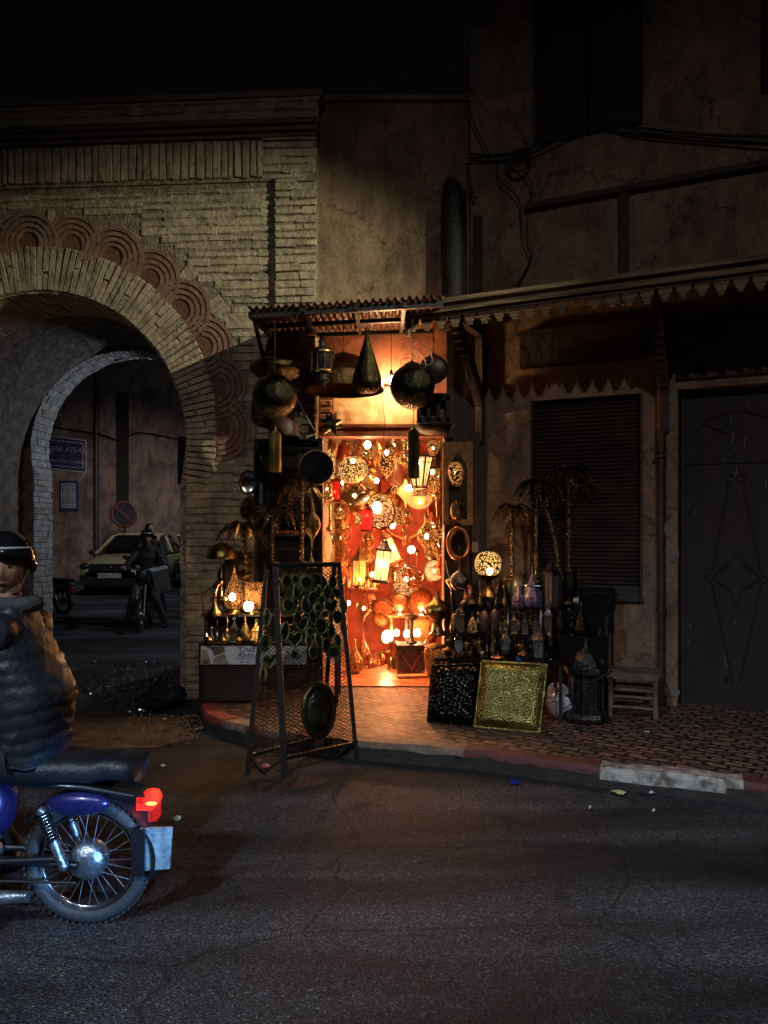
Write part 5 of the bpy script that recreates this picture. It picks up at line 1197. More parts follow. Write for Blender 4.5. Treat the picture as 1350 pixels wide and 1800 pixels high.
# ================================================================== metal palms
PALM = mat('bronze_palm_metal',(.36,.25,.12),.3,1,c2=(.06,.045,.03),ns_=30,bump=.3)
PALMG = mat('gilded_palm_metal',(.50,.33,.12),.28,1,c2=(.16,.09,.04),ns_=30,bump=.3)
PALMD = mat('dark_palm_metal',(.22,.20,.15),.28,1,c2=(.06,.055,.045),ns_=30,bump=.3)
def palm(px, py, pyb, Y, cr, label, m_, pxb=None, fr=9, seed=1, name='metal_palm', foot=True, tm=None, droop=1):
    r = random.Random(seed); top=P(px,py,Y); bot=P(pxb or px,pyb,Y); t=thing(name,label,'metal palm',bot,0,'decorative metal palm trees'); R=S(cr*1.12,Y); fr+=3
    tp=top-bot; mb=MB(); k=int(tp.length/.016)
    def ax(u): 
        q=tp*u; q.x = tp.x*(u**1.7); return q
    for q in range(2):
        pts=[ax(i/k)+Vector((.009*cos(i*.9+q*pi),.009*sin(i*.9+q*pi),0)) for i in range(k+1)]; mb.tube(pts,.0095,6)
    for i in range(0,k,2):
        c=ax(i/k); mb.lathe([(.019,-.006),(.022,.004),(.012,.010)],c,7)
    obj('trunk', mb, tm or m_, t)
    for f in range(fr):
        a=2*pi*f/fr+r.uniform(-.2,.2); L=R*r.uniform(.8,1.1); up=r.uniform(.15,.55); d=Vector((cos(a),sin(a)*.9,0)); mb=MB(); pts=[]; n=11
        for i in range(n+1):
            s_=i/n; pts.append(tp+d*L*(s_-.12*s_*s_)+Vector((0,0,L*(up*s_*1.9-(.85*droop+up*1.2)*s_*s_))))
        mb.tube(pts,[.004*(1-.7*i/n) for i in range(n+1)],5)
        sd=d.cross(Vector((0,0,1)))
        for i in range(1,n+1):
            p=pts[i]; tg=(pts[i]-pts[i-1]).normalized(); lw=L*.26*sin(pi*(i/n)**.8*.93+.12)
            for s_ in (-1,1):
                e=p+sd*s_*lw*.8+tg*lw*.5+Vector((0,0,-lw*.45)); wv=tg*L*.055
                mb.add([p-wv,p+wv,e+wv*.2+Vector((0,0,.001)),p.lerp(e,.5)-wv*1.0+Vector((0,0,lw*.06))],[(0,1,2,3)])
        obj('frond', mb, m_, t)
    if foot: obj('base', MB().lathe([(.07,-.002),(.072,.008),(.05,.02),(.02,.03)],n=18), m_, t)
    ALL.append(t); return t
palm(427,925,1012,6.55,52,'bronze metal palm nearest the brick pier, behind the gilt dome lamp',PALM,pxb=433,seed=3,tm=PALMG,fr=10)
palm(478,895,992,6.5,50,'middle dark metal palm in front of the black cabinet',PALM,seed=5,fr=10)
palm(530,850,992,6.55,50,'tallest metal palm with curled fronds in front of the cabinet',PALM,seed=8,tm=PALM,fr=10,droop=1.3)
palm(900,893,1018,6.45,42,'short golden metal palm against the brown wall right of the globe lamp',PALMG,seed=11,fr=10)
palm(943,848,1022,6.4,52,'tall metal palm with shiny fronds in front of the shutter',PALMD,seed=14,fr=11,tm=PALM)
palm(951,868,1008,6.5,34,'curved trunk metal palm leaning to the right',PALMD,pxb=982,seed=15,fr=8,tm=PALM)
palm(1000,826,1022,6.6,52,'dim tall metal palm farthest right before the shutter',PALMD,seed=17,fr=10)
o = obj('palm_tray', MB().lathe([(.16,.0),(.17,.012),(.10,.03),(.04,.05),(.01,.06)],P(943,1030,6.4),24), CHROME); tag(o,'polished dish under the tall shiny palm','dish')
# ================================================================== left side: cabinet
YC=6.85; s1=S(1,YC); t=thing('display_cabinet','tall black iron display cabinet left of the doorway','cabinet',(xs(507,YC),YC,.12)); cw=114*s1; ch=zs(772,YC)-.12
mb=MB()
for x in (-cw/2,cw/2): mb.box((x,0,ch/2),(.035,.04,ch))
for py in (773,788,941,966,1100,1230): mb.box((0,0,zs(py,YC)-.12),(cw,.035,.018))
mb.box((-cw/2+.07,0,(zs(790,YC)+zs(940,YC))/2-.12),(.012,.03,zs(790,YC)-zs(940,YC)))
obj('frame', mb, mat('cabinet_iron',(.035,.028,.026),.35,.7,c2=(.015,.013,.012),ns_=10,bump=.3), t)
obj('back_panel', MB().box((0,.12,ch/2),(cw,.02,ch)), DARKB, t); obj('ornament_strip', MB().box((-cw/2+.045,.0,(zs(800,YC)+zs(900,YC))/2-.12),(.03,.02,.5)), PSTEEL, t)
obj('silver_strip', MB().box((.02,-.01,zs(936,YC)-.12),(.27,.02,.035)), PCOP, t)
obj('shelf_board', MB().box((0,.05,zs(941,YC)-.12),(cw,.16,.02)), DARKM, t)
obj('dark_pane', MB().box((.0,.06,zs(850,YC)-.12),(cw*.9,.01,.6)), mat('dusty_dark_glass',(.02,.02,.02),.15,0,coat=.5), t)
disc(437,848,6.7,32,42,CHROME,'small round convex mirror on the brick pier side of the cabinet',cat='mirror',name='convex_mirror',rim=DARKM,depth=.02,rz=.3,concave=True)
# horn mirror
t=thing('horn_mirror','big polished horn shaped round mirror tilted at the cabinet top','mirror',P(556,822,6.6),-.35); s1=S(1,6.6); t.rotation_euler=(0,0,-.5)
R=Matrix.Rotation(pi/2,3,'X'); obj('dish', MB().lathe([(30*s1,0),(29*s1,-.015),(20*s1,-.05),(10*s1,-.11),(6*s1,-.2),(2*s1,-.24)],n=36,M=Matrix.Rotation(.75,3,'Z')@R), mat('grey_brass_horn',(.34,.31,.2),.22,1,c2=(.2,.18,.12)), t)
obj('rim', MB().torus((0,0,0),30*s1,.006,36,8,Matrix.Rotation(.75,3,'Z')), BRASS, t)
obj('mirror_face', MB().lathe([(29.5*s1,.004),(.001,.012)],n=36,M=Matrix.Rotation(.75,3,'Z')@R), mat('grey_mirror',(.10,.10,.11),.15,.8,c2=(.06,.06,.07)), t)
piece('pendant_lamp','spindle',549,925,6.3,30,78,PB,'brass spindle pendant hanging at the right edge of the cabinet','pendant lamp',hang=880,capm=BRASS)
piece('lantern_finial','tajine',547,985,6.45,18,26,BRASS,'small pale brass pot top peeking over the mesh stand','pot')
# ---- left table
YT=6.38; s1=S(1,YT); t=thing('sign_table','black table carrying lamps with a printed shop banner on its front','table',(xs(350,YT),YT,.12)); tw=1.16; zt_=zs(1130,YT)-.12
obj('tabletop', MB().box((tw/2,.2,zt_-.012),(tw,.44,.024)), DARKM, t)
for x,y in ((.015,.0),(tw-.02,.0),(.015,.4),(tw-.02,.4)): obj('leg', MB().box((x,y,zt_/2-.012),(.03,.03,zt_-.024)), DARKM, t)
mb=MB(); z0_=zs(1238,YT)-.12+.0; z1_=zs(1172,YT)-.12; bx0,bx1=.02,.50
obj('lower_panel', MB().box((.27,.02,(z0_+z1_)/2+.02),(.50,.012,z1_-z0_-.02)), mat('brown_card_panel',(.045,.03,.022),.6), t)
mb.box((.27,.008,z1_+.0),(.5,.014,.014)); mb.box((.27,.008,z0_+.04),(.5,.014,.014)); mb.box((.022,.008,(z0_+z1_)/2+.02),(.014,.014,z1_-z0_)); mb.box((.5,.008,(z0_+z1_)/2+.02),(.014,.014,z1_-z0_)); obj('panel_frame', mb, WOODD, t)
bw=(540-355)*s1+.0; bh=32*s1; bz_=zs(1151,YT)-.12
ban = obj('banner', MB().box((.02+bw/2,-.022,bz_),(bw,.004,bh)), mat('pale_blue_banner',(.84,.90,.96),.5,c2=(.76,.84,.95),ns_=2), t)
ban.data.materials[0].node_tree.nodes['Principled BSDF'].inputs['Emission Color'].default_value=(.52,.6,.72,1) if False else (0,0,0,1)
def text(s_, size, m_, parent, loc, rot=(radians(90),0,0), shear=0, align='CENTER', ext=.0006, name='lettering', sx=1):
    cu_=bpy.data.curves.new('t','FONT'); cu_.body=s_; cu_.size=size; cu_.align_x=align; cu_.extrude=ext; cu_.shear=shear
    o=bpy.data.objects.new('t',cu_); COL.objects.link(o); bpy.context.view_layer.update()
    me=bpy.data.meshes.new_from_object(o.evaluated_get(bpy.context.evaluated_depsgraph_get())); bpy.data.objects.remove(o); bpy.data.curves.remove(cu_)
    me.materials.clear(); me.materials.append(m_); o=bpy.data.objects.new(name,me); COL.objects.link(o); o.parent=parent; o.location=loc; o.rotation_euler=rot; o.scale=(sx,1,1); return o
INK=mat('dark_ink',(.02,.03,.06),.6)
cxb=.02+(418-340)*.0+ (432-352)*s1
text('Chez',.062,INK,ban,(cxb,-.0265,bz_+.028),shear=.35); text('Abdou',.060,INK,ban,(cxb,-.0265,bz_-.018),shear=.35); text('HANDMADE CRAFT SHOP',.016,INK,ban,(cxb,-.0265,bz_-.036)); text('artisan',.014,INK,ban,(cxb+.01,-.0265,bz_-.06)); obj('emblem', MB().box((cxb-.04,-.0265,bz_-.055),(.014,.002,.014)), INK, ban)
text('Chez',.055,INK,ban,(.02+bw*.86,-.0265,bz_+.02),shear=.35); text('Abdou',.055,INK,ban,(.02+bw*.86,-.0265,bz_-.03),shear=.35)
PH=[mat('photo_brown',(.13,.07,.05),.5,c2=(.55,.42,.32),ns_=16,mixlo=.5,mixhi=.68),mat('photo_gold',(.30,.22,.12),.5,c2=(.05,.04,.03),ns_=20),mat('photo_grey',(.16,.12,.11),.5,c2=(.45,.4,.36),ns_=18,mixlo=.5,mixhi=.7)]
zz0,zz1=-bh/2+.002,bh/2-.002
for i,pg in enumerate(([(.005,zz0),(.085,zz0),(.05,.045),(.005,.05)],[(.075,zz1),(.185,zz1),(.205,.03),(.115,-.005)],[(.11,zz0),(.235,zz0),(.195,.02),(.125,-.012),(.10,-.03)])):
    obj('printed_photo', MB().prism([(.02+x,bz_+z) for x,z in pg],-.0265,-.0245), PH[i], ban)
# upper shelf of left table
t=thing('riser_shelf','low black riser shelf standing on the left table with lit lamps','shelf',(xs(362,6.6),6.6,zs(1130,YT))); s1=S(1,6.6); zs2=zs(1081,6.6)-zs(1130,YT)
obj('board', MB().box((.40,.06,zs2),(.86,.2,.02)), DARKM, t)
for x in (0,.80): obj('side', MB().box((x,.06,zs2/2),(.02,.18,zs2-.02)), DARKM, t)
obj('back', MB().box((.4,.17,.09),(.8,.01,.26)), DARKB, t); mb=MB(); mb.tube([(-.02,.0,zs2),(-.03,.0,zs2+.17),(.03,.0,zs2+.22),(.5,.0,zs2+.22)],.008,8); obj('rail', mb, DARKM, t)
zsh=zs(1130,YT)+zs2+.01; ztb=zs(1130,YT)
# lit onion and square lamp
piece('onion_lamp','onion',412,1040,6.62,36,76,LITF,'glowing onion shaped filigree lamp with long spike on the left riser','lamp',lit=2.6,bz=.28,br=.026,by=-1.0,bright=True,base=zsh+.045,extra=lambda t,W_,H_: obj('stand',MB().lathe([(W_*.3,.0),(W_*.2,-.02),(W_*.42,-.04),(W_*.5,-.045)],n=14),BRASS,t))
Yq=6.6; s1=S(1,Yq); t=thing('square_lamp','glowing square filigree lamp like a cushion right of the onion lamp','lamp',P(449,1047,Yq),.15)
mb=MB(); k=10; vs=[]
for sgn in (-1,1):
    vs=[]
    for j in range(k+1):
        for i in range(k+1):
            u,v=2*i/k-1,2*j/k-1; pin=1-.10*(1-u*u)*(abs(v)>.99)-.10*(1-v*v)*(abs(u)>.99); bul=sgn*.055*(1-u**4)*(1-v**4)
            vs.append((u*20*s1*(1-.10*(1-v*v)),bul,v*25*s1*(1-.06*(1-u*u))))
    mb.add(vs,[(j*(k+1)+i,j*(k+1)+i+1,(j+1)*(k+1)+i+1,(j+1)*(k+1)+i) for j in range(k) for i in range(k)],True)
obj('shade', mb, LITF, t); obj('stand', MB().lathe([(.03,-25*s1),(.05,-28*s1),(.06,-31*s1)],n=14), BRASS, t); lamp('lamp_light','POINT',(0,0,0),.5,(1,.5,.2),.03,parent=t)
piece('light_bulb','globe',437,1066,6.35,17,18,BULBW,'bright bare bulb between the onion lamp and the square lamp','light bulb',lit=.8,br=.012)
piece('light_bulb','globe',486,1068,6.35,9,15,BULBW,'bright bulb glimpsed between the left legs of the mesh stand','light bulb',lit=.5,br=.010)
# gilt dome lamp
t=piece('dome_table_lamp','dome',389,968,6.5,54,28,BRASS,'polished brass dome table lamp on a thin stem by the brick pier','lamp',capm=BRASS,extra=lambda t,W_,H_: obj('stem',MB().tube([(0,0,H_*.8),(0,0,-S(70,6.5))],.007,8).lathe([(.05,-S(72,6.5)),(.045,-S(69,6.5)),(.01,-S(65,6.5))],n=16).ball((0,0,-S(40,6.5)),.014,10,6).ball((0,0,-S(58,6.5)),.012,10,6),BRASS,t))
piece('dark_vase','vase',402,1010,6.75,40,74,DARKM,'dark vase half hidden behind the stem of the dome lamp','vase')
o=obj('bent_tube', MB().tube([P(378,1085,6.55),P(379,1040,6.55),P(384,1027,6.55),P(392,1024,6.55)],.008,8), COPPER); tag(o,'bent copper tube rising left of the onion lamp','tube')
piece('incense_burner','tajine',377,1070,6.5,26,30,BRASSD,'small tajine shaped burner at the left end of the riser','burner',base=zsh)
piece('ring_handle_pot','ovoid',432,1010,6.7,22,20,BRASSD,'small pot under the trunk of the nearest palm','pot')
# row on table top: bottles and small lanterns
row=[(363,10,30,'bottle',CHROME,'slim chrome bottle, leftmost on the left table'),(372,9,26,'bottle',GCLR,'short clear bottle beside the slim chrome one'),(382,10,34,'bottle',CHROME,'tall chrome bottle with bright glints'),(399,18,40,'bottle',BRASS,'fat brass bottle before the dark pointed lantern')]
for (x,w_,h_,k,m_,lb) in row: piece('perfume_bottle',k,x,1100,6.42,w_,h_,m_,lb,'bottle','bottles on the left table',base=ztb+.002)
for k,(x,w_,h_,m_,lb) in enumerate(((412,20,40,STEEL,'dark pointed lantern left of the pierced pear lamp'),(451,20,36,BRASS,'pale brass house lantern at the right on the left table'))):
    lantern(x,1100,6.42,w_,h_,lb,'small lanterns on the left table',4 if k==0 else 6,GDIM if k==0 else GAMB,m_,base=ztb,roof=.45)
piece('candle_lamp','drop',431,1100,6.42,24,42,PB,'pierced pear shaped candle lamp between the two small lanterns','lamp',base=ztb+.002)
for k,x in enumerate((462,520,555,575)):
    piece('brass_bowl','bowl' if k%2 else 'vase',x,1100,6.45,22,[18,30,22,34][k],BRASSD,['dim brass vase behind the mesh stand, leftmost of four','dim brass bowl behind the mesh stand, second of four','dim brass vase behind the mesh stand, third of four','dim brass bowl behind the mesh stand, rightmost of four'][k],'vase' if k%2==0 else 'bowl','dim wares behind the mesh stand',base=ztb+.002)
for k,x in enumerate((366,392,420,446)):
    piece('cup','bowl',x,1126,6.3,11,7,BRASS,['first','second','third','fourth'][k]+' tiny cup from the left along the left table edge','cup','tiny cups along the left table edge',base=ztb+.002,n=10)
# ================================================================== mesh stand
A_,B_,C_,D_=[Vector(v) for v in ((-.875,4.92,0),(-.63,4.865,0),(-.186,5.23,0),(-.434,5.43,0))]
def at_h(px,Y,z=1.33): return Vector(((px-CX)/F*Y,Y,z))
At,Bt,Ct,Dt=at_h(469,5.0),at_h(484,4.95),at_h(596,5.22),at_h(588,5.29)
so=B_.copy(); t=thing('mesh_stand','black iron stand with diamond wire mesh hung with small brass mirrors','display rack',so)
for p,q in ((A_,At),(B_,Bt),(C_,Ct),(D_,Dt)): obj('leg', MB().bar(p-so,q-so,.028 if p is not B_ else .036), DARKM, t)
for p,q in ((At,Bt),(Bt,Ct),(Ct,Dt),(Dt,At)): obj('top_rail', MB().bar(p-so,q-so,.028), DARKM, t)
f=.085
LO=[p.lerp(q,f) for p,q in ((A_,At),(B_,Bt),(C_,Ct),(D_,Dt))]
V_=(A_.lerp(B_,.5)+Vector((-.01,-.02,.02)))
for p,q,w_ in ((LO[1],LO[2],.022),(LO[0],LO[3],.022),(LO[2],LO[3],.022),(LO[0],V_,.02),(LO[1],V_,.02),(LO[3],C_.lerp(D_,.5)+Vector((0,0,.05)),.02)): obj('brace', MB().bar(p-so,q-so,w_), DARKM, t)
mb=MB()
def meshface(bl,br_,tl,tr,sp=.042,asp=1.7,rr=.0014):
    W_=(br_-bl).length; H_=(tl-bl).length
    def pt(x,z): u=x/W_; v=z/H_; return bl.lerp(br_,u).lerp(tl.lerp(tr,u),v)-so
    m=tan_=1/asp; cnt=int((W_*m+H_)/(sp*.62))+1
    for sgn in (1,-1):
        for i in range(-1,cnt+2):
            c=i*sp*.62-(0 if sgn<0 else W_*m)
            pts=[]
            for k in range(13):
                x=W_*k/12; z=c+sgn*m*x
                pts.append((x,z))
            seg=[(x,z) for x,z in pts if 0<=z<=H_]
            # clip ends
            x_a=max(0,min(W_,((0-c)/(sgn*m)))); x_b=max(0,min(W_,((H_-c)/(sgn*m)))); lo,hi=min(x_a,x_b),max(x_a,x_b)
            if hi-lo<.01: continue
            mb.bar(pt(lo,c+sgn*m*lo),pt(hi,c+sgn*m*hi),rr*2)
meshface(LO[1],LO[2],Bt,Ct); meshface(LO[0],LO[1],At,Bt); meshface(LO[3],LO[0],Dt,At)
obj('wire_mesh', mb, DARKM, t)
# oval tray leaning on the mesh
def onface(px,py,lift=.02):
    # intersection with the plane through B,C,Bt
    n_=(C_-B_).cross(Bt-B_).normalized(); d=Vector(((px-CX)/F,1,(HY-py)/F)); o_=Vector((0,0,EYE)); k=(B_-o_).dot(n_)/d.dot(n_); return o_+d*k + (n_ if n_.y<0 else -n_)*lift
fx=(C_-B_).normalized(); fz=((Bt+Ct)/2-(B_+C_)/2); fz=(fz-fx*fz.dot(fx)).normalized(); fn=fx.cross(fz)
FM=Matrix((fx,fn,fz)).transposed()
t=thing('oval_tray','oval dull brass tray hung low on the wire mesh stand','tray',onface(556,1248,.03)); s1=S(1,5.1)
WR,HR=36*s1,50*s1; RM=FM@Matrix.Diagonal(Vector((WR,1,HR)))@Matrix.Rotation(pi/2,3,'X')
obj('plate', MB().lathe([(.001,-.006),(.68,-.006),(.72,.006)],n=40,M=RM), mat('tarnished_plate',(.13,.125,.09),.32,.9,c2=(.05,.05,.04),ns_=8,bump=.4,bs=30), t)
obj('rim', MB().lathe([(.72,.006),(.74,.014),(.96,.012),(1,.0),(.97,-.012),(.7,-.008)],n=40,M=RM), mat('tarnished_rim',(.20,.17,.08),.3,.95,c2=(.08,.07,.04),ns_=10,bump=.2), t)
# small mirrors
MIRG=mat('little_mirror',(.05,.055,.045),.12,.7,c2=(.03,.035,.03))
MBR=mat('green_gilt_metal',(.46,.52,.20),.42,.8,c2=(.12,.14,.05),ns_=20,bump=.4,bs=50)
def sunburst(R,n=22):
    a=MB()
    for k in range(n):
        b=2*pi*k/n; b1=b-.10; b2=b+.10; L=R*(1 if k%2 else .82)
        a.add([(R*.5*cos(b1),-.004,R*.5*sin(b1)),(R*.5*cos(b2),-.004,R*.5*sin(b2)),(L*cos(b2*.5+b*.5),-.010,L*sin(b2*.5+b*.5)),(L*cos(b1*.5+b*.5),-.010,L*sin(b1*.5+b*.5))],[(0,1,2,3)])
    a.torus((0,-.006,0),R*.46,R*.09,20,6); m=MB().lathe([(R*.42,-.004),(.001,-.008)],n=18,M=Matrix.Rotation(pi/2,3,'X')); return a,m
def outline_mirror(R,kind):
    if kind=='heart': f_=lambda s_: (R*.9*sin(s_)**3, R*(.75*cos(s_)-.3*cos(2*s_)-.12*cos(3*s_)))
    elif kind=='eye': f_=lambda s_: (R*.5*sin(s_)*(abs(sin(s_))**.5), R*cos(s_))
    elif kind=='drop': f_=lambda s_: (R*.62*sin(s_)*(sin(s_/2)**1.2), R*cos(s_))
    else: f_=lambda s_: (R*.75*sin(s_), R*.95*cos(s_))
    n=28; a=MB(); pts=[Vector((f_(2*pi*k/n)[0],-.008,f_(2*pi*k/n)[1])) for k in range(n+1)]
    a.tube(pts,R*.11,6,cap=False); inner=[Vector((p.x*.62,-.010,p.z*.62)) for p in pts]; a.tube(inner,R*.05,5,cap=False)
    m=MB(); m.add([(p.x*.95,-.004,p.z*.95) for p in pts[:-1]],[tuple(range(n))]); 
    if kind=='heart': a.ball((0,-.008,R*.8),R*.12,8,6)
    return a,m
mirr=[(499,1022,21,'sun'),(516,1018,13,'sun'),(533,1024,22,'sun'),(553,1022,16,'oval'),(566,1022,14,'drop'),(582,1024,14,'oval'),(594,1022,10,'drop'),
 (500,1064,20,'sun'),(516,1060,16,'eye'),(532,1062,17,'drop'),(548,1053,15,'oval'),(561,1060,17,'eye'),(577,1066,18,'heart'),(600,1064,16,'eye'),
 (498,1110,18,'eye'),(528,1096,17,'heart'),(547,1085,14,'eye'),(562,1100,16,'oval'),(580,1106,17,'drop'),(603,1102,16,'eye'),
 (514,1122,17,'heart'),(540,1122,16,'drop'),(556,1126,15,'eye'),(570,1134,15,'oval'),(583,1146,20,'sun'),(512,1150,14,'sun'),(546,1146,12,'oval'),(590,1126,13,'eye'),
 (565,1080,13,'sun'),(590,1084,13,'oval'),(519,1086,12,'oval'),(536,1070,12,'heart'),(572,1042,15,'eye'),(555,1040,14,'drop'),(590,1042,13,'heart'),(516,1040,14,'drop'),(540,1110,12,'sun'),(553,1068,12,'sun')]
kn={'sun':'sunburst mirror','heart':'heart shaped mirror','eye':'pointed leaf shaped mirror','drop':'teardrop mirror','oval':'oval brass mirror'}
def rowname(y): return 'top row' if y<1034 else 'second row' if y<1057 else 'third row' if y<1078 else 'fourth row' if y<1104 else 'fifth row' if y<1130 else 'bottom row'
cnt={}
for (x,y,R,k) in mirr: cnt.setdefault((k,rowname(y)),[]).append((x,y))
rm=random.Random(12)
for (x,y,R,k) in mirr:
    same=sorted(cnt[(k,rowname(y))]); i=same.index((x,y)); w_= '' if len(same)==1 else (', left one' if i==0 else ', right one' if i==len(same)-1 else ', middle one')
    t=thing('small_mirror',f'small {kn[k]} in the {rowname(y)} on the mesh stand{w_}','mirror',onface(x,y,.02+rm.uniform(0,.02)),0,'small mirrors on the mesh stand')
    Rm=S(R,5.05); a,m=sunburst(Rm) if k=='sun' else outline_mirror(Rm*.92,k)
    M_=FM@Euler((rm.uniform(-.15,.15),rm.uniform(-.25,.25),rm.uniform(-.25,.25))).to_matrix()
    obj('frame', MB().merge(a,M_), MBR, t); obj('glass', MB().merge(m,M_), MIRG, t)
# side mirrors on the left face
for k,(x,y) in enumerate(((473,1085),(470,1130),(478,1160),(466,1180))):
    n_=(B_-A_).cross(At-A_).normalized(); d=Vector(((x-CX)/F,1,(HY-y)/F)); kk=(A_-Vector((0,0,EYE))).dot(n_)/d.dot(n_); q=Vector((0,0,EYE))+d*kk
    t=thing('small_mirror',['top','second','third','lowest'][k]+' small mirror hung on the narrow left side of the mesh stand','mirror',q+Vector((-.015,-.02,0)),.7,'small mirrors on the mesh stand'); a,m=outline_mirror(.055,['eye','oval','heart','drop'][k]); obj('frame',a,MBR,t); obj('glass',m,MIRG,t)
o=obj('wire_hoop', MB().torus(P(482,1205,5.15),S(22,5.15),.006,24,6,sx=.8,a0=2.4,a1=5.4), GRN); tag(o,'curved thin metal hoop inside the mesh stand lower left','hoop')
# litter
def litter(px,py,sz,m_,label,seed):
    r=random.Random(seed); q=G(px,py,.0); mb=MB(); vs=[]; n=9; s_=S(sz,q.y)/2
    for i in range(n): a=2*pi*i/n; vs.append((s_*cos(a)*r.uniform(.5,1.1),s_*.8*sin(a)*r.uniform(.5,1.1),r.uniform(.006,.024)))
    vs.append((0,0,.03)); mb.add(vs,[(i,(i+1)%n,n) for i in range(n)]); o=obj('litter',mb,m_,loc=q); tag(o,label,'litter')
PWH=mat('white_paper_scrap',(.75,.75,.72),.5); PBL=mat('blue_wrapper',(.03,.05,.5),.2,.3,coat=.6); PPK=mat('pink_wrapper',(.55,.12,.2),.4); PYE=mat('yellow_wrapper',(.7,.72,.3),.4)
litter(905,1378,26,PBL,'crumpled shiny blue wrapper on the road near the kerb',1); litter(465,1350,24,PPK,'pink wrapper by the left foot of the mesh stand',2); litter(455,1340,12,PPK,'tiny red scrap above the pink wrapper',12)
litter(1090,1397,36,PYE,'yellowish wrapper on the road below the white kerb',3); litter(1146,1398,12,PWH,'tiny pale scrap right of the yellowish wrapper',4)
litter(310,1443,20,mat('mint_wrapper',(.5,.8,.75),.3),'mint green wrapper on the road right of the moped plate',5); litter(287,1350,14,PWH,'white paper scrap on the road above the tail light',6)
litter(288,1268,24,PWH,'white and gold wrapper before the rubbish bag',7); litter(1038,1424,12,PWH,'small white scrap on the open road at the right',8); litter(1150,1430,8,PWH,'very small white speck of paper farther right on the road',9)
q=G(1137,1287,.12); o=obj('litter', MB().box((0,0,.006),(.035,.012,.006)), PWH, loc=q); tag(o,'tiny white stub on the pavement below the stool','litter')
for (x,y,w_,lb) in ((820,1000+0,0,''),):
    pass
# damp stains on the road
# ================================================================== alley behind the arch
YW=24.0
o=obj('alley_building', MB().box((-8.5,YW+1.5,4.5),(19,3,9)), PLASR); 
ab=thing('alley_building','rose plastered building across the alley behind the arch','building',(-8.5,YW,0)); o.parent=ab; o.location=(8.5,-YW,0); o.name='wall'
def ax(px,Y=YW): return (px-CX)/F*Y
def az(py,Y=YW): return EYE+(HY-py)/F*Y
IRB=mat('blue_painted_iron',(.03,.05,.16),.45,c2=(.02,.03,.09),ns_=10)
WGR=mat('white_grille_paint',(.55,.58,.62),.5)
def A2(x,z,y=0): return (x+8.5, y, z)
x0,x1,z0_,z1_=ax(107),ax(138),az(898),az(845)
wn=obj('window', MB().box(A2((x0+x1)/2,(z0_+z1_)/2,-.03),(x1-x0,.08,z1_-z0_)), IRB, ab)
mb=MB()
for i in range(9): mb.bar(A2(x0+.06+i*(x1-x0-.12)/8,z0_+.08,-.10),A2(x0+.06+i*(x1-x0-.12)/8,z1_-.08,-.10),.022)
for f_ in (.12,.2,.5,.58,.9): mb.bar(A2(x0+.05,z0_+(z1_-z0_)*f_,-.10),A2(x1-.05,z0_+(z1_-z0_)*f_,-.10),.02)
obj('grille', mb, WGR, wn)
obj('dark_doorway', MB().box(A2(ax(322),az(810),-.01),(ax(332)-ax(313),.04,az(770)-az(855))), DARKB, ab)
o=obj('wall_pipe', MB().tube([(ax(173),YW-.15,0),(ax(173),YW-.15,7.5)],.07,10), mat('blue_grey_pipe',(.05,.055,.075),.5)); tag(o,'blue grey vertical pipe on the alley wall left of the dark cloth','pipe')
o=obj('hanging_cloth', MB().box((ax(218),YW-.12,az(790)),(ax(228)-ax(208),.06,az(690)-az(890))), mat('dark_cloth',(.014,.013,.014),.9)); tag(o,'long dark vertical banner on the alley wall above the road sign','banner')
# satellite dish and cables, dark
if 0: o=obj('satellite_dish', MB().lathe([(.45,0),(.3,.08),(.001,.12)],(ax(248),YW-.3,az(748)),20,Matrix.Rotation(pi/2,3,'X')), mat('dark_dish',(.06,.055,.05),.5)); 0
cable('alley_cable',[Vector((ax(100),YW-.2,az(752))),Vector((ax(180),YW-.2,az(765))),Vector((ax(215),YW-.2,az(775))),Vector((ax(250),YW-.2,az(762))),Vector((ax(330),YW-.2,az(776)))],.02,WIRE,'dark cable drooping across the alley wall')
# sign
t=thing('hotel_sign','blue framed sign board with white hand lettering over the alley','sign',(ax(112,21),21,az(798,21)),.0); w_,h_=S(80,21),S(62,21)
tp=[(-w_/2-.12,h_/2+.05),(w_/2,h_/2-.12),(w_/2,-h_/2-.02),(-w_/2-.12,-h_/2+.12)]
obj('board', MB().prism(tp,-.02,.02), mat('sign_blue',(.012,.016,.055),.5), t)
mb=MB()
for i in range(4):
    a,b=tp[i],tp[(i+1)%4]; mb.bar((a[0],-.03,a[1]),(b[0],-.03,b[1]),.03); mb.bar((a[0]*.86,-.03,a[1]*.78),(b[0]*.86,-.03,b[1]*.78),.018)
mb.bar((w_/2,0,-h_/2),(w_/2-.22,.0,-h_/2-.28),.03); obj('frame', mb, mat('sign_frame_white',(.2,.21,.25),.5), t)
SWH=mat('sign_white',(.16,.17,.21),.5)
text('ANJAB ATLAS',.20,SWH,t,(.0,-.04,.06),shear=.15,rot=(radians(90),radians(3),0)); text('Liaison des Casbas',.155,SWH,t,(.0,-.04,-.24),shear=.2,rot=(radians(90),radians(4),0))
# no parking sign
t=thing('road_sign','round no parking sign with red ring seen in the shade above the taxi','road sign',(ax(218,22),22,0)); R_=S(24,22); zc=az(904,22)
obj('face', MB().lathe([(R_*.82,0),(.001,-.006)],(0,0,zc),28,Matrix.Rotation(pi/2,3,'X')), mat('sign_dark_blue',(.02,.02,.035),.5), t)
rg=MB().ring((0,-.01,zc),R_,R_*.78,.02); rg.bar((-R_*.55,-.015,zc+R_*.55),(R_*.55,-.015,zc-R_*.55),.09,.012,up=(0,1,0)); obj('ring', rg, mat('faded_red',(.085,.03,.028),.6), t)
obj('pole', MB().tube([(0,.04,0),(0,.04,zc+R_)],.035,10), DARKM, t)
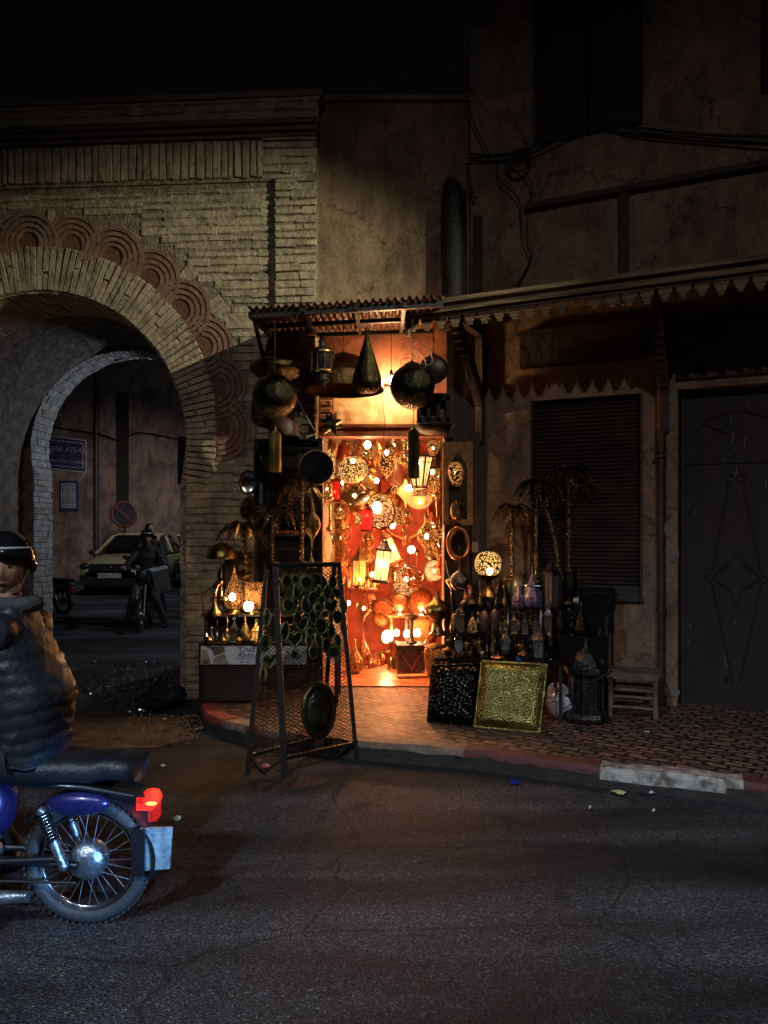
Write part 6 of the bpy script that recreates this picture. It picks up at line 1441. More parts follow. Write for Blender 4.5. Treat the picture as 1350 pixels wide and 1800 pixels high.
# ------------------------------------------------------------------ cars
TAXI=mat('taxi_ochre_paint',(.46,.43,.25),.35,.1,c2=(.42,.39,.22),ns_=3,coat=.5)
TYR=mat('tyre_rubber',(.045,.045,.046),.6,bump=.3); CGL=mat('car_glass',(.008,.009,.011),.08,0,coat=.8); BLKP=mat('black_plastic',(.012,.012,.013),.5)
def car(name,label,cat,loc,rz,paint):
    t=thing(name,label,cat,loc,rz); hw=.86; L=4.35
    # lower body stations along y (front at 0): (y, zlow, zhigh, halfwidth)
    st=[(0,.30,.62,.62),(.06,.24,.74,.76),(.25,.20,.82,.83),(.8,.2,.93,.86),(1.25,.2,1.00,.86),(2.2,.2,1.02,.87),(3.3,.2,1.04,.86),(3.95,.22,1.06,.83),(4.25,.28,1.02,.76),(4.35,.36,.92,.66)]
    mb=MB(); vs=[]; n=16
    for (y,a,b,w_) in st:
        m_=(a+b)/2; h_=(b-a)/2
        for k in range(n):
            q=2*pi*k/n; cx_=cos(q); sz=sin(q); ex=.42
            vs.append((w_*(abs(cx_)**ex)*(1 if cx_>0 else -1), y, m_+h_*(abs(sz)**ex)*(1 if sz>0 else -1)))
    fs=[(i*n+k,i*n+(k+1)%n,(i+1)*n+(k+1)%n,(i+1)*n+k) for i in range(len(st)-1) for k in range(n)]
    fs+=[tuple(range(n)),tuple(range(len(st)*n-1,(len(st)-1)*n-1,-1))]; mb.add(vs,fs,True); obj('body',mb,paint,t)
    # cabin: glass block with painted roof and pillars
    cb=[(1.15,.98,.78,.98,.78),(1.95,.98,.80,1.44,.60),(2.5,.98,.80,1.50,.62),(3.2,.98,.79,1.46,.60),(3.95,1.0,.74,1.06,.68)]
    mb=MB(); vs=[]
    for (y,zb,wb,zt_,wt) in cb: vs+=[(-wb,y,zb),(-wt,y,zt_-.02),(wt,y,zt_-.02),(wb,y,zb)]
    mb.add(vs,[(i*4+k,i*4+k+1,(i+1)*4+k+1,(i+1)*4+k) for i in range(4) for k in range(3)]); obj('windows',mb,CGL,t)
    mb=MB(); rf=[]
    for (y,zb,wb,zt_,wt) in cb[1:4]: rf+=[(-wt-.03,y,zt_-.03),(-wt*.8,y,zt_+.025),(wt*.8,y,zt_+.025),(wt+.03,y,zt_-.03)]
    mb.add(rf,[(i*4+k,i*4+k+1,(i+1)*4+k+1,(i+1)*4+k) for i in range(2) for k in range(3)],True)
    for s_ in (-1,1):
        for i in (0,3): a=cb[i]; b=cb[i+1]; mb.bar((s_*a[2],a[0],a[3]),(s_*(b[4]),b[0],b[3]),.05)
        mb.bar((s_*.81,2.5,1.0),(s_*.62,2.5,1.48),.06)
        for i in range(1,3): a=cb[i]; b=cb[i+1]; mb.bar((s_*(a[4]+.01),a[0],a[3]-.01),(s_*(b[4]+.01),b[0],b[3]-.01),.04)
    obj('roof',mb,paint,t)
    obj('grille',MB().box((0,-.005,.70),(1.0,.05,.17)).box((0,.0,.36),(1.35,.05,.16)),BLKP,t)
    for s_ in (-1,1):
        obj('headlight',MB().ball((s_*.62,.06,.72),.13,12,8,(1.1,.6,.6)),mat('dull_headlight',(.05,.05,.045),.15,.3,coat=.6),t)
        m_=MB().ball((s_*.97,1.45,1.02),.09,10,8,(1.1,.6,.75)); m_.bar((s_*.84,1.45,.98),(s_*.95,1.45,1.0),.03); obj('wing_mirror',m_,BLKP,t)
        for y in (.78,3.45):
            w=obj('wheel',MB().torus((s_*.76,y,.30),.215,.095,26,10,Matrix.Rotation(pi/2,3,'Z')),TYR,t)
            r_=MB(); 
            for k in range(8): a=2*pi*k/8; r_.bar((s_*.80,y,.30),(s_*.83,y+.17*cos(a),.30+.17*sin(a)),.035,.02,up=(1,0,0))
            r_.torus((s_*.81,y,.30),.175,.02,22,6,Matrix.Rotation(pi/2,3,'Z')); obj('rim',r_,CHROME,w)
        obj('door_seam',MB().bar((s_*.873,1.5,.32),(s_*.873,1.5,.98),.008).bar((s_*.873,2.5,.32),(s_*.873,2.5,.98),.008).bar((s_*.873,3.3,.45),(s_*.86,3.3,.98),.008),BLKP,t)
        obj('tail_light',MB().box((s_*.66,4.30,.88),(.18,.08,.16)),mat('red_lens',(.3,.01,.01),.2,coat=.5),t)
    obj('bumper_trim',MB().bar((-.62,.0,.27),(.62,.0,.27),.02).ball((0,-.035,.70),.045,10,8,(1.3,.4,.7)),CHROME,t)
    pl=obj('number_plate',MB().box((0,-.035,.50),(.56,.012,.115)),mat('plate_grey',(.42,.42,.40),.5),t)
    text('93787 | A | 26',.095,BLKP,pl,(0,-.043,.467)); return t
car('taxi_car','ochre yellow taxi saloon parked under the road sign beyond the arch','car',(-6.6,18.5,0),0,TAXI)
car('parked_car','dark parked car mostly hidden behind the yellow taxi','car',(-5.95,24.6-1.6,0) if False else (-4.9,20.6,0),0,mat('dark_car_paint',(.02,.022,.03),.3,.2,coat=.5))
# ------------------------------------------------------------------ mopeds
MBLK=mat('moped_black',(.012,.012,.014),.4,.2,coat=.2); MBLU=mat('moped_blue_paint',(.022,.018,.10),.3,.3,c2=(.015,.012,.06),coat=.6); SEATM=mat('saddle_vinyl',(.012,.012,.013),.5,bump=.3)
ALU=mat('dull_aluminium',(.42,.45,.48),.35,.9,c2=(.2,.22,.24),ns_=16,bump=.3); PLT=mat('white_plate',(.22,.28,.28),.5,c2=(.07,.10,.11),ns_=34)
TAIL=glow('tail_light_glow',(1,.022,.010),.95)
def wheel(t, x, R, spokes=28, disc=True):
    mb=MB(); mb.torus((x,0,R),R-.030,.030,48,10)
    for k in range(60):
        a=2*pi*k/60; 
        mb.box((x+(R-.002)*cos(a),0,R+(R-.002)*sin(a)),(.008,.05,.010),Matrix.Rotation(-a,3,'Y'))
    w=obj('wheel',mb,TYR if disc else TYR,t)
    r_=MB().torus((x,0,R),R-.062,.010,44,8); r_.lathe([(R-.058,-.022),(R-.058,.022)],(x,0,R),44,Matrix.Rotation(pi/2,3,'X')); obj('rim',r_,CHROME,w)
    s_=MB()
    for k in range(spokes):
        a=2*pi*k/spokes; b=a+(.35 if k%2 else -.35); y=.028*(1 if k%4<2 else -1)
        s_.tube([(x+.04*cos(b),y,R+.04*sin(b)),(x+(R-.062)*cos(a),0,R+(R-.062)*sin(a))],.0016,4)
    obj('spokes',s_,ALU,w)
    h=MB(); h.lathe([(.001,-.055),(.02,-.055),(.03,-.045),(.068,-.04),(.075,-.02),(.075,.02),(.06,.035),(.02,.05),(.001,.05)],(x,0,R),26,Matrix.Rotation(pi/2,3,'X')); obj('hub',h,ALU,w)
    return w
def moped(name,label,loc,rz,lit=True,group=None):
    MBLU=MC['moped_blue_paint'] if lit else MBLK
    t=thing(name,label,'moped',loc,rz,group); R=.25; FX=-1.17
    wheel(t,0,R); wheel(t,FX,R)
    mb=MB()  # frame
    mb.tube([(-.02,.06,R),(-.28,.06,.27),(-.42,.05,.28)],.016,8); mb.tube([(-.02,-.06,R),(-.28,-.06,.27),(-.42,-.05,.28)],.016,8)
    mb.tube([(-.42,0,.28),(-.62,0,.30),(-.85,0,.55),(-.93,0,.80)],.028,10); mb.tube([(-.42,0,.28),(-.36,0,.48),(-.28,0,.60)],.022,8); mb.tube([(-.30,.07,.58),(.02,.08,.56),(.20,.06,.52)],.012,8); mb.tube([(-.30,-.07,.58),(.02,-.08,.56),(.20,-.06,.52)],.012,8)
    obj('frame',mb,MBLK,t)
    sd=MB(); pr=[]; 
    for i in range(15):
        u=i/14; x=-.62+.80*u+.03; pr.append((x,.60+.03*sin(pi*u)+(.02 if u>.8 else 0),.105+.035*sin(pi*min(1,u*1.3)),.045+.008*sin(pi*u)))
    vs=[];n=14
    for (x,z,w_,h_) in pr:
        for k in range(n): q=2*pi*k/n; vs.append((x,w_*(abs(cos(q))**.6)*(1 if cos(q)>0 else -1),z+h_*(abs(sin(q))**.7)*(1 if sin(q)>0 else -1)))
    sd.add(vs,[(i*n+k,i*n+(k+1)%n,(i+1)*n+(k+1)%n,(i+1)*n+k) for i in range(14) for k in range(n)]+[tuple(range(n)),tuple(range(15*n-1,14*n-1,-1))],True)
    obj('saddle',sd,SEATM,t)
    # side panels in blue
    for s_ in (-1,1):
        p=MB(); p.ball((-.01,s_*.085,.50),.11,18,10,(1.15,.28,.42)); obj('side_panel',p,MBLU,t)
    p=MB().ball((-.36,0,.47),.12,14,10,(.62,.75,1.0)); obj('tool_case',p,MBLU,t)
    # rear mudguard
    g_=MB(); vs=[];n=18
    for i in range(n+1):
        a=radians(150)-radians(165)*i/n; 
        for (yy,rr) in ((-.05,.262),(-.03,.278),(0,.285),(.03,.278),(.05,.262)): vs.append((rr*cos(a)+.0,yy,R+rr*sin(a)+.01))
    g_.add(vs,[(i*5+k,i*5+k+1,(i+1)*5+k+1,(i+1)*5+k) for i in range(n) for k in range(4)],True); mg=obj('rear_mudguard',g_,MBLK,t)
    g_=MB(); vs=[]
    for i in range(n+1):
        a=radians(165)-radians(140)*i/n
        for (yy,rr) in ((-.045,.262),(0,.282),(.045,.262)): vs.append((FX+rr*cos(a),yy,R+rr*sin(a)))
    g_.add(vs,[(i*3+k,i*3+k+1,(i+1)*3+k+1,(i+1)*3+k) for i in range(n) for k in range(2)],True); obj('front_mudguard',g_,MBLU,t)
    # shock absorbers
    for s_ in (-1,1):
        a=Vector((-.145,s_*.095,.475)); b=Vector((-.065,s_*.085,.26)); d=b-a
        sh=obj('shock_absorber',MB().tube([a,a+d*.55],.012,8).tube([a+d*.5,b],.020,12).ball(a,.02,10,6).ball(b,.022,10,6),ALU,t)
        co=MB(); pts=[]; ax_=d.normalized(); x_=ax_.cross(Vector((0,1,0))).normalized(); y_=ax_.cross(x_)
        for k in range(9*12+1): q=2*pi*k/12; pts.append(a+d*(.06+.50*k/(9*12))+(x_*cos(q)+y_*sin(q))*.024)
        co.tube(pts,.0045,5); obj('spring',co,CHROME,sh)
    # engine, exhaust, chain, pedal
    e=MB().ball((-.47,0,.27),.10,14,10,(1.3,.8,.9)); e.lathe([(.05,0),(.055,.05),(.045,.12)],(-.60,0,.30),12,Matrix.Rotation(-1.1,3,'Y')); 
    for k in range(6): e.box((-.60-.012*k,0,.33+.006*k),(.006,.13,.11))
    obj('engine',e,ALU,t)
    obj('exhaust',MB().tube([(-.55,-.09,.22),(-.40,-.10,.15),(-.30,-.11,.15),(-.19,-.11,.155)],[.014,.018,.026,.022],12),ALU,t)
    obj('chain_guard',MB().tube([(-.40,-.075,.27),(-.05,-.075,.285)],.012,8).tube([(-.40,-.075,.20),(-.02,-.075,.19)],.006,6),MBLK,t)
    obj('pedal',MB().tube([(-.42,-.05,.28),(-.40,-.14,.16)],.010,8).box((-.40,-.18,.155),(.09,.08,.022)).tube([(-.42,.05,.28),(-.44,.14,.40)],.010,8).box((-.44,.18,.40),(.09,.08,.022)),BLKP,t)
    # carrier strip and stay, tail light and plate
    obj('tail_bracket',MB().bar((.10,0,.53),(.235,0,.50),.10,.03).bar((.22,0,.50),(.235,0,.28),.05,.02).box((.215,0,.30),(.05,.13,.18)),MBLK,t)
    tl=MB().ball((.25,0,.497),.04,18,12,(1.0,1.25,.80)).box((.235,0,.487),(.06,.10,.052)); obj('tail_light',tl,TAIL if lit else MC['red_lens'],t)
    if lit:
        obj('tail_bulb',MB().ball((.262,-.045,.487),.014,10,8,(1.6,.6,.5)),glow('tail_bulb_glow',(1,.30,.05),2.2),t)
        obj('reflector',MB().box((.262,0,.44),(.03,.07,.055)),glow('reflector_glow',(.8,.01,.012),.35),t); lamp('tail_glow','POINT',(.33,-.03,.45),.10,(1,.05,.02),.02,parent=t)
    else: obj('reflector',MB().box((.262,0,.44),(.03,.07,.055)),MC['red_lens'],t)
    M_=Matrix.Rotation(radians(-50),3,'Z')@Matrix.Rotation(radians(-6),3,'X')
    obj('number_plate',MB().box((.272,-.03,.305),(.125,.008,.165),Matrix.Rotation(radians(20),3,'Z')@Matrix.Rotation(radians(4),3,'Y')).box((.272,-.036,.386),(.07,.010,.01)),PLT,t)
    # front end
    mb=MB()
    for s_ in (-1,1): mb.tube([(FX,s_*.06,R),(-.98,s_*.06,.72)],.018,8)
    mb.tube([(-.98,0,.66),(-.93,0,.94)],.022,8); obj('fork',mb,ALU,t)
    hb=obj('handlebar',MB().tube([(-.80,-.33,.97),(-.90,-.20,.98),(-.93,0,.93),(-.90,.20,.98),(-.80,.33,.97)],.012,8),ALU,t)
    for s_ in (-1,1): obj('grip',MB().tube([(-.84,s_*.27,.972),(-.79,s_*.36,.968)],.018,8),BLKP,hb)
    obj('headlight',MB().lathe([(.02,.09),(.07,.06),(.085,0),(.08,-.01),(.001,-.02)],(-1.02,0,.82),20,Matrix.Rotation(pi/2,3,'Y')),MBLK,t)
    obj('fairing',MB().ball((-.99,0,.83),.12,14,10,(.5,.8,1.1)),MBLU,t)
    for s_ in (-1,1): m_=MB().tube([(-.86,s_*.22,.98),(-.84,s_*.25,1.12)],.005,6); m_.ball((-.84,s_*.26,1.15),.05,12,8,(.3,1,.8)); obj('mirror',m_,BLKP,t)
    return t
# ------------------------------------------------------------------ people
SKIN=mat('skin',(.42,.23,.15),.5,c2=(.32,.17,.11),ns_=8,bump=.1); HAIR=mat('black_hair',(.012,.010,.009),.5,bump=.5)
def headmesh(mb,c,M,s_=1.0):
    n,m=34,26; vs=[]
    def gsn(d,t_,k): return math.exp(-((d-Vector(t_).normalized()).length/k)**2)
    for j in range(m+1):
        for i in range(n):
            a=2*pi*i/n; b=pi*j/m; d=Vector((sin(b)*sin(a),-sin(b)*cos(a),cos(b)))
            x,y,z=d.x*.074,d.y*.094,d.z*.112
            if d.z<0: x*=1-.34*(-d.z)**1.5; y*=1-.10*(-d.z)
            f=d.y<0
            dd=Vector((0,0,0))
            dd.y-=.026*gsn(d,(0,-1,-.16),.17)+.014*gsn(d,(0,-1,.03),.12)
            dd.y+=.012*(gsn(d,(.36,-.9,.10),.18)+gsn(d,(-.36,-.9,.10),.18))
            dd.y-=.006*gsn(d,(0,-1,.33),.35); dd.y-=.009*gsn(d,(0,-.9,-.50),.14); dd.y+=.004*gsn(d,(0,-.9,-.62),.08); dd.y-=.012*gsn(d,(0,-.75,-.85),.25)
            vs.append(M@((Vector((x,y,z))+dd)*s_)+c)
    mb.add(vs,[(j*n+i,j*n+(i+1)%n,(j+1)*n+(i+1)%n,(j+1)*n+i) for j in range(m) for i in range(n)],True)
    for q in (-1,1): mb.ball(M@(Vector((q*.076,.008,-.005))*s_)+c,.024*s_,10,8,(.35,.7,1.2),M)
def limb(mb,pts,rs,n=12): mb.tube(pts,rs,n)
def smoothp(pts,rs,k=5):
    P_=[Vector(p) for p in pts]; o_=[];q_=[]
    for i in range(len(P_)-1):
        p0=P_[max(i-1,0)];p1=P_[i];p2=P_[i+1];p3=P_[min(i+2,len(P_)-1)]
        for j in range(k):
            t_=j/k; o_.append(.5*((2*p1)+(p2-p0)*t_+(2*p0-5*p1+4*p2-p3)*t_*t_+(3*p1-3*p2+p3-p0)*t_**3)); q_.append(rs[i]*(1-t_)+rs[i+1]*t_)
    o_.append(P_[-1]); q_.append(rs[-1]); return o_,q_
def hand(mb,w,bar,fwd,out):
    """palm at w, four fingers and a thumb curling round the bar direction"""
    w=Vector(w); fwd=Vector(fwd).normalized(); bar=Vector(bar).normalized(); up=bar.cross(fwd).normalized()
    if up.z<0: up=-up
    palm=w+fwd*.045; M_=Matrix((bar,fwd,up)).transposed(); mb.ball(palm,.045,12,8,(.95,1.1,.42),M_); mb.tube([w-fwd*.02,w+fwd*.02],.026,10)
    for k,L in enumerate((.9,1.0,.96,.78)):
        b=palm+bar*((k-1.5)*.019)+fwd*.035+up*.008; mb.tube([b,b+fwd*.028*L+up*.004,b+fwd*.040*L-up*.022,b+fwd*.022*L-up*.042,b+fwd*.002-up*.044],[.0095,.0092,.0085,.008,.006],8)
    b=palm-bar*.038*out-up*.004; mb.tube([w-bar*.02*out,b+fwd*.01-up*.008,b+fwd*.030-up*.028,b+fwd*.038-up*.040],[.012,.0115,.010,.007],8)
def torso_loft(mb,rings,n=28,puff=0,step=.052,amp=.0060):
    # rings: (centre, rx, ry) interpolated with puffed quilting
    cs=[r_[0] for r_ in rings]; L=[0]
    for i in range(1,len(cs)): L.append(L[-1]+(Vector(cs[i])-Vector(cs[i-1])).length)
    tot=L[-1]; k=int(tot/.0085); vs=[]
    for q in range(k+1):
        s_=tot*q/k; i=0
        while i<len(L)-2 and L[i+1]<s_: i+=1
        u=(s_-L[i])/(L[i+1]-L[i]); u2=u*u*(3-2*u); c=Vector(cs[i]).lerp(Vector(cs[i+1]),u); rx=rings[i][1]*(1-u2)+rings[i+1][1]*u2; ry=rings[i][2]*(1-u2)+rings[i+1][2]*u2
        pf=puff*(abs(sin(pi*s_/step))**.55)*amp if puff else 0
        for j in range(n):
            a=2*pi*j/n; wr=puff*.004*sin(9*a+q*.6)+puff*.003*sin(17*a-q*.9); vs.append((c.x+(rx+pf+wr)*cos(a),c.y+(ry+pf+wr)*sin(a),c.z+puff*(.012*cos(a+.4)+.006*sin(3*a+1+q*.12)+.004*sin(7*a+q*.2))))
    mb.add(vs,[(q*n+j,q*n+(j+1)%n,(q+1)*n+(j+1)%n,(q+1)*n+j) for q in range(k) for j in range(n)]+[tuple(range(n)),tuple(range((k+1)*n-1,k*n-1,-1))],True)
def puffarm(mb,pts,rs,step=.05,amp=.010,n=16):
    o_,q_=smoothp(pts,rs,14); s_=0; out=[]
    for i in range(len(o_)):
        if i: s_+=(o_[i]-o_[i-1]).length
        out.append(q_[i]+amp*(abs(sin(pi*s_/step))**.55))
    mb.tube(o_,out,n)
def rider(name,label,loc,rz,jacket,trous,helmet='helmet',look=0,puff=1,lean=0,hands=((-.82,.27,.98),(-.82,-.27,.98)),feet=((-.40,.19,.17),(-.42,-.19,.20)),hip=(-.20,0,.70),knee=None,hoodm=None,tall=0):
    t=thing(name,label,'person',loc,rz); hip=Vector(hip); sh=hip+Vector((-.02-lean,0,.50+tall)); nk=sh+Vector((-.02,0,.075)); hd=nk+Vector((-.015,0,.135))
    body=MB(); torso_loft(body,[(hip+Vector((0,0,-.06)),.10,.13),(hip+Vector((.02,0,.12)),.095,.125),(hip.lerp(sh,.7)+Vector((.01,0,0)),.088,.135),(sh+Vector((0,0,-.01)),.062,.12),(sh+Vector((0,0,.05)),.05,.07),(nk,.048,.052),(hd,.05,.05)],20)
    if helmet=='helmet' and puff: pass
    MH=Matrix.Rotation(look,3,'Z'); headmesh(body,hd+Vector((0,0,.0)),MH)
    jb=MB(); tr=MB(); 
    torso_loft(jb,[(hip+Vector((.02,0,-.06)),.128,.165),(hip+Vector((.02,0,.03)),.138,.18),(hip+Vector((.03,0,.20)),.145,.195),(hip.lerp(sh,.75)+Vector((.01,0,0)),.115,.20),(sh+Vector((.0,0,.0)),.078,.17),(sh+Vector((-.005,0,.045)),.075,.11),(sh+Vector((-.01,0,.085)),.068,.075)],30,puff)
    for s_,H_ in ((1,hands[0]),(-1,hands[1])):
        S_=sh+Vector((-.0,s_*.165,-.035)); H_=Vector(H_); E_=S_.lerp(H_,.5)+Vector((.03,s_*.07,-.10))
        o_,q_=smoothp([sh+Vector((0,s_*.08,-.02)),S_,E_,H_],[.05,.052,.038,.026]); body.tube(o_,q_,12)
        puffarm(jb,[sh+Vector((0,s_*.09,-.03)),S_,S_.lerp(E_,.5),E_,H_.lerp(E_,.12)],[.064,.070,.062,.056,.042],amp=.006*puff)
        hand(body,H_,(.2,s_,0),(H_-E_).normalized()*1+Vector((0,0,0)),s_)
    for s_,F_ in ((1,feet[0]),(-1,feet[1])):
        F_=Vector(F_); Hh=hip+Vector((-.01,s_*.09,-.02)); K_=(Vector(knee)+Vector((0,s_*.17,0))) if knee else Hh+Vector((-.40,s_*.06,-.04)); 
        o_,q_=smoothp([Hh,Hh.lerp(K_,.5),K_,K_.lerp(F_,.4),F_],[.08,.072,.052,.05,.036]); body.tube(o_,q_,12)
        o_,q_=smoothp([Hh,Hh.lerp(K_,.5),K_,K_.lerp(F_,.4),F_+Vector((0,0,.03))],[.10,.092,.070,.066,.055]); tr.tube(o_,q_,14)
        sh_=MB().ball(F_+Vector((-.06,0,-.02)),.05,14,8,(2.4,.9,.85)); obj('shoe',sh_,BLKP,t)
    b=obj('body',body,SKIN,t); obj('jacket',jb,jacket,t); obj('trousers',tr,trous,t)
    for q in (-1,1):
        ec=hd+MH@Vector((q*.030,-.079,.012)); obj('eye',MB().ball(ec,.0105,10,8,(1,.7,.55)),mat('eye_white',(.22,.19,.16),.35),t); obj('iris',MB().ball(ec+MH@Vector((0,-.0050,0)),.0055,8,6),HAIR,t)
        obj('eyebrow',MB().tube([hd+MH@Vector((q*.016,-.090,.032)),hd+MH@Vector((q*.032,-.088,.038)),hd+MH@Vector((q*.048,-.076,.032))],[.003,.004,.002],6),HAIR,t)
    obj('lips',MB().tube([hd+MH@Vector((-.022,-.080,-.054)),hd+MH@Vector((0,-.096,-.052)),hd+MH@Vector((.022,-.080,-.054))],[.002,.0055,.002],8),mat('lips',(.28,.11,.09),.5),t)
    if helmet=='helmet':
        hm=MB(); n=26; vs=[]
        for j in range(13):
            for i in range(n):
                a=2*pi*i/n; bb=pi*(.54-.13*cos(a))*j/12; d=Vector((sin(bb)*sin(a),-sin(bb)*cos(a),cos(bb))); 
                zz=d.z*.118
                vs.append(hd+MH@Vector((d.x*.100,d.y*.118+.010,zz+.022)))
        hm.add(vs,[(j*n+i,j*n+(i+1)%n,(j+1)*n+(i+1)%n,(j+1)*n+i) for j in range(12) for i in range(n)],True)
        ho=obj('helmet',hm,mat('glossy_black_helmet',(.010,.011,.013),.12,0,coat=1),t); md=ho.modifiers.new('t','SOLIDIFY'); md.thickness=.014
        vis=MB(); vis.add([hd+MH@Vector((x,y,z)) for x,y,z in ((-.098,-.05,.060),(-.05,-.098,.062),(0,-.108,.064),(.05,-.098,.062),(.098,-.05,.060),(-.102,-.078,.056),(-.055,-.130,.060),(0,-.145,.062),(.055,-.130,.060),(.102,-.078,.056))],[(i,i+1,i+6,i+5) for i in range(4)],True); obj('helmet_peak',vis,MC['glossy_black_helmet'],t)
        obj('helmet_stripe',MB().tube([hd+MH@Vector((.101*sin(a),-.119*cos(a)+.010,.082)) for a in [radians(x) for x in range(-70,71,10)]],.006,6),mat('pale_stripe',(.55,.6,.6),.3),t)
        obj('strap',MB().tube([hd+MH@Vector((-.086,-.01,.0)),hd+MH@Vector((-.062,-.04,-.085)),hd+MH@Vector((0,-.05,-.118)),hd+MH@Vector((.062,-.04,-.085)),hd+MH@Vector((.086,-.01,.0))],.005,6),BLKP,t)
    else:
        hm=MB(); hm.ball(hd+MH@Vector((0,.018,.022)),.1,20,12,(.83,.93,1.02),MH); obj('hair',hm,HAIR,t)
    if helmet=='helmet': obj('hair',MB().ball(hd+MH@Vector((0,.022,.0)),.1,20,12,(.80,.84,.98),MH),HAIR,t)
    if hoodm: obj('hood',MB().torus(nk+Vector((.035,0,-.005)),.066,.032,20,10,Matrix.Rotation(pi/2,3,'X'),sx=1),hoodm,t)
    return t
PUFF=mat('slate_puffer_jacket',(.026,.033,.042),.5,0,c2=(.013,.017,.023),ns_=6,bump=.7,bs=16); NAVY=mat('dark_trousers',(.018,.02,.028),.8,bump=.3)
BLKJ=mat('black_jacket',(.010,.010,.012),.7,bump=.3); GREYT=mat('grey_trousers',(.05,.05,.046),.85,bump=.3)
XM=(156-CX)/F*3.05
moped('moped','blue moped with lit red tail light crossing the road at the left',(XM,3.05,0),0)
rider('person','moped rider in a slate puffer jacket and black helmet looking towards the shop street',(XM,3.05,0),0,PUFF,NAVY,look=radians(14),tall=-.015,hip=(-.245,0,.71),hoodm=mat('grey_hood',(.07,.075,.075),.85,bump=.6),lean=.03)
# parked moped beyond the arch
moped('parked_moped','dark moped parked left of the taxi beyond the arch',(-6.02,14.4,0),radians(-28),lit=False)
# couple on a moped
bp=Vector((-3.95,13.0,0)); ba=radians(99)
moped('ridden_moped','black moped stopped in the alley under two dark clothed people',bp,ba,lit=False)
rider('person','helmeted rider in black astride the moped in front of the taxi',bp,ba,BLKJ,GREYT,look=radians(-90)+radians(4),puff=0,hip=(-.34,0,.74),feet=((-.50,.30,.05),(-.52,-.30,.05)),knee=(-.66,0,.50),hands=((-.80,.30,.99),(-.80,-.30,.99)))
rider('person','bareheaded passenger in dark clothes sitting behind the helmeted rider',bp,ba,BLKJ,NAVY,helmet='hair',look=radians(-60),puff=0,hip=(.0,0,.80),tall=.06,feet=((-.16,.24,.22),(-.16,-.24,.22)),knee=(-.36,0,.62),hands=((-.36,.17,1.0),(-.36,-.17,1.0)))
# bag on handlebar
q=P(283,1020,12.15); s1=S(1,12.15); t=thing('shopping_bag','grey carrier bag with pale top edge hanging from the stopped moped','bag',q,.5)
obj('bag_body', MB().prism([(-.13,-.17),(.12,-.19),(.14,.16),(-.12,.17)],-.05,.05,Matrix.Rotation(-.25,3,'Y')), mat('grey_bag',(.07,.07,.065),.7), t)
obj('label_strip', MB().prism([(-.12,.17),(.14,.16),(.14,.20),(-.12,.21)],-.051,.051,Matrix.Rotation(-.25,3,'Y')), mat('pale_strip',(.5,.55,.62),.5), t)
obj('handle', MB().torus((-.03,0,.22),.06,.006,14,5), BLKP, t)
# ================================================================== crowding the shop wall and ceiling
GF='wares crowding the shop'
KM=[('egg',PCOP,'copper egg shade',0),('cyl',LITD,'copper filigree tube',.01),('globe',LITA,'amber filigree ball',.01),('dome',COPPER,'copper dome shade',0),('onion',LITD,'teardrop filigree shade',.01),
    ('spindle',BRASS,'brass spindle lamp',0),('disc',PCOP,'flat saucer shade',0),('egg',LITF,'fine red egg lamp',.01),('bowl',LITA,'mesh bowl',.01),('vase',BRASSD,'dark brass vase lamp',0),('globe',PCOP,'copper ball shade',0),('drop',LITY,'yellow drop lamp',.01),
    ('ovoid',LITD,'oval copper lamp',.01)]
rows_=[(790,'near the ceiling'),(835,'below the ceiling row'),(880,'high on the wall'),(925,'half way up the wall'),(968,'just below the middle of the wall'),(1010,'low on the wall')]
cols_=[(585,'at the far left'),(607,'on the left'),(652,'left of centre'),(690,'right of centre'),(730,'on the right'),(760,'at the far right')]
rr=random.Random(77); skip={(3,3),(4,4),(5,3),(3,4),(2,4)}
for i,(y,rn) in enumerate(rows_):
    for j,(x,cn) in enumerate(cols_):
        if (i,j) in skip: continue
        k,m_,nm,li=KM[(i*7+j*4)%13]; s_=rr.uniform(.85,1.25)
        Yp=8.35+rr.uniform(0,.5) if i else 7.7+rr.uniform(0,.6)
        piece('pendant_lamp',k,x+rr.uniform(-6,6),y+rr.uniform(-9,9),Yp,27*s_*(1.25 if k in('dome','disc','bowl') else 1),36*s_*(.6 if k in('dome','disc','bowl') else 1),m_,f'{nm} {rn} {cn}','lamp',GF,lit=li,br=.014,hang=(y-35),n=16,by=0,tilt=rr.uniform(-.12,.12))
for k,(x,y,e,lb) in enumerate(((600,850,1.2,'small glowing bulb among the shades at the upper left'),(662,845,1.2,'small glowing bulb under the egg lamp'),(760,915,1.0,'small glowing bulb by the right wall above the ball lamp'),(598,945,.9,'small glowing bulb at the left wall by the relief panels'),(690,925,1.4,'small glowing bulb just right of the sun disc lamp'),(655,1010,.9,'small glowing bulb right of the wall shelf'),(760,830,1.0,'small glowing bulb behind the flared lantern'),(612,1060,.8,'small glowing bulb above the teardrop floor lamps'))):
    piece('light_bulb','globe',x,y,8.2,8,10,BULB,lb,'light bulb',GF,lit=e,br=.012,by=0)
KM2=[('candle',BRASS,'brass candle arm',0),('cyl',LITY,'yellow tube lamp',.01),('tajine',LITD,'copper cone lamp',.01),('egg',LITA,'amber egg lamp',.01),('spindle',LITF,'red spindle lamp',.01),('globe',LITD,'copper filigree ball',.01),('vase',COPPER,'copper vase lamp',0),('dome',PCOP,'punched copper dome',0),('onion',LITA,'amber onion lamp',.01)]
rows2=[(800,'in the top hanging row'),(850,'in the second hanging row'),(905,'in the third hanging row'),(950,'in the fourth hanging row'),(1000,'in the lowest hanging row')]
cols2=[(592,'by the left jamb'),(640,'left of the sun disc lamp'),(705,'right of the sun disc lamp'),(722,'over the low table'),(765,'by the right jamb')]
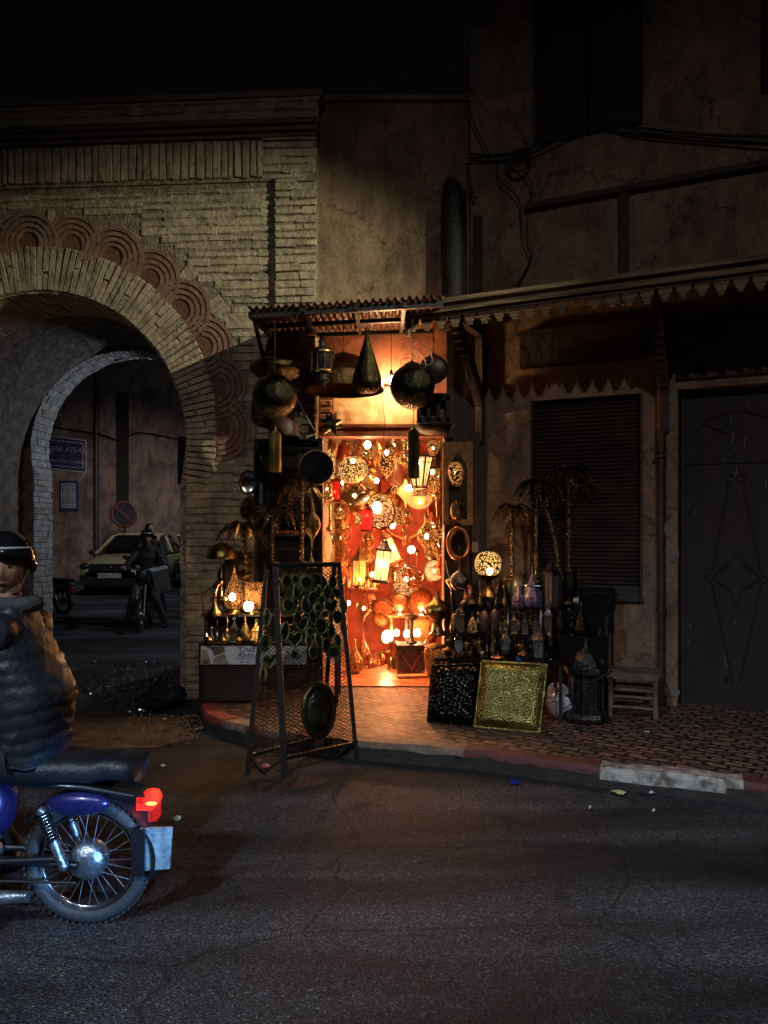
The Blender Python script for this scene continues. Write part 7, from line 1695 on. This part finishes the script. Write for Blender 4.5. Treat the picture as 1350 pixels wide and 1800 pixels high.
for i,(y,rn) in enumerate(rows2):
    for j,(x,cn) in enumerate(cols2):
        k,m_,nm,li=KM2[(i*4+j*2)%9]; s_=rr.uniform(.6,.95)
        piece('pendant_lamp',k,x+rr.uniform(-12,12),y+rr.uniform(-12,12),rr.uniform(7.9,8.3),(26 if k!='candle' else 10)*s_,40*s_*(.6 if k=='dome' else 1),m_,f'small {nm} {rn} {cn}','lamp',GF,lit=li,br=.010,hang=(y-40),n=16,by=0,tilt=rr.uniform(-.15,.15))
lamp('red_fill_light','POINT',P(650,935,8.6),10,(1,.07,.04),.05)  # added red fill inside the shop, no fixture belongs to it
lamp('floor_fill_light','POINT',P(690,1085,7.55),62,(1,.33,.11),.03)  # added warm fill for the floor and paving, hangs free without a fixture
# ------------------------------------------------ more wares on the right display
g2='wares on the right display stand'
more=[(0,833,12,24,'vase',STEEL,'slender steel vase behind the first ball box','vase',.2),(0,856,12,30,'bottle',STEEL,'thin steel bottle behind the necked dark bottle','bottle',.2),(0,905,14,34,'tajine',BRASSD,'small brass tajine between the silver egg and the low ball box','tajine',.2),(0,935,14,30,'vase',BRASS,'small bright brass vase left of the pointed roof lantern','vase',.2),(0,848,16,14,'cyl',STEEL,'short grey canister under the first ball box','canister',.05),
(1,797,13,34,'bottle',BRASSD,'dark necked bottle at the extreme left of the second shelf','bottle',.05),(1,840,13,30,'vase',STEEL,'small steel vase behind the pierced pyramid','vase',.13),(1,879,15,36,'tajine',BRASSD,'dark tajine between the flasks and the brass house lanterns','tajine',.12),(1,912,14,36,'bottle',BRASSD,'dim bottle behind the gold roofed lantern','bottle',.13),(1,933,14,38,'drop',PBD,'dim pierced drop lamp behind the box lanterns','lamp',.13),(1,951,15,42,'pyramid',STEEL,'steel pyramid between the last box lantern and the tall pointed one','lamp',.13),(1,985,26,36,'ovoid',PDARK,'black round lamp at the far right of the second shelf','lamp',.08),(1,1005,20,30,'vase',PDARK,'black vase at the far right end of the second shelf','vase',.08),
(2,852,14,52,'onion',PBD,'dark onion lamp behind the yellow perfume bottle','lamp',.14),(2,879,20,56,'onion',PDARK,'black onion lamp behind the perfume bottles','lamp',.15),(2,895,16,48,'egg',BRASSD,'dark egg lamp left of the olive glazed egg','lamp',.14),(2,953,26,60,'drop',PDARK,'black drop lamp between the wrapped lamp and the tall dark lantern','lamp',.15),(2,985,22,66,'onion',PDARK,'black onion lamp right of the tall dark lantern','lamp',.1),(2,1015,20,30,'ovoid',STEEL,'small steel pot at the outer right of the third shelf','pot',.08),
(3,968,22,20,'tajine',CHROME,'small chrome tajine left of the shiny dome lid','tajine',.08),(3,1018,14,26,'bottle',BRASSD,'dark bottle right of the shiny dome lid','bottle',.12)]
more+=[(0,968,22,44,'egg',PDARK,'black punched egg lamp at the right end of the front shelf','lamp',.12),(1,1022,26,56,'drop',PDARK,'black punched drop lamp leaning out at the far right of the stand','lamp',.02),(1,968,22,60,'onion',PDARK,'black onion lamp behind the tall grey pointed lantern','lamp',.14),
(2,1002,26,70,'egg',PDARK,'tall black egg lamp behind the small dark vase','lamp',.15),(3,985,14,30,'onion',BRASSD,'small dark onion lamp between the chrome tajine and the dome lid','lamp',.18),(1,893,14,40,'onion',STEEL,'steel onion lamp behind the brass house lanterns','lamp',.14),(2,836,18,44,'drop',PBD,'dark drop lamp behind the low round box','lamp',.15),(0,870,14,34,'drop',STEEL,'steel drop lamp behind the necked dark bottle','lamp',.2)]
for (lv,x,w_,h_,k,m_,lb,nm,dy) in more: wares(lv,x,w_,h_,k,m_,lb,nm,nm,dy=dy,n=16)
o=obj('striped_cushion', MB().ball(P(880,1036,6.75),.10,16,10,(1.2,.6,.7)), COPPER); tag(o,'rounded copper pot behind the globe lamp stand','pot')
# upper window joinery (closed shutters in the dark openings)
for (h,lb) in ((UW,'a'),(UW2,'b')):
    mb=MB(); wdt=h[1]-h[0]
    for s_ in (0,1):
        x0=h[0]+.02+s_*wdt/2; x1=x0+wdt/2-.04; mb.box(((x0+x1)/2,.10,(h[2]+.04+h[3])/2),(x1-x0,.03,h[3]-h[2]-.05))
        mb.box((x0+.04,.075,(h[2]+h[3])/2),(.06,.03,h[3]-h[2]-.1)); mb.box((x1-.04,.075,(h[2]+h[3])/2),(.06,.03,h[3]-h[2]-.1)); mb.box(((x0+x1)/2,.076,h[2]+.12),(x1-x0-.1,.028,.12)); mb.box(((x0+x1)/2,.076,h[2]+1.3),(x1-x0-.1,.028,.12))
    obj('closed_shutters',mb,mat('black_window_wood',(.010,.009,.010),.7,bump=.4),rb)
